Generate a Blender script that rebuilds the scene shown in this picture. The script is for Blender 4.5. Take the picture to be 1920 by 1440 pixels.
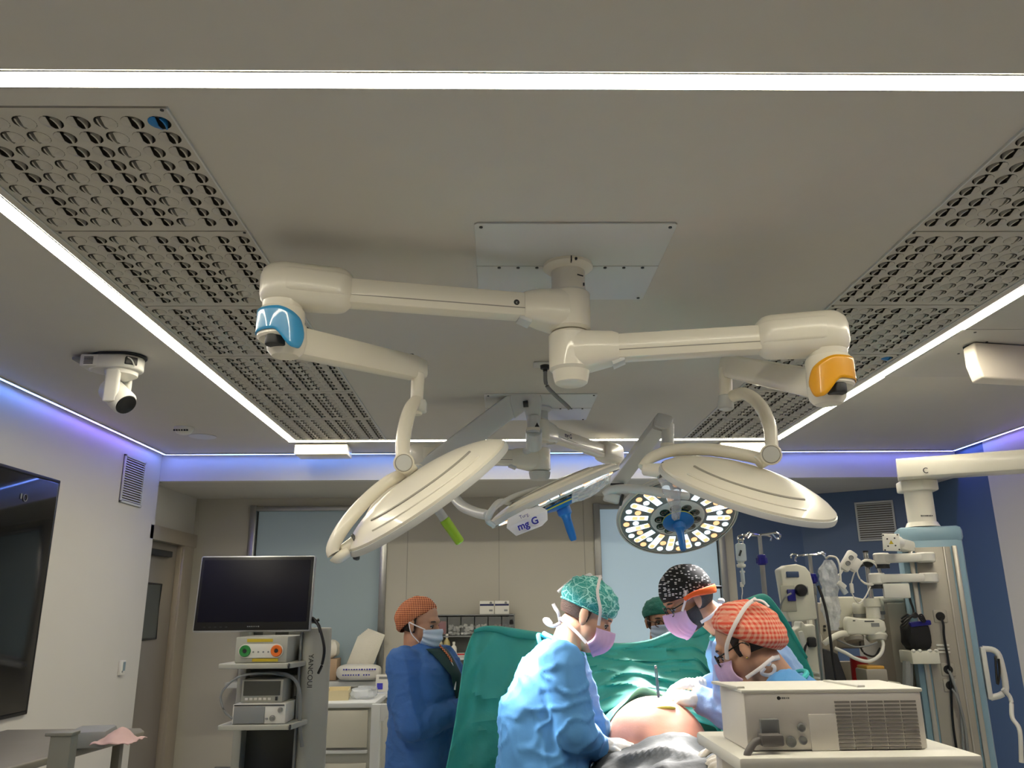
import bpy, bmesh, math, random
from mathutils import Vector as V, Matrix as Mx, noise
for o in list(bpy.data.objects): bpy.data.objects.remove(o)
random.seed(7)
SC = bpy.context.scene
COL = SC.collection
PI = math.pi

# ------------------------------------------------------------------ camera
FPX, PIT, YAW, ROLL = 1500.0, math.radians(15.65), math.radians(1.15), math.radians(0.5)
CAM = V((0, 0, 1.6))
cf = V((math.sin(YAW)*math.cos(PIT), math.cos(YAW)*math.cos(PIT), math.sin(PIT)))
r0 = V((math.cos(YAW), -math.sin(YAW), 0)); u0 = r0.cross(cf)
cr = r0*math.cos(ROLL) - u0*math.sin(ROLL); cu = u0*math.cos(ROLL) + r0*math.sin(ROLL)
cam = bpy.data.objects.new('camera', bpy.data.cameras.new('camera'))
COL.objects.link(cam)
cam.data.sensor_width = 36; cam.data.lens = 36*FPX/1920; cam.data.clip_start = 0.01
cam.matrix_world = Mx(((cr.x, cu.x, -cf.x, CAM.x), (cr.y, cu.y, -cf.y, CAM.y), (cr.z, cu.z, -cf.z, CAM.z), (0, 0, 0, 1)))
SC.camera = cam
def ray(x, y): return cf + cr*((x-960)/FPX) + cu*((720-y)/FPX)
def P(x, y, Y): d = ray(x, y); return CAM + d*(Y/d.y)            # measured photo point at depth Y (metres) -> world
def PZ(x, y, z): d = ray(x, y); return CAM + d*((z-CAM.z)/d.z)   # ... at height z
def PX(x, y, X): d = ray(x, y); return CAM + d*(X/d.x)           # ... on the plane x = X

# ------------------------------------------------------------------ world, exposure
w = bpy.data.worlds.new('world'); SC.world = w; w.use_nodes = True
w.node_tree.nodes['Background'].inputs[0].default_value = (0.8, 0.85, 0.9, 1)
w.node_tree.nodes['Background'].inputs[1].default_value = 0.05
SC.view_settings.view_transform = 'Standard'; SC.view_settings.look = 'None'
SC.view_settings.gamma = 1; SC.view_settings.use_curve_mapping = False
SC.view_settings.exposure = 0.0
STRIP = 51.0      # main ceiling strips
COVE = 30.0       # coloured cove strips
SURG = 560.0      # watts of each lit surgical lamp

SC.cycles.use_light_tree = False; SC.cycles.max_bounces = 7; SC.cycles.diffuse_bounces = 4; SC.cycles.glossy_bounces = 3; SC.cycles.transmission_bounces = 3; SC.cycles.transparent_max_bounces = 10
SC.cycles.caustics_reflective = False; SC.cycles.caustics_refractive = False
# ------------------------------------------------------------------ materials
MATS = {}
def lin(c):
    return tuple(((v/255)/12.92 if v/255 <= 0.04045 else ((v/255+0.055)/1.055)**2.4) for v in c)
def mat(name, rgb, rough=0.5, metal=0.0, var=0.06, scale=9.0, bump=0.0, bscale=60.0, emit=0.0, alpha=1.0, trans=0.0, coat=0.0, spec=0.5, ecol=None, sss=0.0):
    """Principled material; the base colour is varied by object-space noise, fine relief by bump."""
    if name in MATS: return MATS[name]
    m = bpy.data.materials.new(name); m.use_nodes = True; MATS[name] = m
    nt = m.node_tree; b = nt.nodes['Principled BSDF']
    c = lin(rgb)
    tc = nt.nodes.new('ShaderNodeTexCoord')
    nz = nt.nodes.new('ShaderNodeTexNoise'); nz.inputs['Scale'].default_value = scale; nz.inputs['Detail'].default_value = 3
    nt.links.new(tc.outputs['Object'], nz.inputs['Vector'])
    mix = nt.nodes.new('ShaderNodeMix'); mix.data_type = 'RGBA'
    mix.inputs[6].default_value = (*[v*(1-var) for v in c], 1); mix.inputs[7].default_value = (*[min(1, v*(1+var)) for v in c], 1)
    nt.links.new(nz.outputs['Fac'], mix.inputs[0]); nt.links.new(mix.outputs[2], b.inputs['Base Color'])
    b.inputs['Roughness'].default_value = rough; b.inputs['Metallic'].default_value = metal
    b.inputs['Alpha'].default_value = alpha; b.inputs['Transmission Weight'].default_value = trans
    b.inputs['Coat Weight'].default_value = coat; b.inputs['Specular IOR Level'].default_value = spec
    if sss: b.inputs['Subsurface Weight'].default_value = sss; b.inputs['Subsurface Radius'].default_value = (0.02, 0.008, 0.004); b.inputs['Subsurface Scale'].default_value = 0.4
    if emit:
        b.inputs['Emission Color'].default_value = (*lin(ecol or rgb), 1); b.inputs['Emission Strength'].default_value = emit
    if bump:
        n2 = nt.nodes.new('ShaderNodeTexNoise'); n2.inputs['Scale'].default_value = bscale; n2.inputs['Detail'].default_value = 4
        nt.links.new(tc.outputs['Object'], n2.inputs['Vector'])
        bp = nt.nodes.new('ShaderNodeBump'); bp.inputs['Strength'].default_value = bump; bp.inputs['Distance'].default_value = 0.01
        nt.links.new(n2.outputs['Fac'], bp.inputs['Height']); nt.links.new(bp.outputs['Normal'], b.inputs['Normal'])
    return m

# ------------------------------------------------------------------ mesh collector
WL = {}     # world location of every object origin
def frame(z, hint=V((0, 0, 1))):
    """3x3 basis whose local z is the given direction."""
    z = V(z).normalized(); hint = V(hint)
    if abs(z.dot(hint.normalized())) > 0.98: hint = V((0, 1, 0)) if abs(z.y) < 0.9 else V((1, 0, 0))
    x = hint.cross(z).normalized(); y = z.cross(x)
    return Mx((x, y, z)).transposed()
def smooth_path(pts, k=6):
    pts = [V(p) for p in pts]
    if len(pts) < 3: return pts
    q = [pts[0]*2-pts[1]] + pts + [pts[-1]*2-pts[-2]]; out = []
    for i in range(1, len(q)-2):
        a, b, c, d = q[i-1:i+3]
        for j in range(k):
            t = j/k
            out.append(0.5*((2*b)+(c-a)*t+(2*a-5*b+4*c-d)*t*t+(3*b-a-3*c+d)*t**3))
    return out + [pts[-1]]
class MB:
    def __init__(s): s.v = []; s.f = []; s.m = []; s.uv = []
    def add(s, vs, fs, mi=0, uvs=None):
        o = len(s.v); s.v += [V(p) for p in vs]; s.f += [[i+o for i in f] for f in fs]; s.m += [mi]*len(fs)
        s.uv += list(uvs) if uvs else [(0, 0)]*len(vs)
        return s
    def box(s, c, size, R=None, bev=0.0, mi=0, seg=2):
        bm = bmesh.new(); bmesh.ops.create_cube(bm, size=1)
        for v in bm.verts: v.co = V((v.co.x*size[0], v.co.y*size[1], v.co.z*size[2]))
        if bev > 0: bmesh.ops.bevel(bm, geom=bm.edges[:], offset=min(bev, min(size)*0.45), segments=seg, profile=0.5, affect='EDGES')
        bm.verts.ensure_lookup_table()
        R = R or Mx.Identity(3); c = V(c)
        s.add([c + R @ v.co for v in bm.verts], [[v.index for v in f.verts] for f in bm.faces], mi); bm.free(); return s
    def cyl(s, p0, p1, r0, r1=None, n=20, mi=0, bev=0.0):
        p0, p1 = V(p0), V(p1); r1 = r0 if r1 is None else r1
        h = (p1-p0).length
        prof = [(0, 0), (r0-bev, 0), (r0, bev), (r1, h-bev), (r1-bev, h), (0, h)] if bev else [(0, 0), (r0, 0), (r1, h), (0, h)]
        return s.lathe(p0, p1-p0, prof, n, mi)
    def lathe(s, o, axis, prof, n=24, mi=0, a0=0.0, a1=2*PI, hint=(0, 0, 1)):
        """profile of (radius, height) turned about an axis."""
        R = frame(axis, hint); o = V(o); vs, fs = [], []; full = abs(a1-a0-2*PI) < 1e-4; m = n if full else n+1
        for (r, h) in prof:
            for i in range(m):
                a = a0+(a1-a0)*i/n; vs.append(o + R @ V((r*math.cos(a), r*math.sin(a), h)))
        for j in range(len(prof)-1):
            if prof[j] == prof[j+1]: continue
            for i in range(n):
                k = (i+1) % m
                fs.append([j*m+i, j*m+k, (j+1)*m+k, (j+1)*m+i])
        return s.add(vs, fs, mi)
    def loft(s, rings, cap=True, mi=0, closed=True, uvs=None):
        n = len(rings[0]); vs = [p for r in rings for p in r]; fs = []
        for j in range(len(rings)-1):
            for i in range(n if closed else n-1):
                k = (i+1) % n; fs.append([j*n+i, j*n+k, (j+1)*n+k, (j+1)*n+i])
        if cap and closed: fs.append(list(range(n))[::-1]); fs.append([(len(rings)-1)*n+i for i in range(n)])
        return s.add(vs, fs, mi, uvs)
    def tube(s, pts, r, n=10, mi=0, k=6, flat=1.0, hint=(0, 0, 1), close=False):
        pts = smooth_path(list(pts) + ([pts[0]] if close else []), k); N = len(pts); rings = []
        rr = r if isinstance(r, (list, tuple)) else [r, r]
        up = V(hint)
        for i, p in enumerate(pts):
            d = (pts[min(i+1, N-1)]-pts[max(i-1, 0)]).normalized()
            x = up.cross(d)
            if x.length < 1e-3: x = V((1, 0, 0)).cross(d)
            x.normalize(); y = d.cross(x).normalized()
            up = y if abs(d.dot(V(hint).normalized())) > 0.9 else V(hint)
            t = i/max(1, N-1)*(len(rr)-1); a = int(min(t, len(rr)-2)); q = rr[a]+(rr[a+1]-rr[a])*(t-a)
            rings.append([p + x*(q*math.cos(2*PI*j/n)) + y*(q*flat*math.sin(2*PI*j/n)) for j in range(n)])
        return s.loft(rings, True, mi)
    def ell(s, c, r, R=None, n=16, m=10, mi=0):
        R = R or Mx.Identity(3); c = V(c); r = (r, r, r) if not hasattr(r, '__len__') else r
        vs, fs = [c + R @ V((0, 0, -r[2]))], []
        for j in range(1, m):
            t = -PI/2+PI*j/m
            for i in range(n): vs.append(c + R @ V((r[0]*math.cos(t)*math.cos(2*PI*i/n), r[1]*math.cos(t)*math.sin(2*PI*i/n), r[2]*math.sin(t))))
        vs.append(c + R @ V((0, 0, r[2]))); L = len(vs)-1
        for i in range(n):
            k = (i+1) % n; fs.append([0, 1+k, 1+i])
            for j in range(m-2): fs.append([1+j*n+i, 1+j*n+k, 1+(j+1)*n+k, 1+(j+1)*n+i])
            fs.append([1+(m-2)*n+i, 1+(m-2)*n+k, L])
        return s.add(vs, fs, mi)
    def cap(s, p0, p1, r0, r1, n=14, mi=0):
        """tapered limb with round ends"""
        p0, p1 = V(p0), V(p1); h = (p1-p0).length
        pr = [(0, -r0), (r0*0.5, -r0*0.87), (r0*0.87, -r0*0.5), (r0, 0), (r0*.5+r1*.5, h*.5), (r1, h), (r1*0.87, h+r1*0.5), (r1*0.5, h+r1*0.87), (0, h+r1)]
        return s.lathe(p0, p1-p0, pr, n, mi)
    def prism(s, outline, o, R, h, mi=0, bev=0.0):
        """2-D outline (local x,y) extruded along local z by h, edges bevelled"""
        bm = bmesh.new(); vs = [bm.verts.new((x, y, 0)) for x, y in outline]; f = bm.faces.new(vs)
        r = bmesh.ops.extrude_face_region(bm, geom=[f]); 
        for g in r['geom']:
            if isinstance(g, bmesh.types.BMVert): g.co.z += h
        bmesh.ops.recalc_face_normals(bm, faces=bm.faces[:])
        if bev:
            es = [e for e in bm.edges if len(e.link_faces) == 2 and e.calc_face_angle(0) > 0.6]
            bmesh.ops.bevel(bm, geom=es, offset=bev, segments=3, profile=0.5, affect='EDGES')
        bm.verts.ensure_lookup_table(); bm.verts.index_update()
        s.add([V(o) + R @ v.co for v in bm.verts], [[v.index for v in q.verts] for q in bm.faces], mi); bm.free(); return s
    def grid(s, fn, nu, nv, mi=0, uvs=(1, 1)):
        vs = [fn(i/nu, j/nv) for j in range(nv+1) for i in range(nu+1)]
        fs = [[j*(nu+1)+i, j*(nu+1)+i+1, (j+1)*(nu+1)+i+1, (j+1)*(nu+1)+i] for j in range(nv) for i in range(nu)]
        return s.add(vs, fs, mi, [(uvs[0]*i/nu, uvs[1]*j/nv) for j in range(nv+1) for i in range(nu+1)])
    def mesh(s, name, mats, smooth=True, c=None):
        c = c or V((0, 0, 0))
        me = bpy.data.meshes.new(name); me.from_pydata([tuple(p-c) for p in s.v], [], s.f)
        me.polygons.foreach_set('material_index', s.m)
        if any(u != (0, 0) for u in s.uv):
            uvl = me.uv_layers.new(name='UVMap')
            for l in me.loops: uvl.data[l.index].uv = s.uv[l.vertex_index]
        for mm in (mats if isinstance(mats, (list, tuple)) else [mats]): me.materials.append(mm)
        bm = bmesh.new(); bm.from_mesh(me); bmesh.ops.remove_doubles(bm, verts=bm.verts[:], dist=1e-6); bmesh.ops.recalc_face_normals(bm, faces=bm.faces[:]); bm.to_mesh(me); bm.free()
        if smooth:
            me.polygons.foreach_set('use_smooth', [True]*len(me.polygons)); me.set_sharp_from_angle(angle=math.radians(38))
        me.update(); return me
    def pieces(s, name, mats, parent=None, smooth=True):
        # every loose piece becomes an object of its own
        par = list(range(len(s.v)))
        def find(i):
            while par[i] != i: par[i] = par[par[i]]; i = par[i]
            return i
        for f in s.f:
            for q in f[1:]: par[find(q)] = find(f[0])
        grp = {}
        for f, mi in zip(s.f, s.m): grp.setdefault(find(f[0]), []).append((f, mi))
        out = []
        for fs in grp.values():
            b_ = MB(); ix = {}
            for f, mi in fs:
                for q in f:
                    if q not in ix: ix[q] = len(b_.v); b_.v.append(s.v[q]); b_.uv.append(s.uv[q])
                b_.f.append([ix[q] for q in f]); b_.m.append(mi)
            out.append(b_.build(name, mats, parent, smooth))
        return out
    def build(s, name, mats, parent=None, smooth=True, label=None, origin=None):
        lo = V([min(p[i] for p in s.v) for i in range(3)]); hi = V([max(p[i] for p in s.v) for i in range(3)])
        c = V(origin) if origin is not None else V(((lo.x+hi.x)/2, (lo.y+hi.y)/2, lo.z if parent is None else (lo.z+hi.z)/2))
        return obj(name, s.mesh(name, mats, smooth, c), c, parent, label)
def obj(name, me, c, parent=None, label=None):
    o = bpy.data.objects.new(name, me); COL.objects.link(o)
    o.parent = parent; o.location = V(c) - (WL[parent] if parent else V((0, 0, 0))); WL[o] = V(c)
    if label: o['label'] = label
    return o
def tag(o, label, cat, group=None):
    o['label'] = label; o['category'] = cat
    if group: o['group'] = group
    return o
def thing(name, label, cat, loc, group=None):
    o = bpy.data.objects.new(name, None); COL.objects.link(o); o.location = V(loc); WL[o] = V(loc); o.empty_display_size = 0.05
    return tag(o, label, cat, group)
def struct(o, label=None):
    o['kind'] = 'structure'
    if label: o['label'] = label
    return o
def solid(o, t, off=0.0):
    m = o.modifiers.new('thick', 'SOLIDIFY'); m.thickness = t; m.offset = off; return o
def text(s, o, R, size, m, parent, name='lettering', bold=0.0):
    """printed lettering: a flat mesh lying in the plane of R (local x,y), 0.4 mm thick"""
    c = bpy.data.curves.new('t', 'FONT'); c.body = s; c.size = size; c.extrude = 0.0004; c.offset = bold; c.align_x = 'CENTER'; c.align_y = 'CENTER'; c.resolution_u = 3
    t = bpy.data.objects.new('t', c); COL.objects.link(t); dg = bpy.context.evaluated_depsgraph_get(); dg.update()
    me = bpy.data.meshes.new_from_object(t.evaluated_get(dg)); bpy.data.objects.remove(t)
    me.transform(R.to_4x4()); me.materials.clear(); me.materials.append(m); me.name = name
    return obj(name, me, o, parent)
def beam(s, p0, p1, w0, h0, w1=None, h1=None, ch=0.25, mi=0, up=(0, 0, 1)):
    """arm of chamfered rectangular section"""
    w1 = w1 or w0; h1 = h1 or h0; p0, p1 = V(p0), V(p1); d = (p1-p0).normalized(); x = d.cross(V(up)).normalized(); y = x.cross(d)
    def ring(p, w, h):
        c = min(w, h)*ch*0.5; a, b = w/2, h/2
        return [p + x*i + y*j for i, j in ((a-c, b), (a-c*.3, b-c*.3), (a, b-c), (a, -b+c), (a-c*.3, -b+c*.3), (a-c, -b), (-a+c, -b), (-a+c*.3, -b+c*.3), (-a, -b+c), (-a, b-c), (-a+c*.3, b-c*.3), (-a+c, b))]
    return s.loft([ring(p0, w0, h0), ring(p1, w1, h1)], True, mi)
MB.beam = beam
def stadium(s, a, b, r, z0, z1, bev=0.01, mi=0, rb=None):
    """upright housing with rounded ends around the plan segment a-b"""
    a, b = V((a[0], a[1])), V((b[0], b[1])); d = (b-a).normalized() if (b-a).length > 1e-6 else V((1, 0)); rb = rb or r
    t = math.atan2(d.y, d.x); out = []
    for i in range(13): q = t+PI/2+PI*i/12; out.append((a.x+r*math.cos(q), a.y+r*math.sin(q)))
    for i in range(13): q = t-PI/2+PI*i/12; out.append((b.x+rb*math.cos(q), b.y+rb*math.sin(q)))
    return s.prism(out, (0, 0, z0), Mx.Identity(3), z1-z0, mi, bev)
MB.stadium = stadium

WHITE = mat('painted_ceiling', (196, 192, 184), 0.6, var=0.02, bump=0.02)
WALL = mat('wall_panel_paint', (206, 203, 196), 0.42, var=0.02, scale=3)
BLUEW = mat('blue_wall_paint', (78, 100, 134), 0.45, var=0.05, scale=3)
FLOOR = mat('vinyl_floor', (205, 205, 198), 0.35, var=0.12, scale=40)
CREAM = mat('cream_enamel', (232, 227, 212), 0.32, var=0.02, coat=0.25)
GREYW = mat('light_grey_enamel', (200, 202, 200), 0.35, var=0.02)
PLAST = mat('off_white_plastic', (215, 213, 205), 0.4, var=0.03)
GREY = mat('mid_grey_plastic', (128, 130, 130), 0.5, var=0.04)
DARK = mat('dark_grey_plastic', (38, 39, 41), 0.5)
BLACK = mat('black_plastic', (12, 12, 14), 0.4)
STEEL = mat('brushed_steel', (170, 170, 168), 0.32, 1.0, var=0.08, scale=30)
CHROME = mat('chrome', (205, 205, 205), 0.12, 1.0, var=0.02)
CAVITY = mat('dark_duct_metal', (92, 88, 80), 0.6)
STRIPM = mat('light_diffuser', (255, 250, 232), 0.5, emit=STRIP, ecol=(255, 246, 222), var=0.0)

# ================================================================== ROOM
CZ, XL, XR, YH, YB, AZ = 3.0, -3.12, 4.35, 7.42, 8.66, 2.757
Y0 = -1.2
def slab(name, c, s, m, bev=0.0, label=None):
    return struct(MB().box(c, s, bev=bev).build(name, m, smooth=False, origin=c), label)
slab('floor', (0.6, 3.7, -0.05), (9.0, 10.6, 0.1), FLOOR)
slab('ceiling', (0.615, (Y0+YH)/2, CZ+0.08), (XR-XL+.4, YH-Y0+.3, 0.1), WHITE)      # structural slab above the hung ceiling
slab('wall_left', (XL-0.04, (Y0+YH)/2, 1.54), (0.08, YH-Y0, 3.08), WALL)
slab('wall_right', (XR+0.05, (Y0+6.97)/2, 1.54), (0.1, 6.97-Y0, 3.08), WALL)
slab('wall_front', (0.6, Y0-0.05, 1.54), (8.2, 0.1, 3.08), WALL)
slab('wall_right', (XR+0.05, (6.97+8.1)/2, 1.54), (0.1, 8.1-6.97, 3.08), BLUEW, label='blue end of the right wall')
slab('wall_header', ((XL+XR)/2, YH+0.05, (CZ+.08+AZ)/2), (XR-XL, 0.1, CZ+.08-AZ), WALL, label='white bulkhead above the alcove')
slab('ceiling', ((XL-.1+XR)/2, (YH+.1+YB)/2+.05, AZ+0.05), (XR-XL+.3, YB-YH-.1+.1, 0.1), WHITE, label='lower ceiling of the alcove')
slab('wall_alcove_left', (XL-0.13, (YH+YB)/2, 1.38), (0.06, YB-YH+.16, 2.757), WALL)
# back wall with two window openings
WZ0, WZ1 = 0.93, 2.645
W1, W2 = (-2.60, -1.20), (1.07, 2.40)
bw = MB()
for (x0, x1, z0, z1) in ((XL-.16, W1[0], 0, AZ), (W1[1], W2[0], 0, AZ), (W2[1], 2.53, 0, AZ), (W1[0], W1[1], 0, WZ0), (W1[0], W1[1], WZ1, AZ), (W2[0], W2[1], 0, WZ0), (W2[0], W2[1], WZ1, AZ)):
    bw.box(((x0+x1)/2, YB+.05, (z0+z1)/2), (x1-x0, .1, z1-z0))
struct(bw.build('wall_back', mat('back_wall_paint', (186, 182, 170), 0.45, var=0.02, scale=3), smooth=False))
slab('wall_back', (2.91, YB+.05, AZ/2), (0.76, .1, AZ), BLUEW, label='blue end of the back wall')
a, b = V((3.28, YB, 0)), V((4.36, 7.935, 0)); d = (b-a); L = d.length; ang = math.atan2(d.y, d.x)
nx = V((-d.y, d.x, 0)).normalized()
struct(MB().box((a+b)/2+V((0, 0, AZ/2))+nx*.05, (L+.05, .1, AZ), Mx.Rotation(ang, 3, 'Z')).build('wall_back', BLUEW, smooth=False), 'slanted blue wall beside the pendant')
SLA, SLD = a, d.normalized()

# hung ceiling: flat sheets with gaps for light strips and diffuser fields, built round the openings
SX0, SX1, SY0, SY1, SW = -1.76, 2.44, 1.896, 6.79, 0.075    # centre lines of the light rectangle
PW, PL, NM = 0.74, 0.785, 6
PXL, PXR, PY0 = -1.685, 1.61, 2.02                           # diffuser fields (left edge x)
ce = MB(); zc = CZ+0.01
def sheet(x0, x1, y0, y1):
    ce.box(((x0+x1)/2, (y0+y1)/2, zc), (x1-x0, y1-y0, 0.02))
h = SW/2; EX0, EX1, EY1 = -3.02, 4.255, 7.315
sheet(XL, XR, Y0, SY0-h)
sheet(XL, SX0-h, SY0-h, YH); sheet(SX1+h, XR, SY0-h, YH)
sheet(SX0-h, SX1+h, SY1+h, YH)
PYE = PY0+NM*PL
for x0, x1, y0, y1 in ((SX0+h, PXL, SY0+h, SY1-h), (PXL+PW, PXR, SY0+h, SY1-h), (PXR+PW, SX1-h, SY0+h, SY1-h), (PXL, PXL+PW, SY0+h, PY0), (PXR, PXR+PW, SY0+h, PY0), (PXL, PXL+PW, PYE, SY1-h), (PXR, PXR+PW, PYE, SY1-h)):
    if x1 > x0 and y1 > y0: sheet(x0, x1, y0, y1)
struct(ce.build('ceiling', WHITE, smooth=False), 'hung grey-white ceiling')

# main light strips: aluminium channel with diffuser just above the ceiling plane
def strip(x0, x1, y0, y1, label):
    t = thing('ceiling_light_strip', label, 'light strip', ((x0+x1)/2, (y0+y1)/2, CZ), 'ceiling light rectangle')
    MB().box(((x0+x1)/2, (y0+y1)/2, CZ+.005), (x1-x0, y1-y0, 0.008)).build('diffuser', STRIPM, t, smooth=False)
    c = MB(); lx = x1-x0 > y1-y0
    for sgn in (-1, 1):
        if lx: c.box(((x0+x1)/2, (y0+y1)/2+sgn*(h-.003), CZ-.001), (x1-x0, .004, .006))
        else: c.box(((x0+x1)/2+sgn*(h-.003), (y0+y1)/2, CZ-.001), (.004, y1-y0, .006))
    c.pieces('channel', STEEL, t, smooth=False)
strip(SX0-h, SX1+h, SY0-h, SY0+h, 'bright white light strip across the ceiling nearest the viewer')
strip(SX0-h, SX1+h, SY1-h, SY1+h, 'bright white light strip across the far end of the ceiling')
strip(SX0-h, SX0+h, SY0+h, SY1-h, 'bright white light strip along the left perforated ceiling panels')
strip(SX1-h, SX1+h, SY0+h, SY1-h, 'bright white light strip along the right perforated ceiling panels')

# coloured cove strips along the wall tops (their colour really changes along the tape)
def covemat(name, axis, period, ph):
    m = bpy.data.materials.new(name); m.use_nodes = True; nt = m.node_tree; nt.nodes.clear()
    out = nt.nodes.new('ShaderNodeOutputMaterial'); em = nt.nodes.new('ShaderNodeEmission'); em.inputs[1].default_value = COVE
    tc = nt.nodes.new('ShaderNodeTexCoord'); sp = nt.nodes.new('ShaderNodeSeparateXYZ'); nt.links.new(tc.outputs['Object'], sp.inputs[0])
    mm = nt.nodes.new('ShaderNodeMath'); mm.operation = 'MULTIPLY_ADD'; mm.inputs[1].default_value = 2*PI/period; mm.inputs[2].default_value = ph
    sn = nt.nodes.new('ShaderNodeMath'); sn.operation = 'SINE'; mr = nt.nodes.new('ShaderNodeMapRange'); mr.inputs[1].default_value = -1
    cr_ = nt.nodes.new('ShaderNodeValToRGB'); e = cr_.color_ramp.elements
    e[0].position = 0.1; e[0].color = (0.13, 0.30, 1.0, 1); e[1].position = 0.9; e[1].color = (0.26, 0.19, 1.0, 1)
    nt.links.new(sp.outputs[axis], mm.inputs[0]); nt.links.new(mm.outputs[0], sn.inputs[0]); nt.links.new(sn.outputs[0], mr.inputs[0]); nt.links.new(mr.outputs[0], cr_.inputs[0]); nt.links.new(cr_.outputs[0], em.inputs[0]); nt.links.new(em.outputs[0], out.inputs[0]); return m
def cove(x0, x1, y0, y1, label, m):
    t = thing('cove_light_strip', label, 'light strip', ((x0+x1)/2, (y0+y1)/2, CZ-.01), 'coloured cove lighting')
    MB().box(((x0+x1)/2, (y0+y1)/2, CZ-.009), (x1-x0, y1-y0, 0.009)).build('led_tape', m, t, smooth=False)
    dx = .009 if x1-x0 < .1 else 0; dy = .009 if y1-y0 < .1 else 0
    c = MB()
    for s in (-1, 1): c.box(((x0+x1)/2+s*dx, (y0+y1)/2+s*dy, CZ-.006), ((x1-x0) if dy else .003, (y1-y0) if dx else .003, .012))
    c.pieces('channel', GREYW, t, smooth=False)
cove(EX0-.046, EX0-.032, Y0, 7.33, 'blue and violet glowing strip along the top of the left wall', covemat('cove_rgb_left', 1, 3.4, 1.9))
cove(EX0-.03, EX1+.03, 7.333, 7.347, 'pale blue glowing strip along the top of the back bulkhead', covemat('cove_rgb_back', 0, 14.0, -1.2))
cove(EX1+.032, EX1+.046, Y0, 7.33, 'blue and violet glowing strip along the top of the right wall', covemat('cove_rgb_right', 1, 3.4, 2.2))

# perforated swirl diffuser modules, nine by nine nozzles each
HP, HR = 0.0793, 0.0335
PLATE = mat('perforated_plate_paint', (186, 182, 172), 0.5, var=0.02)
PLATEB = mat('blue_nozzle_plastic', (30, 120, 185), 0.4)
x_off, y_off = (PW-9*HP)/2, (PL-9*HP)/2
pm = MB(); NS = 16
for i in range(9):
    for j in range(9):
        cx, cy = x_off+(i+.5)*HP, y_off+(j+.5)*HP; vs = []; fs = []
        for k in range(NS):
            a = 2*PI*(k+.5)/NS; c_, s_ = math.cos(a), math.sin(a); q = HP/2/max(abs(c_), abs(s_))
            vs += [V((cx+HR*c_, cy+HR*s_, 0)), V((cx+q*c_, cy+q*s_, 0))]
        for k in range(NS): l = (k+1) % NS; fs.append([2*k, 2*k+1, 2*l+1, 2*l])
        for sx in (-1, 1):
            for sy in (-1, 1):
                o_ = len(vs); vs.append(V((cx+sx*HP/2, cy+sy*HP/2, 0)))
                ks = [k for k in range(NS) if math.cos(2*PI*(k+.5)/NS)*sx > 0 and math.sin(2*PI*(k+.5)/NS)*sy > 0]
                ks.sort(key=lambda k: -abs(math.cos(2*PI*(k+.5)/NS)))
                fs.append([2*k+1 for k in ks[1:3]]+[o_])
        pm.add(vs, fs)
g = 0.004
for (x0, x1, y0, y1) in ((g, PW-g, g, y_off), (g, PW-g, PL-y_off, PL-g), (g, x_off, y_off, PL-y_off), (PW-x_off, PW-g, y_off, PL-y_off)):
    pm.add([V((x0, y0, 0)), V((x1, y0, 0)), V((x1, y1, 0)), V((x0, y1, 0))], [[0, 1, 2, 3]])
for e in ((g, g, PW-g, g), (PW-g, g, PW-g, PL-g), (PW-g, PL-g, g, PL-g), (g, PL-g, g, g)):
    pm.add([V((e[0], e[1], 0)), V((e[2], e[3], 0)), V((e[2], e[3], .03)), V((e[0], e[1], .03))], [[0, 1, 2, 3]])
plate_me = pm.mesh('perforated_plate', PLATE, smooth=False)
def nozzle_mesh(sgn, m):
    """cup sunk in the plate, half covered by a drooping lid, one guide blade in the open half (opens toward sgn*x)"""
    s = MB(); n = 16; r = HR-.0008
    ring = [V((r*math.cos(2*PI*(k+.5)/n), r*math.sin(2*PI*(k+.5)/n), 0)) for k in range(n)]
    up = [p+V((0, 0, .035)) for p in ring]
    s.add(ring+up, [[k, (k+1) % n, n+(k+1) % n, n+k] for k in range(n)]+[[n+k for k in range(n)]], 1)
    lid = [V((0, 0, -.013))]
    for k in range(9):
        a = PI/2+PI*k/8; lid.append(V((sgn*r*math.cos(a), r*math.sin(a), -.001 if 0 < k < 8 else -.004)))
    s.add(lid, [[0, k, k+1] for k in range(1, 9)], 0)
    s.add([p+V((0, 0, .0015)) for p in lid], [[0, k+1, k] for k in range(1, 9)], 0)
    bl = []
    for k in range(6):
        y = -r*.84+2*r*.84*k/5; x = sgn*r*(.30+.14*(1-(2*k/5-1)**2))
        bl += [V((x, y, -.006)), V((x, y, .012)), V((x+sgn*.005, y, .012)), V((x+sgn*.005, y, -.006))]
    s.add(bl, [[4*k+i, 4*k+(i+1) % 4, 4*k+4+(i+1) % 4, 4*k+4+i] for k in range(5) for i in range(4)], 0)
    return s.mesh('nozzle', [m, CAVITY], smooth=False)
NZ = {(s, b): nozzle_mesh(s, PLATEB if b else PLATE) for s in (-1, 1) for b in (0, 1)}
PAT = 'OOCOOCCOC'
ordn = ['first', 'second', 'third', 'fourth', 'fifth', 'sixth']
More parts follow.
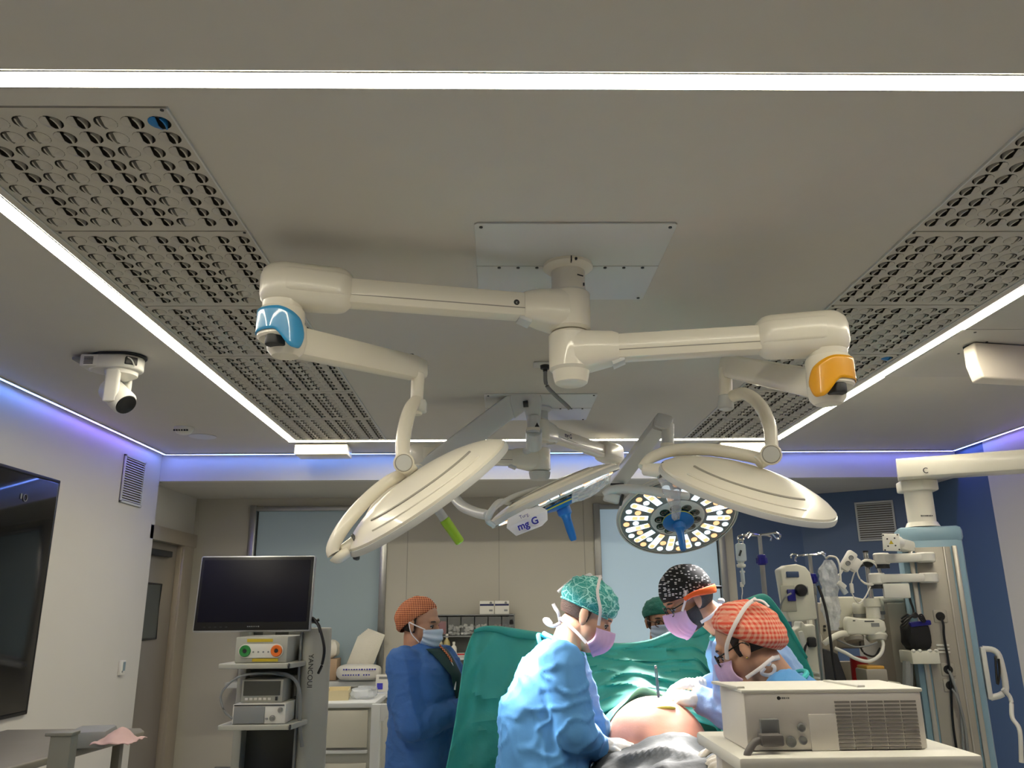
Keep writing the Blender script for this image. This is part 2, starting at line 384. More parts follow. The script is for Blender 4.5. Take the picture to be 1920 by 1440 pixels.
for side, px in (('left', PXL), ('right', PXR)):
    for k in range(NM):
        o_ = V((px, PY0+k*PL, CZ-.004))
        t = thing('ceiling_diffuser', f'perforated ceiling air diffuser on the {side}, {ordn[k]} from the viewer' if k not in (0,) else f'perforated ceiling air diffuser on the {side}, nearest the viewer', 'air diffuser', o_+V((PW/2, PL/2, 0)), 'ceiling air diffusers')
        obj('perforated_plate', plate_me, o_, t)
        fr = MB()
        for xx in (-.001, PW-.005): fr.box(o_+V((xx+.003, PL/2, .002)), (.006, PL, .014))
        fr.pieces('frame', GREYW, t, smooth=False)
        sc_ = MB()
        for xx in (.02, PW-.02): sc_.cyl(o_+V((xx, .012, -.002)), o_+V((xx, .012, .001)), .006, n=8)
        sc_.pieces('screw', DARK, t)
        far = MB() if k > 3 else None
        for i in range(9):
            inner = i if side == 'right' else 8-i
            ty = PAT[inner]; dirin = 1 if side == 'left' else -1
            sg = dirin if ty == 'O' else -dirin
            for j in range(9):
                blue = (side == 'left' and k == 0 and j == 0 and inner == 0) or (side == 'right' and k == 3 and j == 0 and inner == 8)
                p = o_+V((x_off+(i+.5)*HP, y_off+(j+.5)*HP, 0))
                if far is None:
                    q = obj('nozzle', NZ[(sg, 1 if blue else 0)], p, t, 'blue nozzle' if blue else None)
                else:
                    me = NZ[(sg, 0)]; far.add([p+v.co for v in me.vertices], [list(f.vertices) for f in me.polygons]); 
                    far.m[-len(me.polygons):] = [f.material_index for f in me.polygons]
        if far is not None:
            q = far.build('nozzles', [PLATE, CAVITY], t, smooth=False); q['kind'] = 'stuff'

# black glass wall screen on the left wall
GLASSB = mat('black_glass', (8, 9, 11), 0.07, var=0.0, spec=0.4)
t = thing('wall_screen', 'large black glass screen panel set in the left wall', 'screen', (XL, 4.6, 0.975))
MB().box((XL+.006, 4.58, 1.727), (.03, 2.24, 1.50), bev=.006).build('glass', GLASSB, t)
fr = MB()
for z in (.965, 2.489): fr.box((XL+.004, 4.58, z), (.03, 2.28, .022), bev=.003)
for y in (3.45, 5.71): fr.box((XL+.004, y, 1.727), (.03, .022, 1.54), bev=.003)
fr.pieces('frame', BLACK, t)
ic = MB().tube([V((XL+.0225, 5.32+.022*math.cos(a*PI/4), 2.325+.022*math.sin(a*PI/4))) for a in range(8)], .003, 6, close=True)
ic.box((XL+.0225, 5.27, 2.33), (.003, .012, .035))
ic.pieces('icon', GREY, t)

# ventilation grilles
def grille(name, label, o, ex, ey, w_, h_, n, mframe, mback, mslat):
    """o centre on the wall, ex to the right along the wall, ey up, normal = ex x ey"""
    ex, ey = V(ex).normalized(), V(ey).normalized(); nz = ex.cross(ey); R = Mx((ex, ey, nz)).transposed(); o = V(o)
    t = thing(name, label, 'vent', o-ey*(h_/2))
    MB().box(o+nz*.003, (w_, h_, .006), R).build('backing', mback, t)
    f = MB(); b_ = .018
    for s in (-1, 1):
        f.box(o+ex*(s*(w_-b_)/2)+nz*.009, (b_, h_, .018), R, .002); f.box(o+ey*(s*(h_-b_)/2)+nz*.009, (w_, b_, .018), R, .002)
    f.pieces('frame', mframe, t)
    me = MB().box((0, 0, 0), (w_-2*b_, (h_-2*b_)/n*.52, .004), R @ Mx.Rotation(-.6, 3, 'X')).mesh('slat', mslat, smooth=False)
    for k in range(n):
        obj('slat', me, o+ey*(-h_/2+b_+(h_-2*b_)*(k+.5)/n)+nz*.012, t)
    return t
grille('wall_vent', 'white louvred wall vent high on the left wall', (XL, 6.87, 2.672), (0, 1, 0), (0, 0, 1), .40, .40, 18, GREYW, CAVITY, GREYW)
vc = SLA+SLD*(.655)+V((0, 0, 2.44))
pa, pb = None, None
def on_slant(x, y):
    d_ = ray(x, y); n_ = V((-SLD.y, SLD.x, 0)); tt = (SLA-CAM).dot(n_)/d_.dot(n_); return CAM+d_*tt
q = [on_slant(*c_) for c_ in ((1603, 942), (1676, 938), (1610, 1016), (1682, 1012))]
vc = (q[0]+q[1]+q[2]+q[3])/4
grille('wall_vent', 'grey louvred wall vent on the slanted blue wall', vc, SLD, (0, 0, 1), ((q[1]-q[0]).length+(q[3]-q[2]).length)/2, (q[0].z-q[2].z+q[1].z-q[3].z)/2, 16, GREYW, CAVITY, GREYW)

# windows: frosted panes lit from the rooms behind
def panemat(name, rgb, e):
    m = mat(name, rgb, 0.35, var=0.06, scale=1.2, emit=e, bump=0.03, bscale=20); return m
for nm, (x0, x1), mm, lb in (('window_1', W1, panemat('frosted_pane_dim', (150, 166, 170), .10), 'frosted window behind the endoscopy tower'), ('window_2', W2, panemat('frosted_pane_bright', (176, 200, 216), .30), 'brightly lit frosted window behind the surgeons')):
    t = thing(nm, lb, 'window', ((x0+x1)/2, YB, WZ0)); t['kind'] = 'structure'
    MB().box(((x0+x1)/2, YB+.05, (WZ0+WZ1)/2), (x1-x0-.04, .012, WZ1-WZ0-.04)).build('pane', mm, t, smooth=False)
    f = MB()
    for xx in (x0, x1): f.box((xx, YB+.0, (WZ0+WZ1)/2), (.07, .06, WZ1-WZ0+.07), bev=.006)
    for zz in (WZ0, WZ1): f.box(((x0+x1)/2, YB+.0, zz), (x1-x0, .058, .05), bev=.006)
    f.pieces('window_frame', STEEL if nm == 'window_1' else mat('aluminium_frame', (150, 150, 148), 0.4, 0.6), t)
    g_ = MB()
    for xx in (x0+.038, x1-.038): g_.box((xx, YB+.035, (WZ0+WZ1)/2), (.008, .02, WZ1-WZ0-.05))
    g_.pieces('gasket', BLACK, t, smooth=False)
# panel joints of the back wall
for xx in (-.95, .02, .93):
    struct(MB().box((xx, YB-.001, AZ/2), (.006, .004, AZ-.01)).build('trim_1', mat('joint_grey', (150, 148, 140), .6), smooth=False))

# door in the alcove, on its left side wall
DX = XL-.10
t = thing('door_1', 'grey metal door with a small window in the left of the alcove', 'door', (DX, 7.9, 0)); t['kind'] = 'structure'
DST = mat('door_steel', (158, 152, 144), .38, .55, var=.05, scale=4)
MB().box((DX+.015, 7.76, 1.115), (.03, .84, 2.23), bev=.004).build('door_leaf', DST, t)
f = MB()
f.box((DX+.05, 7.93, 2.295), (.10, 1.16, .13), bev=.004); f.box((DX+.05, 8.32, 1.115), (.10, .26, 2.23), bev=.004); f.box((DX+.03, 8.21, 1.115), (.09, .05, 2.23), bev=.004)
f.pieces('door_frame', mat('door_frame_steel', (176, 166, 150), .35, .5, var=.04), t)
wv = MB().prism([(x_, y_) for x_, y_ in ((-.17, -.25), (.15, -.25), (.17, -.23), (.17, .23), (.15, .25), (-.17, .25))], (DX+.03, 7.70, 1.60), Mx(((0, 0, 1), (1, 0, 0), (0, 1, 0))), .006)
wv.build('door_window', mat('dark_window_glass', (70, 76, 74), .12), t)
rb = MB().tube([V((DX+.033, 7.55, 1.845)), V((DX+.033, 7.88, 1.845)), V((DX+.033, 7.88, 1.355)), V((DX+.033, 7.55, 1.355))], .012, 8, k=1); rb.build('window_gasket', DARK, t)
MB().stadium((DX+.05, 7.45), (DX+.05, 7.95), .03, 2.10, 2.155, .008).build('door_closer', DARK, t)
struct(MB().box((XL+.01, (Y0+YH)/2, .06), (.02, YH-Y0, .12), bev=.004).build('baseboard_left', GREY))
struct(MB().box(((XL+XR)/2-.6, YB-.01, .06), (5.6, .02, .12), bev=.004).build('baseboard_back', GREY))
struct(MB().box((XR-.01, (Y0+7.9)/2, .06), (.02, 7.9-Y0, .12), bev=.004).build('baseboard_right', GREY))

# ================================================================== SURGICAL LIGHTS
BLUEJ = mat('blue_joint_cover', (52, 150, 205), .3, var=.03, coat=.4)
YELJ = mat('yellow_joint_cover', (232, 164, 14), .3, var=.03, coat=.4)
RINGB = mat('blue_handle_plastic', (14, 104, 178), .35, var=.04)
SEAM = mat('seam_grey', (150, 146, 136), .5)
CLEAR = mat('clear_film', (235, 240, 245), .12, var=.0, alpha=.28)
LAMPFACE = mat('lamp_face_grey', (128, 132, 134), .25, var=.03, coat=.5)
LEDW = mat('led_cool_white', (255, 255, 255), .3, emit=1.5, ecol=(222, 242, 255), var=0)
LEDO = mat('led_warm', (255, 220, 180), .3, emit=1.3, ecol=(255, 190, 130), var=0)
for m_ in (LEDW, LEDO): m_.cycles.emission_sampling = 'NONE'      # the lamp's own beam lights the field
LENSB = mat('dark_lens', (18, 18, 20), .1, coat=1)
GREENH = mat('lime_handle', (160, 200, 40), .4)

def mount(label, c, plate_lbl=None):
    """ceiling plate, flange and centre column"""
    c = V((c[0], c[1], CZ)); t = thing('lamp_ceiling_mount', label, 'ceiling mount', c-V((0, 0, .4)), 'ceiling mounts of the surgical lights')
    o_ = [(x, y) for x, y in ((-.385, -.375), (-.375, -.385), (.375, -.385), (.385, -.375), (.385, .375), (.375, .385), (-.375, .385), (-.385, .375))]
    MB().prism(o_, c-V((0, 0, .008)), Mx.Identity(3), .008, bev=.002).build('cover_plate', GREYW, t)
    jt = MB().box(c+V((0, 0, -.0085)), (.77, .0015, .0015)); jt.build('plate_joint', SEAM, t, smooth=False)
    me = MB().cyl((0, 0, -.003), (0, 0, .002), .007, n=8).mesh('screw', DARK)
    for x, y in ((-.36, -.36), (.36, -.36), (-.36, .36), (.36, .36), (-.29, .015), (-.21, .015), (-.13, .015), (.16, .015), (.24, .015), (.32, .015)):
        obj('screw', me, c+V((x, y, -.009)), t)
    return t, c
def lamp_head(t, c, n, spin, R=.36, lit=False, name='lamp_head', H=.10):
    """c centre of the light face, n emission direction, spin hint for the groove side"""
    n = V(n).normalized(); c = V(c); B = frame(-n, spin)     # local z = back of the lamp
    def L(x, y, z): return c + B @ V((x, y, z))
    prof = [(0, .0), (R*.985, 0.0), (R, .012), (R, .03)]
    for i in range(1, 13):
        r = R*(1-i/12.0); prof.append((max(r, 0), .03+H*(1-(r/R)**2.2)**.8))
    cov = MB().lathe(c, -n, prof, 56, hint=spin); cover = cov.build(name, CREAM, t)
    rim = MB().lathe(c, -n, [(R-.004, -.004), (R+.006, -.004), (R+.008, .008), (R+.006, .02), (R-.004, .02)], 56, hint=spin); rim.build('rim', GREYW, cover)
    # two pressed grooves following the edge on the spin side
    for rr, a0 in ((.74, .95), (.90, .78)):
        g_ = MB(); pts = []
        for k in range(25):
            a = PI/2+(k/24-.5)*2*a0; z = .03+H*(1-rr**2.2)**.8
            pts.append(L(R*rr*math.cos(a), R*rr*math.sin(a), z-.001))
        g_.tube(pts, .0065, 6, k=1); g_.build('pressed_groove', SEAM if rr < .8 else CREAM, cover)
    face = MB().lathe(c, n, [(0, .0045), (R*.955, .0045), (R*.955, .0)], 48, hint=spin); f = face.build('light_face', LAMPFACE, t)
    if lit:
        NSP = 16
        for k in range(NSP):
            a = 2*PI*k/NSP; ca, sa = math.cos(a), math.sin(a)
            Rb = Mx((V((ca, sa, 0)), V((-sa, ca, 0)), V((0, 0, 1)))).transposed(); RW = B @ Rb
            bar = MB(); r0_, r1_, hw = R*.50, R*.90, .019
            out = [(r0_, -hw), (r1_-hw, -hw*1.15)]+[(r1_-hw+hw*math.sin(q*PI/6), -hw*math.cos(q*PI/6)*1.15) for q in range(1, 6)]+[(r1_-hw, hw*1.15), (r0_, hw)]
            bar.prism(out, c+n*.0045+n*.0025, RW, .003)
            b_ = bar.build('led_bar', LEDW, f)
            dd = MB()
            for q in (.0, .38, .76):
                rr = r0_+(r1_-r0_)*(.08+q*.98) if k % 2 else r0_+(r1_-r0_)*(.25+q*.8)
                if rr < r1_-.012 and (k+int(q*3)) % 3 != 2: dd.prism([(rr-.016, -hw*.8), (rr+.016, -hw*.8), (rr+.016, hw*.8), (rr-.016, hw*.8)], c+n*.0075, RW, .0012)
            if dd.v: dd.pieces('warm_led', LEDO, f, smooth=False)
            a2 = a+PI/NSP
            for rr, mm in ((.70, LEDW if k % 2 else LEDO), (.86, LEDO if k % 2 else LEDW)):
                p = L(R*rr*math.cos(a2), R*rr*math.sin(a2), 0)+n*.0045
                MB().cyl(p, p+n*.003, .0185, n=14).build('led_spot', mm, f)
        hub = MB().lathe(c+n*.0045, n, [(0, .012), (R*.40, .012), (R*.44, .006), (R*.455, 0)], 36); hub.build('centre_plate', GREYW, f)
        for k in range(10):
            a = 2*PI*k/10; p = L(R*.31*math.cos(a), R*.31*math.sin(a), 0)+n*.0165
            q = MB().cyl(p, p+n*.002, .030, n=16); q.cyl(p+n*.002, p+n*.006, .022, .015, n=12); q.build('sensor_lens', LENSB, f)
    return B, L, f
def handle(t, c, n, m=RINGB, s=1.0, lean=None):
    n = V(n).normalized(); d = V(lean).normalized() if lean else n; c = V(c)
    hb = MB().lathe(c, n, [(0, 0), (.088*s, 0), (.092*s, .008), (.092*s, .018), (.08*s, .026), (.03*s, .034), (0, .034)], 28); h_ = hb.build('handle_base', m, t)
    MB().lathe(c, n, [(.0935*s, .009), (.0945*s, .012), (.0935*s, .015)], 28).build('yellow_ring', mat('yellow_line', (200, 205, 60), .4), h_)
    st = MB().lathe(c+n*.03, d, [(.0, 0), (.036*s, 0), (.036*s, .035), (.026*s, .045), (.022*s, .06), (.021*s, .12), (.018*s, .16), (.014*s, .17), (0, .172)], 20); st.build('sterile_handle', m, t)

def hub_and_arm(t, col, zmid, hh, elbow, r=.088, armw=.085, armh=.105, L0=.20, mir=1):
    """hub housing round the column, extruded arm, elbow housing"""
    col = V((col[0], col[1], zmid)); e = V((elbow[0], elbow[1], zmid)); d = (e-col).normalized(); s = d.cross(V((0, 0, 1)))
    hb = MB(); hb.lathe(col-V((0, 0, hh/2)), (0, 0, 1), [(0, 0), (r-.012, 0), (r, .012), (r, hh-.012), (r-.012, hh), (0, hh)], 32)
    rings = []
    for (u_, w_, h_, dz) in ((0, r*1.96, hh*.98, 0), (.07, r*1.9, hh*.97, 0), (.13, r*1.7, hh*.86, .004), (.175, armw+.03, armh+.028, .008), (L0, armw+.012, armh+.012, .008)):
        ring = []
        for k in range(24):
            a = 2*PI*k/24; cx = math.copysign(abs(math.cos(a))**.5, math.cos(a)); cy = math.copysign(abs(math.sin(a))**.5, math.sin(a))
            ring.append(col+d*u_+s*(w_/2*cx)+V((0, 0, h_/2*cy+dz)))
        rings.append(ring)
    hb.loft(rings); hb.build('hub_housing', CREAM, t)
    a0 = col+d*(L0-.01)+V((0, 0, .008)); a1 = e-d*.16+V((0, 0, .008))
    ar = MB().beam(a0, a1, armw, armh, ch=.3).build('arm', CREAM, t)
    sm = MB()
    for sd in (-1, 1): sm.beam(a0+s*(sd*armw*.5)-V((0, 0, armh*.18)), a1+s*(sd*armw*.5)-V((0, 0, armh*.18)), .002, .004)
    sm.build('arm_seam', SEAM, ar, smooth=False)
    MB().beam(a0-d*.02-V((0, 0, armh/2+.012)), a0+d*.03-V((0, 0, armh/2+.002)), armw*.9, .03, armw*.8, .012).build('arm_gusset', GREYW, t)
    el = MB(); el.stadium(e, e-d*.19, .090, zmid-.070, zmid+.100, .052, rb=.076); eh = el.build('elbow_housing', CREAM, t)
    MB().stadium(e-d*.03, e-d*.185, .092, zmid-.028, zmid+.066, .012, rb=.080).build('elbow_panel', CREAM, eh)
    lo = MB(); lo.lathe(e-V((0, 0, .086)), (0, 0, 1), [(0, 0), (.072, 0), (.074, .01), (.076, .03), (0, .03)], 28); lo.build('elbow_collar', CREAM, t)
    return d, s, e
def joint(t, e, m, toward, arm_end, zt, hgt=.122):
    """swivel drum below the elbow with its coloured cover, dark cut-out and the sprung arm leaving it"""
    e = V((e[0], e[1], zt)); p1 = V(arm_end)
    dr = MB().lathe(e-V((0, 0, hgt)), (0, 0, 1), [(0, 0), (.078, 0), (.086, .008), (.086, hgt-.01), (.08, hgt), (0, hgt)], 32)
    adir = (V((arm_end[0]-e.x, arm_end[1]-e.y, 0))).normalized(); rt = e+adir*.028
    dr.lathe(rt-V((0, 0, .178)), (0, 0, 1), [(0, 0), (.050, 0), (.068, .02), (.072, .05), (.072, .12), (0, .12)], 28); drum = dr.build('swivel_drum', CREAM, t)
    # comma-shaped coloured cover: a shell of the drum, dropping toward the sprung arm
    dv = V((toward[0], toward[1], 0)).normalized(); ad = V((p1.x-e.x, p1.y-e.y, 0)).normalized()
    th0 = math.atan2(dv.y, dv.x); sgn = 1 if (dv.x*ad.y-dv.y*ad.x) > 0 else -1
    def cov(u_, v_):
        a = th0+sgn*(-1.5+2.75*u_)
        sm_ = max(0, min(1, (u_-.50)/.30)); sm_ = sm_*sm_*(3-2*sm_)
        e2 = max(0, min(1, (u_-.88)/.12))
        zt_ = -.014-.060*max(0, (u_-.55)/.45)**1.6-.030*e2**2; zb = -.104-.066*sm_+.050*e2**2
        z = zt_+(zb-zt_)*v_
        return e+V(((.0895+.008*sm_)*math.cos(a), (.0895+.008*sm_)*math.sin(a), z))
    o_ = MB().grid(cov, 40, 8).build('coloured_cover', m, drum); solid(o_, .004)
    ct = MB().stadium(e+dv*.036-ad*.02, e+dv*.036+ad*.02, .030, e.z-hgt-.036, e.z-hgt+.004, .006); ct.build('cut_out', DARK, drum)
    ce_ = e+V((0, 0, -.115)); a0 = ce_+(p1-ce_).normalized()*.05
    sp = MB().beam(a0, p1, .085, .115, .075, .105, ch=.35); sp.ell(a0, (.06, .06, .06)); sa = sp.build('spring_arm', CREAM, t)
    ec = MB().beam(p1-(p1-a0).normalized()*.005, p1+(p1-a0).normalized()*.055, .077, .107, .07, .085, ch=.5); ec.build('spring_arm_end', CREAM, sa)
    MB().box(p1+V((0, 0, .056))-(p1-a0).normalized()*.02, (.03, .03, .006), bev=.002).build('latch', DARK, sa)
    return sa
def pivot(t, p, ax, r=.032, l=.075):
    p = V(p); ax = V(ax).normalized()
    o_ = MB().cyl(p-ax*l/2, p+ax*l/2, r, bev=.005, n=24).build('pivot', CREAM, t)
    MB().cyl(p+ax*(l/2-.004), p+ax*(l/2+.001), r*.84, n=24).build('pivot_seam', SEAM, o_)
    MB().cyl(p+ax*(l/2-.004), p+ax*(l/2+.004), r*.76, n=24, bev=.002).build('pivot_cap', GREYW, o_)
view = lambda p: (CAM-V(p)).normalized()

# ---- near mount with two lamps
C1 = (0.303, 3.12); C2 = (0.303, 5.62)
t, c = mount('white square ceiling plate and column of the two nearer surgical lights', C1)
MB().lathe(c-V((0, 0, .008)), (0, 0, -1), [(.0, 0), (.105, 0), (.105, .012), (.095, .02), (.078, .03), (0, .03)], 36).build('flange', CREAM, t)
MB().lathe(c-V((0, 0, .03)), (0, 0, -1), [(0, 0), (.071, 0), (.071, .115), (.066, .12), (0, .12)], 32).build('column', CREAM, t)
b_ = MB().box(c+V((.005, -.1, -.022)), (.004, .02, .024)); b_.cyl(c+V((.025, -.097, -.02)), c+V((.025, -.105, -.02)), .006, n=8); b_.build('index_mark', BLACK, t)
lb = MB().box(c+V((.045, -.0575, -.075)), (.03, .003, .004), Mx.Rotation(.6, 3, 'Z')); lb.box(c+V((.06, -.045, -.11)), (.006, .006, .012)); lb.build('label_print', DARK, t)
b_ = MB().lathe((C1[0], C1[1], 2.535), (0, 0, -1), [(0, 0), (.078, 0), (.072, .035), (.066, .058), (.055, .066), (0, .066)], 32); b_.build('end_cap', CREAM, t)

Z1, Z2 = 2.782, 2.606
LA = thing('surgical_lamp', 'cream surgical lamp on the blue-jointed arm, left of the near column', 'surgical lamp', P(800, 935, 3.15), 'surgical lamps')
d, s, e = hub_and_arm(LA, C1, Z1, .175, (-.815, 2.875))
joint(LA, e, BLUEJ, (.05, -1), P(775, 690, 3.42), Z1-.082)
st = MB().cyl(V((C1[0], C1[1], 2.70)), V((C1[0], C1[1], 2.872)), .07, n=24); 
# round maker's mark on the arm
mk = e-(e-V((*C1, Z1))).normalized()*(-0) ; pm_ = V((*C1, Z1))+d*.235+V((0, 0, .01))
sd = -s if (s.dot(view(pm_)) < 0) else s
MB().cyl(pm_+sd*.0425, pm_+sd*.0438, .012, n=20).build('round_mark', BLACK, LA)
text('c', pm_+sd*.044, frame(sd, (0, 0, 1)) @ Mx.Rotation(PI, 3, 'Z') if False else Mx((V((0, 0, 1)).cross(sd), V((0, 0, 1)), sd)).transposed(), .016, PLAST, LA)
YA = 3.42
MB().cyl(P(784, 700, YA), P(780, 778, YA), .030, .027, n=20, bev=.004).build('drop_post', CREAM, LA)
MB().box(P(790, 762, YA), (.045, .06, .055), bev=.01).build('swivel_block', GREYW, LA)
MB().tube([P(783, 748, YA), P(768, 770, 3.36), P(757, 815, 3.30), P(755, 855, 3.25), P(757, 872, 3.22)], [.026, .030, .031, .030, .028], 14).build('yoke_arm', CREAM, LA)
pivot(LA, P(757, 868, 3.2), view(P(757, 868, 3.2)), .042, .10)
MB().cyl(P(757, 872, 3.22), P(775, 888, 3.22), .034, .03, bev=.004).build('pivot_socket', CREAM, LA)
MB().tube([P(768, 884, 3.24), P(725, 905, 3.20), P(680, 945, 3.12), P(643, 990, 3.06), P(624, 1028, 3.04), P(632, 1045, 3.04), P(652, 1036, 3.06)], [.024, .026, .027, .026, .024, .02], 12).build('yoke_bow', CREAM, LA)
MB().tube([P(750, 900, 3.32), P(712, 936, 3.34), P(690, 970, 3.34), P(682, 1000, 3.28)], [.012, .014, .012], 10).build('yoke_strut', CREAM, LA)
nA = (cr*.545 - cu*.815 + cf*.07)
cA = P(806, 934, 3.16)
lamp_head(LA, cA, nA, view(cA), .365, H=.085)
tipA = P(672, 1020, 3.10)
MB().cyl(P(640, 1036, 3.07), P(682, 1010, 3.1), .026, .034, bev=.004).build('head_pivot', CREAM, LA)
b_ = MB().cyl(P(668, 1018, 3.07), P(672, 1015, 3.07), .037, n=24); b_.build('pivot_ring', DARK, LA)
hp = cA+nA.normalized()*.02+cr*.02-cf*.02
MB().cyl(cA+nA.normalized()*.0, cA+nA.normalized()*.03, .05, .045, n=20, bev=.004).build('handle_socket', GREYW, LA)
MB().cyl(cA+nA.normalized()*.02, cA+nA.normalized()*.13, .018, .018, n=16).build('handle_stem', GREYW, LA)
MB().cyl(cA+nA.normalized()*.10, cA+nA.normalized()*.215, .021, .019, n=16, bev=.004).build('handle', GREENH, LA)
dn = MB().box(cA+nA.normalized()*.02-cr*.30-cu*.19, (.02, .06, .075), bev=.008); dn.build('side_grip', DARK, LA)

LB = thing('surgical_lamp', 'cream surgical lamp on the yellow-jointed arm, right of the near column', 'surgical lamp', P(1397, 925, 3.45), 'surgical lamps')
d, s, e = hub_and_arm(LB, C1, Z2, .165, (1.285, 2.94))
joint(LB, e, YELJ, (-.05, -1), P(1372, 688, 3.62), Z2-.082)
YBm = 3.66
MB().cyl(P(1360, 690, YBm), P(1361, 765, YBm), .033, .030, n=20, bev=.004).build('drop_post', CREAM, LB)
MB().cyl(P(1361, 742, YBm), P(1361, 768, YBm), .036, .036, n=20, bev=.005).build('swivel_block', GREYW, LB)
MB().tube([P(1362, 748, YBm), P(1395, 738, 3.6), P(1425, 760, 3.54), P(1443, 800, 3.48), P(1448, 846, 3.44)], [.027, .030, .031, .030, .028], 14).build('yoke_arm', CREAM, LB)
pivot(LB, P(1446, 852, 3.42), view(P(1446, 852, 3.42)), .046, .11)
MB().cyl(P(1450, 850, 3.46), P(1420, 868, 3.46), .036, .032, bev=.004).build('pivot_socket', CREAM, LB)
MB().tube([P(1432, 862, 3.46), P(1395, 853, 3.5), P(1330, 843, 3.55), P(1265, 844, 3.58), P(1222, 858, 3.58), P(1204, 877, 3.56)], [.026, .028, .029, .028, .026, .022], 12).build('yoke_bow', CREAM, LB)
nB = (-cr*.23 - cu*.94 + cf*.13)
cB = P(1397, 925, 3.45)
lamp_head(LB, cB, nB, view(cB), .375, H=.085)
MB().cyl(P(1206, 880, 3.55), P(1252, 884, 3.50), .027, .036, bev=.004).build('head_pivot', CREAM, LB)
MB().cyl(P(1238, 882, 3.50), P(1242, 883, 3.50), .039, n=24).build('pivot_ring', DARK, LB)
MB().cyl(cB, cB+nB.normalized()*.03, .05, n=20, bev=.004).build('handle_socket', GREYW, LB)
# crumpled clear film hanging under the head
fc = P(1262, 925, 3.50)
def film(u_, v_):
    a = u_*2*PI; r_ = .055*(1-v_*.85); return P(1256, 893, 3.50)+V((r_*math.cos(a)+.02*v_, r_*math.sin(a), -.19*v_))+V((noise.noise(V((u_*6, v_*5, 0)))*.018,)*3)
solid(MB().grid(film, 18, 12).build('clear_drape', CLEAR, LB), .001)

# ---- far mount with two lamps, both lit
t, c = mount('white square ceiling plate and column of the two farther surgical lights', C2)
MB().lathe(c-V((0, 0, .008)), (0, 0, -1), [(0, 0), (.10, 0), (.10, .012), (.075, .03), (0, .03)], 32).build('flange', GREYW, t)
MB().lathe(c-V((0, 0, .03)), (0, 0, -1), [(0, 0), (.066, 0), (.066, .14), (.06, .145), (0, .145)], 28).build('column', GREYW, t)
zh1 = P(1022, 808, 5.62).z; zh2 = P(1000, 862, 5.62).z
MB().lathe((C2[0], C2[1], zh1+.15), (0, 0, -1), [(0, 0), (.068, 0), (.068, .1), (0, .1)], 28).build('column_sleeve', GREYW, t)
MB().lathe((C2[0], C2[1], zh2-.09), (0, 0, -1), [(0, 0), (.078, 0), (.07, .04), (.055, .055), (0, .055)], 28).build('end_cap', GREYW, t)

LD = thing('surgical_lamp', 'lit surgical lamp facing the viewer with glowing white and orange segments', 'surgical lamp', P(1270, 970, 4.75), 'surgical lamps')
eD = PZ(1150, 856, zh1)
d, s, e = hub_and_arm(LD, C2, zh1, .16, (eD.x, eD.y), r=.08)
pt = V((*C2, zh1))+d*.36+V((0, 0, .02)); sd = s if s.dot(view(pt)) > 0 else -s
text('mg G', pt+sd*.0445, Mx((V((0, 0, 1)).cross(sd), V((0, 0, 1)), sd)).transposed(), .05, mat('navy_print', (28, 30, 70), .5), LD, bold=.001)
sA, sB_ = P(1158, 903, 6.1), P(1238, 796, 5.05)
MB().cyl(V((eD.x, eD.y, zh1-.06)), V((eD.x, eD.y, zh1-.22)), .07, .075, bev=.006, n=24).build('swivel_drum', GREYW, LD)
MB().beam(sA, sB_, .115, .09, .10, .09, ch=.35, up=cf).build('spring_arm', GREYW, LD)
MB().box(P(1157, 908, 5.98), (.10, .03, .012), bev=.002).build('arm_label', DARK, LD)
MB().box(P(1243, 792, 5.05), (.11, .09, .10), Mx.Rotation(.3, 3, 'Y'), bev=.02).build('arm_knuckle', GREYW, LD)
MB().cyl(P(1252, 795, 5.05), P(1252, 842, 5.05), .042, .038, bev=.004).build('drop_post', GREYW, LD)
MB().cyl(P(1252, 832, 5.05), P(1252, 845, 5.05), .046, n=24, bev=.003).build('post_ring', CREAM, LD)
MB().tube([P(1252, 845, 5.05), P(1310, 862, 5.0), P(1345, 900, 5.0), P(1372, 960, 4.9)], [.03, .032, .03], 12).build('yoke_arm', GREYW, LD)
nD = (cr*.03 - cu*.70 - cf*.78)
cD = P(1270, 970, 4.75)
B_, L_, f = lamp_head(LD, cD, nD, (0, 0, 1), .352, lit=True, H=.07)
handle(LD, cD+nD.normalized()*.018, nD, lean=nD*.8-cu*.25)
MB().tube([P(1133, 928, 4.5), P(1150, 918, 4.48), P(1195, 917, 4.46), P(1250, 926, 4.46), P(1290, 930, 4.5)], [.022, .026, .026, .022], 12).build('yoke_bow', GREYW, LD)
MB().box(P(1147, 934, 4.5), (.09, .05, .05), Mx.Rotation(.25, 3, 'Y'), bev=.01).build('head_pivot', GREYW, LD)
b_ = MB().cyl(P(1163, 937, 4.5), P(1167, 938, 4.5), .034, n=20); b_.build('pivot_ring', DARK, LD)
ls = bpy.data.lights.new('lamp_beam', 'SPOT'); ls.energy = SURG*1.0; ls.spot_size = math.radians(33); ls.spot_blend = 1.0; ls.shadow_soft_size = .16; ls.color = (1, .97, .93)
lo_ = bpy.data.objects.new('lamp_beam', ls); COL.objects.link(lo_)
FIELD = P(1205, 1315, 3.62)
def aim(o, p, q):
    p, q = V(p), V(q); o.matrix_world = Mx.Translation(p) @ (q-p).to_track_quat('-Z', 'Y').to_matrix().to_4x4()
aim(lo_, cD+nD.normalized()*.26, FIELD)

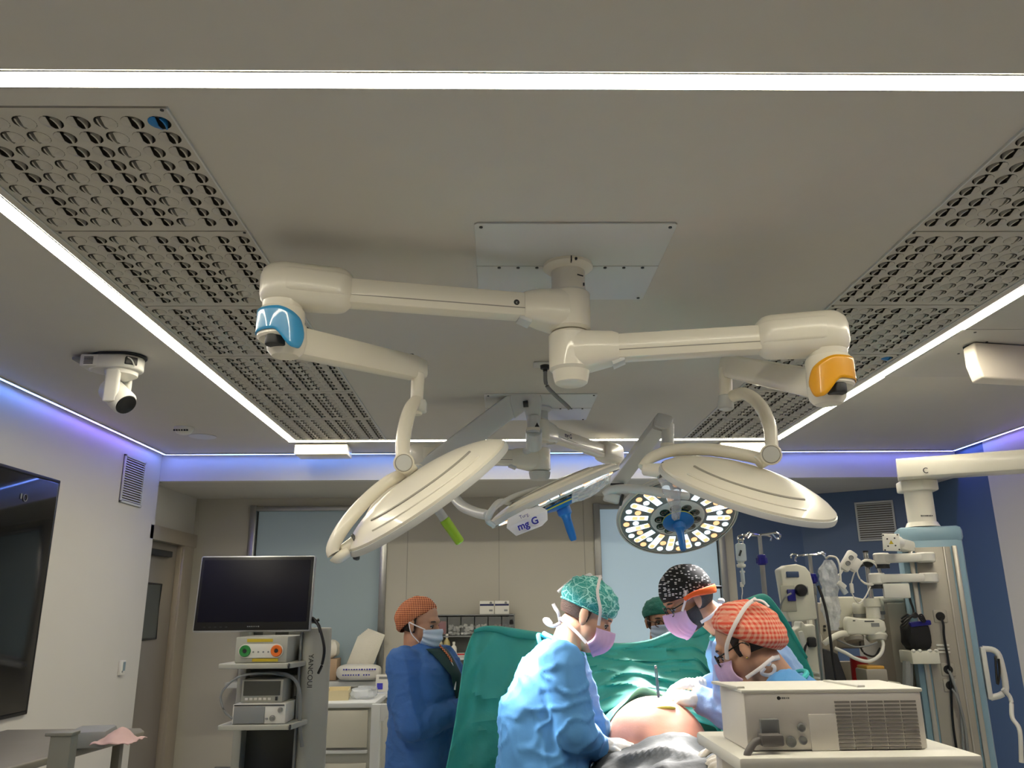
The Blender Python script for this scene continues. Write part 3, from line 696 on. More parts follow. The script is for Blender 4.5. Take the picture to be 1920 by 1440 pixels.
LC = thing('surgical_lamp', 'lit surgical lamp seen edge-on with a blue handle and taped white card', 'surgical lamp', P(1040, 932, 4.0), 'surgical lamps')
eC = PZ(790, 858, zh2)
d, s, e = hub_and_arm(LC, C2, zh2, .165, (eC.x, eC.y), r=.08)
MB().cyl(V((eC.x, eC.y, zh2-.06)), V((eC.x, eC.y, zh2-.2)), .075, .07, bev=.006, n=24).build('swivel_drum', GREYW, LC)
s0, s1 = P(800, 882, 5.5), P(975, 748, 5.3)
MB().beam(s0, s1, .17, .10, .15, .10, ch=.35, up=cf).build('spring_arm', GREYW, LC)
kn = [(x_, y_) for x_, y_ in ((956, 752), (962, 724), (985, 717), (1012, 735), (1016, 748), (1013, 790), (988, 790), (984, 770), (965, 785))]
kc = P(985, 752, 5.3); dz = (kc-CAM).dot(cf)/FPX
Rk = Mx((cr, -cu, cf)).transposed()
MB().prism([((x_-985)*dz, (y_-752)*dz) for x_, y_ in kn], kc-cf*.05, Rk, .10, bev=.01).build('arm_knuckle', GREYW, LC)
MB().cyl(P(981, 758, 5.24), P(990, 757, 5.24), .022, .024, n=12).build('arm_stop', DARK, LC)
MB().cyl(P(1000, 780, 5.3), P(1000, 812, 5.3), .042, .042, n=24, bev=.003).build('drop_post', GREYW, LC)
MB().cyl(P(1000, 803, 5.3), P(1000, 808, 5.3), .046, n=24).build('post_ring', CREAM, LC)
MB().cyl(P(1001, 808, 5.3), P(1001, 838, 5.42), .055, .055, n=24, bev=.003).build('post_sleeve', GREYW, LC)
tr = MB(); tp = P(1007, 797, 5.255); tr.prism([(-.016, -.012), (.016, -.012), (0, .018)], tp, Mx((cr, cu, -cf)).transposed(), .002); tr.build('warning_triangle', BLACK, LC, smooth=False)
MB().tube([P(1001, 836, 5.42), P(975, 850, 5.60), P(920, 850, 5.6), P(868, 880, 5.3), P(850, 918, 4.8), P(862, 945, 4.5), P(890, 960, 4.25), P(915, 966, 4.1)], [.026, .028, .03, .03, .03, .028, .026], 12).build('yoke_bow', GREYW, LC)
nC = (cr*.40 - cu*.86 - cf*.18)
cC = P(1042, 934, 4.0)
B_, L_, f = lamp_head(LC, cC, nC, -cf, .345, lit=True, H=.05)
handle(LC, cC+nC.normalized()*.02+cr*.015, nC, lean=nC*.8-cu*.3)
# loop grip at the left end
MB().tube([P(960, 945, 3.88), P(938, 940, 3.8), P(922, 955, 3.74), P(914, 975, 3.74), P(925, 985, 3.8)], .013, 10).build('loop_grip', GREYW, LC)
MB().tube([P(1010, 915, 3.95), P(965, 930, 3.85), P(930, 950, 3.78), P(916, 970, 3.76)], .012, 10).build('loop_grip', GREYW, LC)
# white folded card taped below the face, with hand lettering
CARD = mat('white_card', (236, 238, 246), .3, var=.02, coat=.3)
q = [P(952, 973, 3.7), P(1005, 945, 3.7), P(1026, 957, 3.66), P(1027, 975, 3.66), P(1016, 986, 3.66), P(968, 1005, 3.66), P(950, 990, 3.68)]
cd = MB(); cd.add(q[:3]+[q[6]], [[0, 1, 2, 3]]); cd.add(q[2:], [[0, 1, 2, 3, 4]])
cd_o = solid(cd.build('taped_card', CARD, LC, smooth=False), .003)
ex = (q[4]-q[5]).normalized(); nn = view(q[3]); ey = nn.cross(ex).normalized(); nn = ex.cross(ey)
NAVY = mat('marker_navy', (40, 40, 150), .5)
text('mg G', P(990, 982, 3.645), Mx((ex, ey, nn)).transposed(), .045, NAVY, cd_o, bold=.0012)
text('Turg.', P(983, 967, 3.645), Mx((ex, ey, nn)).transposed(), .022, NAVY, cd_o)
solid(MB().grid(lambda u_, v_: P(1072+70*u_, 925-38*u_+v_*(18+8*math.sin(u_*3)), 3.68)+V((0, noise.noise(V((u_*9, v_*6, 2)))*.02, 0)), 24, 10).build('clear_drape', mat('film_bright', (225, 235, 245), .15, alpha=.4, var=0), LC), .001)
ls2 = ls.copy(); lo2 = bpy.data.objects.new('lamp_beam', ls2); COL.objects.link(lo2); aim(lo2, cC+nC.normalized()*.30+cr*.06, FIELD+V((.05, 0, 0)))
beams = [(lo_, LD), (lo2, LC)]
for par, c_, n_, q_, pw in ((LA, cA, nA, P(1055, 1285, 3.30), .75), (LB, cB, nB, P(1330, 1270, 3.3), .45)):
    l2 = ls.copy(); l2.energy = SURG*pw; l2.spot_size = math.radians(40); o2_ = bpy.data.objects.new('lamp_beam', l2); COL.objects.link(o2_); aim(o2_, c_+n_.normalized()*.24, q_); beams.append((o2_, par))
for l_, par in beams:
    mw = l_.matrix_world.copy(); l_.parent = par; l_.matrix_parent_inverse = Mx.Translation(-WL[par]); l_.matrix_world = mw

# ---- other things on the ceiling
t = thing('ceiling_hose', 'thin grey hose hanging from a ceiling socket between the lamp columns', 'hose', PZ(1022, 682, CZ))
hb = PZ(1022, 682, CZ)
MB().box(hb-V((0, 0, .006)), (.14, .10, .012), bev=.004).build('socket_plate', GREYW, t)
MB().lathe(hb-V((0, 0, .012)), (0, 0, -1), [(0, 0), (.03, 0), (.028, .02), (.015, .022), (.012, .04), (0, .04)], 16).build('socket', DARK, t)
MB().tube([hb-V((0, 0, .04)), P(1024, 720, 4.55), P(1038, 738, 4.62), P(1060, 758, 4.7), P(1068, 766, 4.72)], .012, 10).build('hose', GREY, t)
t = thing('ptz_camera', 'white pan and tilt camera hanging from the ceiling on the left', 'camera', PZ(222, 662, CZ))
cc = PZ(222, 668, CZ)
MB().stadium(cc+V((-.04, 0, 0)), cc+V((.06, 0, 0)), .098, CZ-.014, CZ-.001, .003).build('mounting_plate', BLACK, t)
MB().stadium(cc+V((-.05, 0, 0)), cc+V((.05, 0, 0)), .095, CZ-.092, CZ-.012, .012).build('base', PLAST, t)
MB().box(cc+V((-.115, -.03, -.05)), (.10, .13, .07), bev=.008).build('rear_box', PLAST, t)
MB().box(cc+V((-.195, -.0, -.025)), (.08, .10, .02), bev=.006).build('connector_bar', GREY, t)
sl = MB()
for k in range(5): sl.box(cc+V((-.115, -.0965, -.035-.009*k)), (.05, .003, .004))
sl.build('vent_slots', DARK, t, smooth=False)
MB().box(cc+V((.105, -.066, -.05)), (.065, .03, .045), Mx.Rotation(.8, 3, 'Z'), .004).build('side_opening', BLACK, t)
MB().tube([cc+V((.085, -.095, -.03)), cc+V((.115, -.085, -.045)), cc+V((.13, -.066, -.08))], .004, 8).build('cable', PLAST, t)
MB().lathe(cc+V((.03, 0, -.092)), (0, 0, -1), [(0, 0), (.088, 0), (.085, .025), (.05, .045), (0, .045)], 28).build('turntable', PLAST, t)
for sy in (-.072, .072): MB().stadium((cc.x-.005, cc.y+sy), (cc.x+.045, cc.y+sy), .016, CZ-.285, CZ-.10, .008).build('yoke', PLAST, t)
hd = cc+V((.025, 0, -.235)); ax = V((.72, -.30, -.62)).normalized()
MB().lathe(hd-ax*.10, ax, [(0, 0), (.055, 0), (.068, .02), (.07, .17), (.06, .19), (0, .19)], 28).build('camera_head', PLAST, t)
MB().lathe(hd+ax*.09, ax, [(.0, .002), (.05, .002), (.056, .006), (.058, 0)], 24).build('lens', BLACK, t)
t = thing('smoke_detector', 'small round white detector on the ceiling by the left wall', 'detector', PZ(345, 800, CZ)-V((0, 0, .05)))
dc = PZ(345, 802, CZ)
MB().lathe(dc, (0, 0, -1), [(0, 0), (.075, 0), (.075, .015), (.055, .045), (.03, .055), (0, .055)], 24).build('body', PLAST, t)
sl = MB()
for k in range(6): sl.box(dc+V((-.05+.02*k, -.06, -.032)), (.012, .012, .012))
sl.build('inlet_slots', BLACK, t, smooth=False)
tag(MB().lathe(PZ(380, 818, CZ)+V((0, 0, 0)), (0, 0, -1), [(0, 0), (.11, 0), (.11, .004), (0, .006)], 28).build('ceiling_cover', GREYW), 'flat round cover plate on the ceiling beside the smoke detector', 'cover plate')
for nm, x0, x1, y_, lb in (('ceiling_box', 557, 655, 846, 'cream flat box under the ceiling beyond the left end of the far light strip'), ('ceiling_box', 1345, 1440, 833, 'cream flat box under the ceiling beyond the right end of the far light strip')):
    a_, b2 = P(x0, y_, 6.98), P(x1, y_, 6.98); t = thing(nm, lb, 'box', (a_+b2)/2)
    MB().box(((a_.x+b2.x)/2, 7.0, CZ-.055), (b2.x-a_.x, .24, .09), bev=.008).build('housing', CREAM, t)
    MB().box(((a_.x+b2.x)/2, 7.0, CZ-.006), (b2.x-a_.x-.03, .20, .012)).build('mounting_plate', GREYW, t)
pc = P(1872, 692, 4.25)
t = thing('wall_speaker', 'white speaker box hanging under the ceiling at the right edge', 'speaker', pc-V((0, 0, .13)))
Rp = Mx.Rotation(.18, 3, 'Z') @ Mx.Rotation(-.12, 3, 'X')
out = [(-.20, -.10), (.20, -.10), (.21, -.02), (.20, .115), (-.20, .115), (-.215, 0)]
MB().prism(out, pc, Rp @ Mx(((1, 0, 0), (0, 0, -1), (0, 1, 0))), .09, bev=.012).build('case', mat('warm_white_plastic', (232, 222, 208), .45), t)
MB().box(pc+Rp @ V((0, -.03, .13)), (.36, .10, .03), Rp, .006).build('bracket', DARK, t)
MB().cyl(pc+V((.02, .05, .12)), V((pc.x+.02, pc.y+.05, CZ)), .03).build('drop_rod', GREYW, t)
sc_ = MB().cyl((0, 0, 0), (0, 0, .003), .007, n=8).mesh('screw', DARK)
t = thing('access_panel', 'flush square access panel in the ceiling above the white speaker', 'access panel', PZ(1830, 620, CZ))
ap = PZ(1850, 640, CZ)
MB().box(ap+V((.2, .25, -.001)), (.9, .9, .004), bev=.001).build('panel', WHITE, t)
for k, (x_, y_) in enumerate(((1767, 640), (1828, 622), (1850, 640), (1797, 662), (1850, 640))): obj('screw', sc_, PZ(x_, y_, CZ)-V((0, 0, .006)), t)

# ================================================================== LEFT SIDE: endoscopy tower, cabinets, shelves
I3 = Mx.Identity(3)
FRONT = Mx(((1, 0, 0), (0, 0, -1), (0, 1, 0)))      # local x right, y up, z toward the viewer
def bars(o, R, w_, h_, n, m, parent):
    # print too small to read in the photo: a row of tiny blocks
    b_ = MB(); rr = random.Random(n)
    for k in range(n): b_.box(V(o)+R @ V((-w_/2+w_*(k+.5)/n, 0, 0)), (w_/n*rr.uniform(.45, .8), h_*rr.uniform(.6, 1), .001), R)
    return b_.build('small_print', m, parent, smooth=False)
def px2m(Y): return Y/FPX*1.03
SCREEN = mat('dark_screen', (9, 9, 26), .45, var=.1, scale=2, spec=.25)
BEIGE = mat('beige_enamel', (196, 192, 176), .45, var=.03)
TGREY = mat('tower_grey', (168, 168, 158), .45, var=.03)
# --- monitor on the tower
t = thing('endoscopy_monitor', 'large dark flat monitor on top of the endoscopy tower', 'monitor', P(478, 1180, 4.8))
Rm = Mx.Rotation(.03, 3, 'Z') @ Mx.Rotation(-.10, 3, 'X')
mc = P(480, 1113, 4.75)
MB().box(mc, (.650, .05, .42), Rm, .010).build('casing', mat('monitor_silver', (178, 180, 182), .3, .4), t)
MB().box(mc+Rm @ V((0, -.0215, .0)), (.636, .012, .406), Rm, .004).build('bezel', BLACK, t)
MB().box(mc+Rm @ V((0, -.027, .014)), (.604, .006, .345), Rm, .001).build('screen', SCREEN, t)
bars(mc+Rm @ V((.01, -.0305, -.183)), Rm @ FRONT, .07, .008, 7, GREY, t)
bt = MB()
for k in range(5): bt.box(mc+Rm @ V((-.26+.03*k, -.0285, -.184)), (.012, .003, .006), Rm)
bt.build('buttons', DARK, t, smooth=False)
MB().box(mc+V((.0, .05, -.10)), (.14, .06, .2), bev=.01).build('rear_bracket', GREY, t)
# --- tower
TX, TY = P(480, 1300, 4.62).x, 4.62
t = thing('endoscopy_tower', 'grey equipment tower with shelves under the dark monitor', 'equipment cart', (TX, 4.85, 0))
pc = P(588, 1300, 4.85); 
po = MB().stadium((pc.x-.03, 4.83), (pc.x+.03, 4.90), .045, .12, 1.50, .01); post = po.build('column', TGREY, t)
MB().box((pc.x-.075, 4.86, .8), (.012, .16, 1.36), bev=.003).build('column_channel', GREY, t)
sgx = pc.x+.0; txm = mat('black_print', (20, 20, 20), .5)
text('YANCOUI', V((pc.x-.012, 4.783, 1.27)), FRONT @ Mx.Rotation(-PI/2, 3, 'Z'), .040, txm, post)
def zt(y, Y): return P(480, y, Y).z
zs1, zs2, zs3 = zt(1243, 4.62), zt(1357, 4.62), .62
for z_, xl, xr in ((zs1, 412, 547), (zs2, 420, 556)):
    a_, b2 = P(xl, 1243, 4.6).x, P(xr, 1243, 4.6).x
    o2 = [(a_, 4.58), (b2-.02, 4.58), (b2, 4.60), (b2+.07, 4.98), (a_+.03, 4.98)]
    MB().prism(o2, (0, 0, z_-.028), I3, .028, bev=.006).build('shelf', TGREY, t)
    MB().cyl((b2-.012, 4.575, z_-.014), (b2-.005, 4.575, z_-.014), .0135, n=12).build('shelf_end', DARK, t)
MB().box((TX+.02, 5.0, .82), (.40, .03, 1.36), bev=.004).build('back_panel', mat('tower_back', (70, 72, 68), .6), t)
MB().box((TX-.165, 4.95, .82), (.05, .12, 1.38), bev=.008).build('left_post', TGREY, t)
for k in range(3):
    z_ = .60-.18*k
    dr = MB().box((TX+.02, 4.78, z_), (.40, .36, .165), bev=.008).build('drawer', GREY, t)
    MB().tube([(TX-.06, 4.598, z_+.04), (TX-.06, 4.578, z_+.04), (TX+.1, 4.578, z_+.04), (TX+.1, 4.598, z_+.04)], .006, 8, k=2).build('drawer_handle', TGREY, dr)
MB().box((TX+.03, 4.84, .14), (.50, .5, .05), bev=.015).build('base', TGREY, t)
wm = MB().lathe((0, 0, 0), (1, 0, 0), [(0, 0), (.045, 0), (.05, .006), (.05, .024), (.045, .03), (0, .03)], 18).mesh('castor', DARK)
for sx in (-.2, .22):
    for sy in (-.2, .2): obj('castor', wm, V((TX+.02+sx, 4.84+sy, .05)), t)
    # castors reach the floor
cab = MB().tube([P(572, 1158, 4.78), P(588, 1160, 4.76), P(600, 1180, 4.74), P(608, 1215, 4.72), P(604, 1245, 4.74), P(597, 1262, 4.78)], .008, 8)
cab.tube([P(566, 1165, 4.78), P(582, 1163, 4.77), P(596, 1170, 4.76), P(601, 1185, 4.78)], .009, 8); cab.tube([P(568, 1157, 4.8), P(585, 1166, 4.8), P(598, 1162, 4.82)], .009, 8)
cab.build('cable_bundle', BLACK, t)
MB().tube([P(545, 1270, 4.75), P(500, 1262, 4.66), P(450, 1268, 4.6), P(422, 1290, 4.58), P(414, 1310, 4.58), P(422, 1335, 4.58), P(440, 1350, 4.6)], .006, 8).build('grey_hose', GREY, t)
MB().tube([P(470, 1266, 4.8), P(520, 1262, 4.72), P(550, 1272, 4.7), P(562, 1300, 4.7), P(562, 1360, 4.72), P(566, 1400, 4.74)], .010, 8).build('light_cable', GREY, t)
mp = MB().box(P(505, 1183, 4.98), (.07, .01, .09)); mp.build('mesh_plate', TGREY, t, smooth=False)
mp = MB().box(P(553, 1185, 4.98), (.07, .01, .07)); mp.build('mesh_plate', TGREY, t, smooth=False)
lp = MB().tube([P(425, 1177, 4.76), P(432, 1182, 4.76), P(440, 1176, 4.76), P(448, 1182, 4.76), P(456, 1177, 4.76)], .004, 6); lp.build('monitor_cable', BLACK, t)
# --- light source with green and orange knobs
zd = zs1+.001; a_, b2 = P(440, 1243, 4.62).x, P(538, 1243, 4.62).x; cx = (a_+b2)/2; wd = b2-a_; hd_ = zt(1205, 4.62)-zd+.03
t = thing('light_source', 'grey device with a green and an orange socket on the tower shelf', 'medical device', (cx, 4.78, zd))
MB().box((cx, 4.78, zd+hd_/2), (wd, .34, hd_), bev=.006).build('case', TGREY, t)
pl = MB().stadium((-.085, 0), (.085, 0), .036, 0, .003, .001)
pl2 = MB(); pl2.v = [V((cx+.0+p.x, 4.606-p.z, zd+hd_*.46+p.y)) for p in pl.v]; pl2.f = pl.f; pl2.m = pl.m; pl2.uv = pl.uv
pl2.build('control_panel', PLAST, t)
for sx, mm in ((-.085, mat('green_socket', (46, 128, 62), .35)), (.085, mat('orange_socket', (226, 112, 40), .35))):
    k_ = MB().lathe((cx+sx, 4.604, zd+hd_*.46), (0, -1, 0), [(0, .004), (.009, .004), (.012, .010), (.028, .012), (.031, .006), (.031, 0)], 24).build('socket_ring', mm, t)
    MB().cyl((cx+sx, 4.600, zd+hd_*.46), (cx+sx, 4.594, zd+hd_*.46), .010, n=14).build('socket_core', DARK, k_)
YELT = mat('yellow_warning_tape', (196, 172, 40), .5)
MB().box((cx-.01, 4.609, zd+hd_-.018), (.14, .003, .016)).build('warning_tape', YELT, t, smooth=False)
MB().box((cx+.025, 4.609, zd+.014), (.14, .003, .016)).build('warning_tape', YELT, t, smooth=False)
bt = MB()
for k in range(4): bt.cyl((cx-.04+.027*k, 4.604, zd+hd_*.42), (cx-.04+.027*k, 4.601, zd+hd_*.42), .005, n=8)
bt.build('buttons', GREY, t)
# --- video processor (upper) and insufflator (lower) on the second shelf
a_, b2 = P(435, 1357, 4.6).x, P(535, 1357, 4.6).x; cx = (a_+b2)/2; wd = b2-a_; h1_ = zt(1320, 4.6)-zs2; h2_ = zt(1274, 4.66)-zs2-h1_
t = thing('video_processor', 'grey device with dark panel and round dials on the lower tower shelf', 'medical device', (cx, 4.76, zs2))
MB().box((cx, 4.76, zs2+.001+h1_/2), (wd, .34, h1_-.002), bev=.005).build('case', PLAST, t)
MB().box((cx-wd*.18, 4.588, zs2+h1_*.46), (wd*.58, .006, h1_*.82), bev=.001).build('dark_panel', GREY, t)
MB().box((cx, 4.588, zs2+h1_*.95), (wd*.94, .005, h1_*.05)).build('top_stripe', DARK, t, smooth=False)
for dx, dz_, r_ in ((wd*.40, h1_*.70, .014), (wd*.26, h1_*.30, .016), (wd*.155, h1_*.28, .007)):
    k_ = MB().lathe((cx+dx, 4.59, zs2+dz_), (0, -1, 0), [(0, .012), (r_*.6, .012), (r_*.7, .006), (r_, .005), (r_, 0)], 18).build('dial', STEEL, t)
for k in range(8): pass
t = thing('image_recorder', 'grey device with a dark window stacked on the dialled device', 'medical device', (cx, 4.8, zs2+h1_))
cx2 = P(491, 1300, 4.66).x; w2_ = P(530, 1300, 4.66).x-P(452, 1300, 4.66).x
MB().box((cx2, 4.82, zs2+h1_+h2_/2), (w2_, .32, h2_-.002), bev=.005).build('case', TGREY, t)
MB().box((cx2, 4.657, zs2+h1_+h2_*.62), (w2_*.88, .006, h2_*.62), bev=.001).build('dark_window', mat('dim_display', (72, 72, 66), .3), t)
bt = MB()
for k in range(6): bt.box((cx2-w2_*.36+w2_*.11*k, 4.657, zs2+h1_+h2_*.16), (w2_*.07, .004, h2_*.10), bev=.001)
bt.build('buttons', PLAST, t)
MB().box((cx2+w2_*.36, 4.657, zs2+h1_+h2_*.17), (.012, .006, h2_*.16)).build('switch', DARK, t, smooth=False)

# --- steel-edged cabinet cart under window 1
YC = 6.6; a_, b2 = P(582, 1320, YC).x, P(700, 1320, YC).x; zc_ = P(640, 1318, YC).z
t = thing('cabinet', 'low beige cabinet with a light top under the left window', 'cabinet', ((a_+b2)/2, YC+.3, 0))
MB().box(((a_+b2)/2, YC+.30, zc_-.018), (b2-a_+.03, .62, .036), bev=.006).build('top', GREYW, t)
MB().box(((a_+b2)/2, YC+.31, (zc_-.036)/2+.03), (b2-a_, .58, zc_-.10), bev=.004).build('carcass', TGREY, t)
zf1, zf0 = P(640, 1332, YC).z, P(640, 1402, YC).z
d_ = MB().box(((a_+b2)/2-.01, YC+.01, (zf1+zf0)/2), (b2-a_-.06, .025, zf1-zf0), bev=.004).build('tilt_door', BEIGE, t)
MB().box(((a_+b2)/2-.01, YC+.005, zf0-.03), (b2-a_-.05, .03, .022), bev=.004).build('lower_rail', GREYW, t)
d_ = MB().box(((a_+b2)/2-.01, YC+.01, zf0/2-.03), (b2-a_-.06, .025, zf0-.16), bev=.004).build('lower_door', BEIGE, t)
p0 = P(706, 1320, YC-.06)
bn = thing('cabinet_post', 'light grey upright post with a bracket beside the beige cabinet', 'post', (p0.x, p0.y, 0))
MB().box((p0.x, p0.y, p0.z/2), (.07, .05, p0.z), bev=.006).build('upright', GREYW, bn)
MB().prism([(0, 0), (.11, .0), (.11, -.03), (.03, -.12), (0, -.12)], (p0.x+.03, p0.y+.02, p0.z), FRONT, .04, bev=.004).build('bracket', GREYW, bn)
# tray, clear packs and carton on the cabinet
tp = PZ(630, 1312, zc_); t = thing('card_tray', 'open cream cardboard tray on the beige cabinet', 'tray', (tp.x, tp.y, zc_))
kr = MB(); Rz = Mx.Rotation(.12, 3, 'Z'); W_, D_, H_ = .17, .34, .075
kr.box(tp+V((0, .1, .004)), (W_, D_, .006), Rz)
for sx in (-1, 1): kr.box(tp+V((0, .1, H_/2))+Rz @ V((sx*W_/2, 0, 0)), (.005, D_, H_), Rz); kr.box(tp+V((0, .1, H_/2))+Rz @ V((0, sx*D_/2, 0)), (W_, .005, H_), Rz)
kr.build('tray_body', mat('cream_card', (214, 200, 160), .7), t, smooth=False)
FILM = mat('clear_pack_film', (215, 220, 222), .2, alpha=.45, var=.1, bump=.3, bscale=25)
def lump(c, s, m, name, label, cat, seed=0, amp=.16, parent=None):
    b_ = MB().ell((0, 0, 0), (1, 1, 1), n=20, m=14)
    pts = []
    for p in b_.v:
        q = V((math.copysign(abs(p.x)**.55, p.x), math.copysign(abs(p.y)**.55, p.y), math.copysign(abs(p.z)**.6, p.z)))
        k = 1+amp*noise.noise(p*2.6+V((seed, seed*2, 0)))
        pts.append(V(c)+V((q.x*s[0]*k, q.y*s[1]*k, q.z*s[2]*k)))
    b_.v = pts; o_ = b_.build(name, m, parent)
    return tag(o_, label, cat) if parent is None else o_
cp = PZ(678, 1312, zc_)
lump(cp+V((0, .12, .045)), (.10, .13, .042), FILM, 'film_pack', 'crumpled clear plastic pack on the beige cabinet beside the cream tray', 'plastic pack', 3)
YK = 7.4; kp = P(720, 1312, YK)
st = thing('side_counter', 'grey side counter behind the nurse along the back wall', 'counter', (-.4, 8.2, 0))
zk = P(720, 1312, YK).z
MB().box((-.40, 8.30, zk-.02), (2.0, .68, .04), bev=.006).build('worktop', GREYW, st)
for k in range(4): 
    f_ = MB().box((-1.15+.5*k, 8.32, (zk-.04)/2+.02), (.49, .6, zk-.10), bev=.005).build('cupboard', TGREY, st)
    MB().box((-1.15+.5*k, 8.012, zk-.12), (.14, .012, .014), bev=.003).build('cupboard_handle', STEEL, f_)
kp = P(721, 1308, 8.15); bxs = thing('carton', 'white carton with a blue square mark behind the nurse', 'carton', (kp.x, kp.y, zk))
MB().box((kp.x, kp.y, zk+.075), (.16, .12, .15), bev=.003).build('box', PLAST, bxs)
MB().box((kp.x-.04, kp.y-.061, zk+.05), (.055, .003, .055)).build('blue_mark', mat('print_blue', (60, 60, 180), .5), bxs, smooth=False)
MB().box((kp.x-.0, kp.y-.061, zk+.125), (.10, .003, .02)).build('print_line', GREY, bxs, smooth=False)
# --- window sill shelf with packs
MB_s = MB().box(((W1[0]+W1[1])/2, YB-.16, WZ0-.03), (W1[1]-W1[0]+.1, .36, .05), bev=.006); struct(MB_s.build('trim_2', GREYW), 'window sill')
PAPER = mat('paper_wrap', (222, 218, 204), .6, bump=.25, bscale=30, var=.06)
sx0 = P(613, 1240, 8.5); 
t = thing('carton', 'brown carton with clear wrapped packs on the window sill', 'carton', (sx0.x, 8.5, WZ0))
MB().box((sx0.x, 8.5, WZ0+.10), (.24, .22, .20), bev=.004).build('box', mat('brown_card', (176, 150, 122), .7), t)
lump((sx0.x+.0, 8.5, WZ0+.29), (.11, .09, .085), PAPER, 'wrapped_pack', '', '', 5, parent=t)
t = thing('soft_pack', 'white printed plastic pack lying on the window sill', 'pack', (P(672, 1258, 8.3).x, 8.32, WZ0))
pp = P(672, 1258, 8.3); lump((pp.x, 8.34, WZ0+.08), (.215, .10, .075), PLAST, 'pack', '', '', 9, .06, parent=t)
for k, (dx, dz_, n_) in enumerate(((.02, .03, 13), (-.06, -.02, 7), (.09, -.02, 3))): bars(V((pp.x+dx, 8.232, WZ0+.08+dz_)), FRONT, .025*n_, .016, n_, NAVY, t)
pp = P(688, 1222, 8.5)
gp = thing('paper_stack', 'stack of tilted paper-wrapped packs standing behind the printed pack', 'paper packs', (pp.x, 8.55, WZ0), None)
for k in range(7):
    MB().box((pp.x+.015*k-.06, 8.50+.006*k, WZ0+.24+.012*k), (.19, .014, .30), Mx.Rotation(.35, 3, 'Y') @ Mx.Rotation(-.1, 3, 'X'), .003).build('pack', PAPER, gp)

# --- bin rack and shelf on the back wall
YS = 8.42
def zb(y): return P(890, y, YS).z
x0, x1 = P(813, 1170, YS).x, P(966, 1170, YS).x; z0, z1 = zb(1193), zb(1153)
t = thing('bin_rack', 'rack of clear tilting bins on the back wall behind the nurse', 'storage rack', ((x0+x1)/2, YS+.1, z0))
MB().box(((x0+x1)/2, YS+.17, (z0+z1)/2), (x1-x0, .02, z1-z0), bev=.002).build('back', GREY, t)
for zz in (z0, z1): MB().box(((x0+x1)/2, YS+.09, zz), (x1-x0, .18, .012), bev=.002).build('rail', GREY, t)
CLRB = mat('smoky_clear_plastic', (170, 172, 170), .12, alpha=.35, var=.02)
nb = 6; bwid = (x1-x0)/nb
FILLS = [(150, 30, 60), (205, 206, 204), (232, 232, 228), (205, 200, 190), (176, 140, 140), (120, 120, 120)]
for k in range(nb):
    xc = x0+bwid*(k+.5)
    b_ = MB().prism([(0, 0), (.13, 0), (.16, z1-z0-.03), (0, z1-z0-.03)], (xc+bwid*.46, YS+.16, z0+.012), Mx(((0, 0, -1), (-1, 0, 0), (0, 1, 0))), bwid*.92, bev=.003).build('bin', CLRB, t)
    hb_ = (z1-z0)*(.42 if k else .62)
    fl = MB(); rr = random.Random(k)
    if k == 0:
        fl.box((xc, YS+.09, z0+.02+hb_/2), (bwid*.8, .10, hb_), bev=.01)
    else:
        for q in range(26): fl.cyl(*(lambda p, d_: (p, p+d_*.03))(V((xc+rr.uniform(-.4, .4)*bwid, YS+.05+rr.uniform(0, .08), z0+.02+rr.uniform(0, hb_))), V((rr.uniform(-1, 1), rr.uniform(-1, 1), rr.uniform(-.5, .5)))), .012, n=7)
    fo = fl.build('bin_contents', mat('contents_%d' % k, FILLS[k], .5), b_); fo['kind'] = 'stuff'
for k, px in enumerate((913, 941)):
    c_ = P(px, 1141, YS+.05); hh = zb(1128)-zb(1153)
    t = thing('mask_box', ('left' if k == 0 else 'right')+' one of the two white and navy cartons on the bin rack', 'carton', (c_.x, c_.y, z1+.006), 'cartons on the bin rack')
    MB().box((c_.x, c_.y, z1+.006+hh/2), (.145, .11, hh-.002), bev=.003).build('box', PLAST, t)
    MB().box((c_.x, c_.y-.0555, z1+.006+hh*.70), (.14, .002, hh*.14)).build('navy_band', mat('navy_ink', (30, 34, 84), .5), t, smooth=False)
    MB().box((c_.x+.04, c_.y-.0555, z1+.006+hh*.28), (.035, .002, hh*.14)).build('grey_mark', GREY, t, smooth=False)
    MB().cyl((c_.x+.04, c_.y-.056, z1+.006+hh*.84), (c_.x+.04, c_.y-.058, z1+.006+hh*.84), .013, n=14).build('round_mark', GREY, t)
c_ = P(959, 1161, YS-.02); tag(MB().box((c_.x, c_.y+.05, c_.z), (.055, .05, .11), bev=.018).build('wall_holder', BLACK), 'small black rounded holder at the right end of the bin rack', 'holder')
zsh = zb(1232)
t = thing('wall_shelf', 'grey wall shelf with bottles below the bin rack', 'shelf', ((x0+x1)/2, YS, zsh))
MB().box(((x0+x1)/2-.05, YS+.08, zsh-.012), (x1-x0+.15, .26, .024), bev=.003).build('board', GREYW, t)
MB().box(((x0+x1)/2-.05, YS+.19, (zsh+z0)/2), (x1-x0+.15, .02, z0-zsh), bev=.003).build('back', mat('shelf_back', (120, 120, 116), .5), t)
MB().box(((x0+x1)/2-.05, YS+.06, zsh-.05), (x1-x0+.15, .02, .06), bev=.003).build('lip', GREY, t)
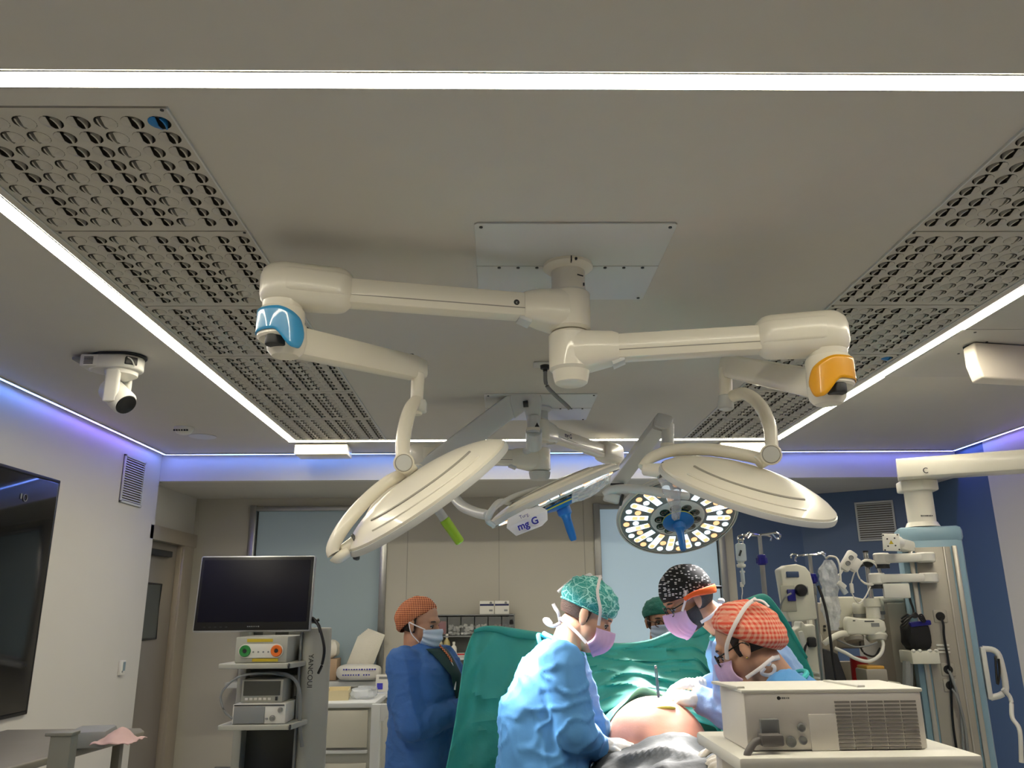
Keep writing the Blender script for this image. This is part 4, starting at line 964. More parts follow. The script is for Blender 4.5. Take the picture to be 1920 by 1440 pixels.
def bottle(px, y1, Y, z_, r_, body, cap_, label, neck=.35):
    hh = P(px, y1, Y).z-z_; x_ = P(px, y1, Y).x
    t = thing('bottle', label, 'bottle', (x_, Y, z_+.001), 'bottles below the bin rack')
    MB().lathe((x_, Y, z_+.001), (0, 0, 1), [(0, 0), (r_*.92, 0), (r_, .006), (r_, hh*.55), (r_*.85, hh*.66), (r_*neck, hh*.78), (r_*neck, hh*.84), (0, hh*.84)], 20).build('body', body, t)
    MB().lathe((x_, Y, z_+hh*.82), (0, 0, 1), [(0, 0), (r_*neck*1.25, 0), (r_*neck*1.25, hh*.16), (0, hh*.18)], 16).build('cap', cap_, t)
    MB().lathe((x_, Y, z_+hh*.12), (0, 0, 1), [(r_+.0008, 0), (r_+.0008, hh*.32)], 20, a0=PI*1.1, a1=PI*1.9).build('paper_label', PLAST, t)
bottle(825, 1191, YS+.03, zsh, .032, mat('murky_bottle', (170, 168, 150), .25), mat('pink_cap', (200, 150, 150), .4), 'cloudy bottle with a pink cap nearest the nurse mask')
bottle(838, 1188, YS+.02, zsh, .034, mat('amber_clear', (172, 160, 104), .2), PLAST, 'taller yellowish bottle with a white cap on the wall shelf')
bottle(851, 1203, YS-.03, zsh, .030, PLAST, PLAST, 'small white bottle on the wall shelf')
c_ = P(876, 1224, YS)
t = thing('shelf_tray', 'white tray with a red strip on the wall shelf', 'tray', (c_.x, YS, zsh)); MB().box((c_.x, YS+.02, zsh+.02), (.24, .14, .036), bev=.006).build('tray_body', PLAST, t)
MB().box((c_.x-.01, YS-.052, zsh+.030), (.17, .003, .012)).build('red_strip', mat('red_plastic', (190, 40, 44), .4), t, smooth=False)
c_ = P(881, 1262, 8.2); zso = zk
hh = P(881, 1243, 8.2).z-zso
t = thing('soap_dispenser', 'turquoise soap pump bottle beside the edge of the green drape', 'bottle', (c_.x, 8.2, zso))
MB().box((c_.x, 8.2, zso+hh*.30), (.085, .06, hh*.60), bev=.012).build('body', mat('turquoise_liquid', (96, 168, 178), .25), t)
MB().box((c_.x, 8.168, zso+hh*.22), (.065, .003, hh*.28)).build('paper_label', PLAST, t, smooth=False)
MB().lathe((c_.x, 8.2, zso+hh*.60), (0, 0, 1), [(0, 0), (.03, 0), (.026, .02), (.010, .03), (.007, .09), (0, .09)], 16).build('pump', PLAST, t)
MB().tube([(c_.x, 8.2, zso+hh*.60+.088), (c_.x-.02, 8.2, zso+hh*.60+.094), (c_.x-.06, 8.2, zso+hh*.60+.088)], .008, 8).build('spout', PLAST, t)
c_ = P(867, 1270, 8.25); hh = P(867, 1258, 8.25).z-zk
tag(MB().lathe((c_.x, 8.25, zk), (0, 0, 1), [(0, 0), (.04, 0), (.045, hh*.9), (.047, hh), (.04, hh), (0, hh*.96)], 20).build('paper_cup', PLAST), 'white cup behind the nurse next to the soap pump', 'cup')

# --- left foreground: work table, socket, bits
t = thing('work_table', 'dull grey work table along the left wall at the lower left', 'table', (-2.58, 4.6, 0))
TM = mat('table_grey', (120, 116, 106), .5)
ztb = .90
MB().prism([(-3.05, 3.7), (-2.35, 3.7), (-2.15, 5.30), (-2.22, 5.42), (-3.05, 5.42)], (0, 0, ztb-.04), I3, .04, bev=.01).build('top', TM, t)
for x_, y_ in ((-3.0, 3.8), (-2.42, 3.8), (-3.0, 5.3), (-2.3, 5.3)): MB().box((x_, y_, (ztb-.04)/2), (.05, .05, ztb-.04), bev=.006).build('leg', TM, t)
MB().box((-2.62, 4.6, .35), (.72, 1.5, .03), bev=.006).build('lower_shelf', TM, t)
g_ = PZ(170, 1398, ztb); Rg = Mx.Rotation(.2, 3, 'Z')
tag(MB().box(g_+V((0, 0, .045)), (.20, .26, .088), Rg, .02).build('supply_box', GREY), 'small grey box on the work table under the pink cloth', 'box')
g_ = PZ(222, 1402, ztb)
def cloth_(u_, v_):
    return g_+V(((u_-.5)*.20, (v_-.5)*.24, .03+.07*math.exp(-((u_-.5)**2+(v_-.5)**2)*9)+.02*noise.noise(V((u_*4, v_*4, 3)))))
tag(solid(MB().grid(cloth_, 20, 20).build('folded_cloth', mat('pink_cloth', (190, 160, 156), .8)), .004), 'crumpled pale pink cloth on the work table at the lower left', 'cloth')
pp = P(122, 1372, 3.55)
t = thing('grey_pillar', 'upright grey column with a flat cap at the lower left corner', 'stand', (pp.x, pp.y, 0))
MB().box((pp.x, pp.y, pp.z/2), (.085, .06, pp.z-.012), bev=.004).build('column', mat('pillar_grey', (112, 112, 104), .5), t)
MB().box((pp.x-.008, pp.y, pp.z-.006), (.11, .07, .014), bev=.004).build('cap', mat('pillar_grey', (112, 112, 104), .5), t)
MB().box((pp.x, pp.y, .015), (.2, .2, .03), bev=.006).build('foot', DARK, t)
c_ = PX(32, 1402, XL+.01); t = thing('wall_socket', 'white socket box low on the left wall', 'socket', c_)
MB().box((XL+.02, c_.y, c_.z), (.04, .17, .12), bev=.008).build('box', PLAST, t); MB().box((XL+.042, c_.y+.02, c_.z), (.005, .08, .08), bev=.004).build('cover', GREYW, t)
c_ = PX(228, 1252, XL+.01); t = thing('wall_thermostat', 'small white room controller on the left wall near the door', 'controller', c_)
MB().box((XL+.012, c_.y, c_.z), (.024, .085, .115), bev=.005).build('body', PLAST, t); MB().box((XL+.0255, c_.y+.012, c_.z+.01), (.003, .038, .07)).build('display', mat('lcd_grey', (120, 140, 150), .3), t, smooth=False)
MB().cyl((XL+.024, c_.y-.015, c_.z-.03), (XL+.028, c_.y-.015, c_.z-.03), .008, n=10).build('button', GREY, t)

# ================================================================== RIGHT SIDE: anaesthesia corner
KNOBB = mat('dark_blue_knob', (22, 22, 120), .35)
IVP = mat('pump_cream', (214, 212, 196), .42)
def iv_pole(Y, px0, py0, label, hooks, knob_y, zfoot=0):
    top = P(px0, py0, Y); t = thing('iv_pole', label, 'drip stand', (top.x, Y, 0), 'drip stands')
    zk_ = P(px0, knob_y, Y).z
    MB().cyl((top.x, Y, .06), (top.x, Y, zk_), .0145, n=14).build('lower_pole', STEEL, t)
    MB().cyl((top.x, Y, zk_), (top.x, Y, top.z), .0115, n=14).build('upper_pole', STEEL, t)
    kb = MB().cyl((top.x, Y, zk_-.03), (top.x, Y, zk_+.03), .026, n=16, bev=.004)
    for k in range(5): a = 2*PI*k/5; kb.cyl((top.x+.022*math.cos(a), Y+.022*math.sin(a), zk_-.02), (top.x+.022*math.cos(a), Y+.022*math.sin(a), zk_+.012), .012, n=8)
    kb.build('height_knob', KNOBB, t)
    for h_ in hooks: MB().tube([P(x, y, Y+dy) for x, y, dy in h_], .0055, 8, k=5).build('hook', CHROME, t)
    for k in range(5):
        a = 2*PI*k/5+.3; MB().tube([(top.x, Y, .09), (top.x+0.10*math.cos(a), Y+.10*math.sin(a), .08), (top.x+.19*math.cos(a), Y+.19*math.sin(a), .05)], [.018, .014], 8).build('leg', STEEL, t)
        MB().ell((top.x+.19*math.cos(a), Y+.19*math.sin(a), .03), (.028, .028, .03), n=12, m=8).build('castor', DARK, t)
    return t, top
tA, topA = iv_pole(4.75, 1424, 1003, 'drip stand with a hanging saline bottle beside the black-capped surgeon', [
    [(1424, 1004, 0), (1405, 1004, 0), (1392, 1003, 0), (1384, 1007, -.02), (1386, 1014, -.03), (1393, 1012, -.03), (1396, 1004, -.02)],
    [(1424, 1003, 0), (1440, 1001, 0), (1455, 999, 0), (1463, 1003, 0), (1461, 1010, 0), (1455, 1008, 0), (1449, 1001, 0)],
    [(1424, 1004, 0), (1412, 1001, -.1), (1404, 999, -.14), (1399, 1004, -.15), (1402, 1009, -.15), (1408, 1001, -.14)],
    [(1424, 1004, 0), (1438, 1004, .1), (1446, 1007, .12), (1445, 1014, .12)]], 1050)
YI = 4.73; bc = P(1389, 1040, YI)
t = thing('saline_bottle', 'clear saline bottle hanging upside down from the left drip stand', 'drip bottle', P(1389, 1062, YI))
BOT = mat('translucent_bottle', (205, 214, 218), .2, alpha=.75, var=.05)
MB().box(P(1389, 1036, YI), (.058, .04, .105), bev=.012).build('body', BOT, t)
MB().lathe(P(1389, 1053, YI), (0, 0, -1), [(0, 0), (.022, 0), (.016, .012), (.026, .016), (.026, .028), (.02, .034), (0, .034)], 16).build('neck', PLAST, t)
MB().tube([P(1385, 1019, YI), P(1386, 1012, YI), P(1392, 1012, YI), P(1393, 1019, YI)], .004, 8).build('hanger', PLAST, t)
MB().box(P(1388, 1037, YI-.022), (.012, .002, .035), Mx.Rotation(.4, 3, 'Y')).build('print_mark', DARK, t, smooth=False)
dc = MB().lathe(P(1391, 1064, YI), (0, 0, -1), [(0, 0), (.006, 0), (.008, .02), (.012, .03), (.012, .09), (.006, .1), (0, .1)], 12); dc.build('drip_chamber', BOT, t)
MB().box(P(1392, 1072, YI), (.03, .012, .012), bev=.003).build('valve', PLAST, t); MB().box(P(1391, 1096, YI), (.02, .014, .028), bev=.003).build('roller_clamp', PLAST, t)
MB().tube([P(1391, 1098, YI), P(1392, 1110, YI), P(1391, 1125, YI), P(1395, 1150, YI+.1)], .003, 6).build('line', PLAST, t)
tB, topB = iv_pole(5.0, 1518, 1040, 'drip stand carrying the cream infusion pump', [
    [(1518, 1041, 0), (1505, 1041, 0), (1494, 1043, -.04), (1491, 1050, -.05), (1493, 1053, -.05)],
    [(1500, 1042, 0), (1488, 1039, .05), (1483, 1041, .05), (1484, 1047, .05)],
    [(1518, 1040, 0), (1530, 1040, 0), (1540, 1038, 0), (1546, 1042, 0), (1550, 1049, 0)],
    [(1518, 1040, 0), (1532, 1038, .06), (1543, 1036, .06), (1548, 1040, .06)]], 1085)
YP = 5.02; pc = P(1490, 1112, YP); k = px2m(YP)
t = thing('infusion_pump', 'cream infusion pump with a carrying handle clamped to the drip stand', 'infusion pump', P(1492, 1160, YP))
ol = [(1457, 1072), (1470, 1065), (1488, 1063), (1504, 1068), (1511, 1078), (1513, 1090), (1514, 1096), (1515, 1156), (1500, 1158), (1468, 1160), (1463, 1150)]
out = [((x-1490)*k, -(y-1112)*k) for x, y in ol][::-1]
bm_ = MB(); bm_.prism(out, P(1490, 1112, YP), FRONT, .10, bev=.010); bm_.build('case', IVP, t)
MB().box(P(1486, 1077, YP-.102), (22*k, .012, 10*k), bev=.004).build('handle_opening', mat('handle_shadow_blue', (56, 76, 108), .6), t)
MB().box(P(1478, 1122, YP-.102), (26*k, .010, 44*k), bev=.004).build('recess', mat('recess_cream', (170, 168, 152), .5), t)
MB().box(P(1484, 1116, YP-.112), (14*k, .014, 20*k), bev=.004).build('blue_socket', KNOBB, t)
MB().lathe(P(1501, 1107, YP-.11), (0, -1, 0), [(0, .035), (.03, .03), (.036, .02), (.036, 0), (0, 0)], 22).build('clamp_knob', BLACK, t)
MB().beam(P(1505, 1107, YP-.11), P(1527, 1107, YP-.03), .03, .05).build('clamp_arm', STEEL, t)
MB().tube([P(1483, 1113, YP-.15), P(1474, 1118, YP-.17), P(1466, 1130, YP-.16), P(1462, 1150, YP-.13)], .006, 8).build('power_lead', GREY, t)

# crinkled clear bag
BAGM = mat('crinkled_bag', (222, 230, 234), .10, alpha=.5, var=.35, scale=38, bump=1.0, bscale=45)
c0 = P(1548, 1048, 4.95)
def bag(u_, v_):
    a = u_*2*PI; px = 1553+4*v_+10*v_*v_*.6; p = P(px, 1050+132*v_, 4.95)
    wr = .058*(1-.15*v_)*(.35+.65*min(1, v_*7))*(1-.45*max(0, (v_-.72)/.28))
    q = noise.noise(V((math.cos(a)*2.2, math.sin(a)*2.2, v_*9)))*.018
    return p+V(((wr+q)*math.cos(a), (wr*.55+q)*math.sin(a), 0))
t = thing('clear_bag', 'crinkled clear plastic bag hanging from the infusion drip stand', 'plastic bag', P(1560, 1190, 4.95))
MB().grid(bag, 28, 40).build('bag', BAGM, t)
MB().tube([P(1550, 1046, 4.95), P(1556, 1043, 4.93), P(1568, 1046, 4.92), P(1574, 1060, 4.9), P(1576, 1085, 4.9), P(1578, 1100, 4.9)], .006, 8).build('tube', PLAST, t)
MB().box(P(1578, 1097, 4.88), (.05, .03, .03), Mx.Rotation(.7, 3, 'Y'), .006).build('connector', PLAST, t); MB().box(P(1581, 1105, 4.88), (.03, .02, .06), Mx.Rotation(-.5, 3, 'Y'), .004).build('clip', BOT, t)

# anaesthesia workstation
YW = 5.35; k = px2m(YW)
WS = mat('workstation_cream', (206, 204, 190), .45); WSD = mat('workstation_taupe', (150, 144, 132), .5)
t = thing('anaesthesia_machine', 'cream anaesthesia workstation with tall side panels beside the ceiling pendant', 'anaesthesia machine', (P(1600, 1250, YW).x, YW+.2, 0))
p0, p1 = P(1512, 1130, YW), P(1548, 1130, YW)
MB().box(((p0.x+p1.x)/2+.02, YW+.15, p0.z/2), (p1.x-p0.x+.04, .35, p0.z), bev=.015).build('left_panel', WSD, t)
MB().box((p0.x, YW-.02, p0.z/2), (.028, .04, p0.z), bev=.008).build('left_edge', WS, t)
MB().cyl(P(1546, 1173, YW-.03), P(1546, 1176, YW-.03)+V((0, -.004, 0)), .008, n=8).build('bolt', DARK, t); MB().cyl(P(1546, 1180, YW-.03), P(1546, 1183, YW-.03)+V((0, -.004, 0)), .008, n=8).build('bolt', DARK, t)
p0, p1 = P(1655, 1127, YW), P(1690, 1127, YW)
MB().box(((p0.x+p1.x)/2, YW+.2, p0.z/2), (p1.x-p0.x, .5, p0.z-.02), bev=.012).build('right_panel', WSD, t)
fr = MB().tube([(p1.x+.02, YW-.02, .1), (p1.x+.02, YW-.02, p0.z-.02), (p1.x-.01, YW-.02, p0.z+.01), (p0.x-.1, YW-.02, p0.z+.005)], .022, 10, k=3); fr.build('panel_edge', WS, t)
MB().box((P(1580, 1200, YW).x, YW+.42, .62), (.62, .05, 1.22), bev=.01).build('back_panel', WSD, t)
# vaporiser / monitor hump
MB().prism([(x, y) for x, y in ((-.15, -.10), (.14, -.10), (.15, 0), (.10, .08), (.02, .10), (-.15, .10))], P(1580, 1148, YW+.2), FRONT, .16, bev=.012).build('monitor_back', WS, t)
MB().tube([P(1548, 1128, YW+.1), P(1580, 1126, YW+.1), P(1594, 1130, YW+.1), P(1598, 1140, YW+.1)], .012, 8).build('grab_rail', WS, t)
MB().box(P(1580, 1185, YW+.15), (.20, .2, .20), bev=.02).build('mid_housing', WSD, t)
# absorber canisters
for px, py, r_ in ((1612, 1145, .042), (1624, 1142, .032), (1644, 1140, .045)):
    p = P(px, py, YW-.05); c_ = MB().lathe(p+V((0, 0, .05)), (0, 0, -1), [(0, 0), (r_*.8, 0), (r_, .012), (r_, .06), (r_*.8, .075), (r_*.85, .12), (0, .13)], 22).build('canister', WS, t)
    MB().lathe(p+V((0, 0, -.02)), (0, 0, -1), [(r_*1.03, 0), (r_*1.05, .006), (r_*1.03, .02)], 22).build('canister_band', GREY, c_)
# flow arm with printed label
p = P(1617, 1174, YW-.15)
fa = MB().prism([(-.125, -.048), (.10, -.055), (.125, -.02), (.12, .03), (.085, .045), (-.03, .046), (-.11, .06), (-.125, .03)], p, FRONT, .06, bev=.012).build('flow_head', IVP, t)
MB().box(p+V((.055, -.061, .008)), (.05, .003, .022)).build('label_print', GREY, fa, smooth=False); MB().box(p+V((.02, -.061, .03)), (.06, .003, .006)).build('label_print', DARK, fa, smooth=False); MB().box(p+V((-.075, -.061, .034)), (.015, .003, .006)).build('slot', DARK, fa, smooth=False)
MB().lathe(P(1600, 1190, YW-.15), (0, -.3, -1), [(0, 0), (.05, 0), (.06, .02), (.05, .04), (0, .045)], 22).build('valve_dome', WSD, t)
MB().lathe(P(1642, 1188, YW-.15), (0, -.3, -1), [(0, 0), (.06, 0), (.066, .02), (.05, .045), (0, .05)], 22).build('valve_dome', WS, t)
MB().tube([P(1545, 1207, YW-.25), P(1562, 1195, YW-.25), P(1580, 1188, YW-.2), P(1600, 1190, YW-.15)], [.016, .018, .022], 10).build('valve_lever', WS, t)
MB().tube([P(1652, 1195, YW-.18), P(1656, 1210, YW-.2), P(1650, 1228, YW-.22), P(1630, 1240, YW-.25), P(1605, 1235, YW-.25), P(1585, 1224, YW-.22), P(1565, 1215, YW-.2)], .011, 10).build('breathing_hose', PLAST, t)
MB().tube([P(1613, 1200, YW-.16), P(1613, 1212, YW-.17), P(1622, 1226, YW-.18), P(1640, 1230, YW-.18), P(1650, 1215, YW-.17)], .006, 8).build('black_hose', BLACK, t)
MB().tube([P(1570, 1200, YW-.2), P(1600, 1212, YW-.2), P(1625, 1211, YW-.2), P(1645, 1204, YW-.2)], .005, 8).build('grey_hose', GREY, t)
c_ = P(1634, 1265, YW-.2); MB().box(c_, (.13, .16, .075), bev=.01).build('drawer_box', WSD, t); MB().box(c_+V((0, 0, .045)), (.11, .14, .02), bev=.006).build('orange_lid', mat('ochre_plastic', (196, 148, 60), .45), t)
MB().box(P(1640, 1284, YW-.20), (.24, .2, .04), bev=.01).build('work_ledge', WS, t)
c_ = P(1612, 1252, YW+.1); MB().cyl(c_-V((0, 0, .09)), c_+V((0, 0, .07)), .055, n=18, bev=.012).build('red_canister', mat('red_plastic', (190, 40, 44), .4), t)
MB().prism([(-.06, -.25), (.10, -.25), (.02, .05), (-.06, .08), (-.10, .02)], P(1560, 1240, YW-.1), FRONT, .05, bev=.01).build('dark_hose_guard', DARK, t)
for sx in (-.3, .3):
    for sy in (-.1, .35): MB().ell(V((P(1600, 1250, YW).x+sx, YW+sy, .05)), (.04, .04, .05), n=12, m=8).build('castor', DARK, t)
MB().box((P(1600, 1250, YW).x, YW+.18, .30), (.66, .5, .40), bev=.02).build('base_cabinet', WS, t)
# patient side valve cluster in front of the pole
YV = 5.28; k = px2m(YV)
t = thing('patient_monitor', 'cream module cluster with a dark grip beside the green drape', 'medical device', P(1500, 1290, YV))
ol = [(1482, 1184), (1492, 1180), (1494, 1170), (1500, 1172), (1502, 1178), (1515, 1175), (1526, 1184), (1530, 1200), (1526, 1210), (1520, 1250), (1532, 1285), (1508, 1290), (1503, 1260), (1490, 1215)]
MB().prism([((x-1500)*k, -(y-1220)*k) for x, y in ol][::-1], P(1500, 1220, YV), FRONT, .12, bev=.012).build('case', IVP, t)
MB().box(P(1522, 1204, YV-.13), (.055, .03, .06), bev=.012).build('dark_grip', DARK, t)
MB().box(P(1506, 1202, YV-.13), (.03, .02, .12), Mx.Rotation(-.2, 3, 'Y'), .008).build('side_lever', PLAST, t)
MB().tube([P(1512, 1205, YV-.13), P(1508, 1225, YV-.15), P(1514, 1245, YV-.15)], .008, 8).build('black_lead', BLACK, t)
for kk in range(3): MB().cyl(P(1530, 1260+9*kk, YV-.12), P(1530, 1263+9*kk, YV-.12), .030, n=18).build('stacked_ring', PLAST, t)
MB().cyl((P(1500, 1290, YV).x, YV, .03), (P(1500, 1290, YV).x, YV, P(1500, 1288, YV).z), .025, n=14).build('stand_post', STEEL, t)
MB().cyl((P(1500, 1290, YV).x, YV, 0), (P(1500, 1290, YV).x, YV, .04), .07, n=28, bev=.01).build('stand_foot', DARK, t)
# long black hoses hanging in front
tag(MB().tube([P(1534, 1098, 4.86), P(1542, 1120, 4.85), P(1550, 1150, 4.84), P(1556, 1190, 4.82), P(1562, 1240, 4.82), P(1570, 1290, 4.82), P(1576, 1340, 4.9)], .0085, 8).build('black_cable', BLACK), 'long black cable hanging in front of the clear bag', 'cable')
# chrome pole with coiled line and white module
YQ = 5.2; p0, p1 = P(1622, 1034, YQ), P(1636, 1128, YQ)
t = thing('chrome_pole', 'short chrome pole with a black knob rising from the anaesthesia machine', 'pole', (p1.x, YQ+.1, p1.z-.12))
MB().cyl((p1.x-.005, YQ, p1.z-.06), (p1.x-.005, YQ, P(1622, 1036, YQ).z), .016, n=16).build('pole', CHROME, t)
MB().cyl((p1.x-.005, YQ, P(1622, 1036, YQ).z), (p1.x-.005, YQ, P(1622, 1034, YQ).z+.004), .018, n=16).build('end_plug', BLACK, t)
MB().ell((p1.x-.01, YQ-.03, P(1622, 1056, YQ).z), (.034, .03, .03), n=16, m=10).build('knob', BLACK, t)
MB().lathe((p1.x-.005, YQ, p1.z+.02), (0, 0, -1), [(0, 0), (.05, 0), (.05, .05), (.04, .055), (.044, .12), (.03, .14), (0, .14)], 22).build('pole_socket', WS, t)
t = thing('coiled_line', 'coil of clear tubing hung on the chrome pole', 'tubing', P(1627, 1096, YQ-.06))
c_ = P(1628, 1073, YQ-.06)
for r_, dx in ((.068, 0), (.074, .006)): MB().tube([c_+V((dx+r_*math.cos(a*PI/6), .004*a*.1, r_*1.05*math.sin(a*PI/6))) for a in range(12)], .005, 8, close=True, k=3).build('loop', PLAST, t)
MB().tube([c_+V((-.03, 0, .06)), P(1604, 1070, YQ-.06), P(1597, 1090, YQ-.06), P(1596, 1105, YQ-.06), P(1600, 1118, YQ-.06), P(1610, 1131, YQ-.06), P(1622, 1120, YQ-.06), P(1632, 1100, YQ-.05)], .0045, 8).build('hanging_run', PLAST, t)
MB().box(P(1597, 1103, YQ-.06), (.022, .018, .06), bev=.005).build('connector', PLAST, t)
t = thing('sensor_module', 'white handheld module with two round buttons beside the chrome pole', 'medical device', P(1590, 1072, YQ-.1))
Rs = Mx.Rotation(-.62, 3, 'Y'); c_ = P(1590, 1052, YQ-.1)
MB().box(c_, (.062, .05, .135), Mx.Rotation(.62, 3, 'Y'), .014).build('body', PLAST, t); MB().box(c_+V((.04, .01, -.02)), (.07, .06, .09), Mx.Rotation(.62, 3, 'Y'), .02).build('shoulder', PLAST, t)
for q in (-.02, .022): MB().lathe(c_+Mx.Rotation(.62, 3, 'Y') @ V((-.002, -.025, q)), (0, -1, 0), [(0, .004), (.011, .004), (.014, .008), (.016, 0)], 16).build('button', GREY, t)
MB().tube([P(1582, 1064, YQ-.1), P(1576, 1075, YQ-.1), P(1570, 1080, YQ-.1)], .007, 8).build('stem', PLAST, t)
MB().tube([c_+V((.05, .03, -.04)), P(1612, 1062, YQ-.05), P(1622, 1057, YQ-.02)], .008, 8).build('bracket', DARK, t)

# --- ceiling pendant
YE = 5.2; k = px2m(YE)
PEND = mat('pendant_blue_grey', (134, 164, 180), .4, var=.03); PENDG = mat('pendant_panel', (168, 162, 150), .4, .2, var=.04); RAIL = mat('anodised_rail', (186, 182, 172), .35, .6)
base = P(1770, 1200, YE)
t = thing('ceiling_pendant', 'tall ceiling pendant column with blue-grey sides and sockets at the right', 'medical pendant', (base.x, YE, .25))
e0, e1 = P(1682, 882, 5.12), P(2150, 860, 4.55)
MB().beam(e0, V((e1.x, e1.y, e0.z)), .20, .125, ch=.25).build('boom_arm', CREAM, t)
MB().cyl(V((e1.x, e1.y, e0.z+.06)), V((e1.x, e1.y, CZ)), .11, n=28).build('ceiling_tube', CREAM, t)
text('Cs', e0+(V((e1.x, e1.y, e0.z))-e0).normalized()*.14+V((-.02, -.104, -.03)), FRONT, .05, DARK, t)
pj = P(1738, 905, YE)
ax_ = V((base.x-.03, YE, 0))
hexo = [(.13*math.cos(a*PI/3+.3), .13*math.sin(a*PI/3+.3)) for a in range(6)]
zb_ = e0.z-.06; zt2 = P(1745, 990, YE).z
MB().prism(hexo, (ax_.x, YE, zb_-.07), I3, .07, bev=.01).build('boom_bearing', CREAM, t)
MB().cyl((ax_.x, YE, zt2+.01), (ax_.x, YE, zb_-.06), .085, .085, n=32, bev=.004).build('drop_tube', CREAM, t)
MB().lathe((ax_.x, YE, zt2+.035), (0, 0, -1), [(0, 0), (.09, 0), (.105, .03), (0, .035)], 32).build('tube_collar', CREAM, t)
bars(V((ax_.x-.01, YE-.087, zt2+.07)), FRONT, .08, .010, 8, DARK, t)
Ry = Mx.Rotation(-.38, 3, 'Z'); hc = V((ax_.x+.03, YE+.02, 0)); H0, H1 = .25, zt2
def PB(x, y, z): return hc+Ry @ V((x, y, 0))+V((0, 0, z))
MB().box(PB(0, 0, (H0+H1)/2-.01), (.36, .30, H1-H0-.02), Ry, .03).build('body', PEND, t)
MB().box(PB(0, 0, H1-.05), (.375, .315, .10), Ry, .03).build('top_cap', PEND, t)
MB().box(PB(.0, -.148, (H0+H1)/2-.06), (.20, .02, H1-H0-.14), Ry, .003).build('socket_panel', PENDG, t)
for sx in (-.125, .125): MB().box(PB(sx, -.155, (H0+H1)/2-.06), (.028, .03, H1-H0-.13), Ry, .005).build('mounting_rail', RAIL, t)
MB().box(PB(.065, -.158, (H0+H1)/2-.06), (.012, .015, H1-H0-.14), Ry, .003).build('mounting_rail', RAIL, t)
for zz in (1.53, 1.22, 1.13):
    pp = PB(-.01, -.160, zz); sk = MB().box(pp, (.075, .012, .075), Ry, .006).build('socket', PENDG, t)
    MB().lathe(pp, Ry @ V((0, -1, 0)), [(0, .010), (.022, .010), (.026, .006), (.026, 0)], 20).build('socket_face', BLACK, sk)
MB().tube([PB(-.01, -.18, 1.52), PB(-.005, -.21, 1.48), PB(-.01, -.2, 1.40), PB(-.005, -.19, 1.2), PB(-.03, -.19, .9), PB(-.02, -.18, .5)], .007, 8).build('plug_lead', BLACK, t)
MB().tube([PB(-.01, -.18, 1.22), PB(-.0, -.22, 1.17), PB(.02, -.2, 1.0), PB(.0, -.19, .7)], .008, 8).build('plug_lead', GREY, t)
MB().tube([PB(-.01, -.18, 1.12), PB(.01, -.22, 1.07), PB(.03, -.2, .9), PB(.02, -.19, .6)], .008, 8).build('plug_lead', GREY, t)
gl = MB()
for zz in (1.36, 1.34, 1.32): gl.box(PB(-.02, -.163, zz), (.07, .014, .012), Ry, .003)
gl.build('gas_outlets', PLAST, t)
# grip on the right side
gp = [PB(.20, -.10, 1.34), PB(.26, -.10, 1.33), PB(.285, -.10, 1.28), PB(.29, -.10, 1.12), PB(.26, -.10, 1.08), PB(.20, -.10, 1.06)]
MB().tube(gp, .018, 10, k=4).build('side_grip', PLAST, t); MB().box(PB(.20, -.09, 1.20), (.03, .06, .30), Ry, .01).build('grip_mount', PLAST, t)
# monitor arms on the left of the pendant
for zz, l_, nm in ((P(1720, 1048, YE).z, .20, 'swing_arm'), (P(1720, 1085, YE).z, .24, 'swing_arm')):
    a_ = PB(-.05, -.22, zz); b2 = PB(-.30-(l_-.2), -.20, zz)
    o_ = MB().beam(a_, b2, .10, .05, .09, .055, ch=.4); o_.cyl(b2-V((0, 0, .035)), b2+V((0, 0, .035)), .05, n=20, bev=.008); o_.cyl(a_-V((0, 0, .03)), a_+V((0, 0, .03)), .055, n=20, bev=.008); o_.build(nm, PLAST, t)
    MB().cyl(b2-V((0, 0, .06)), b2-V((0, 0, .034)), .042, n=18).build('arm_joint', DARK, t)
MB().box(PB(-.24, -.2, P(1710, 1108, YE).z), (.15, .1, .09), Ry, .008).build('bracket_box', PLAST, t)
vp = P(1671, 1017, YE-.2); nv = view(vp); Rv = Mx((V((0, 0, 1)).cross(nv).normalized(), nv.cross(V((0, 0, 1)).cross(nv)).normalized(), nv)).transposed()
vo = MB().box(vp, (.098, .105, .010), Rv @ Mx.Rotation(-.06, 3, 'Z'), .003).build('vesa_plate', mat('white_metal_plate', (228, 226, 218), .4), t)
sm_ = MB().cyl((0, 0, 0), Rv @ V((0, 0, .003)), .005, n=8).mesh('bolt', DARK)
for x_, y_ in ((-.02, .022), (.022, .025), (-.02, -.022), (.022, -.02), (-.04, .045), (.04, .045), (-.04, -.045), (.04, -.045)): obj('bolt', sm_, vp+Rv @ V((x_, y_, .005)), vo)
MB().prism([(-.013, -.010), (.013, -.010), (0, .014)], vp+Rv @ V((0, 0, .0052)), Rv, .001).build('warning_triangle', YELT, vo, smooth=False)
MB().cyl(vp-nv*.008, vp-nv*.03+V((.07, .06, 0)), .036, .045, n=22, bev=.006).build('plate_neck', PLAST, t)
MB().beam(vp+V((.05, .07, 0)), PB(-.12, -.12, vp.z-.02), .08, .07, ch=.4).build('plate_arm', PLAST, t)
MB().tube([PB(-.30, -.2, P(1700, 1090, YE).z), P(1698, 1110, YE-.1), P(1708, 1130, YE-.1), P(1713, 1150, YE-.1), P(1702, 1162, YE-.1), P(1690, 1166, YE-.1)], .007, 8).build('black_lead', BLACK, t)
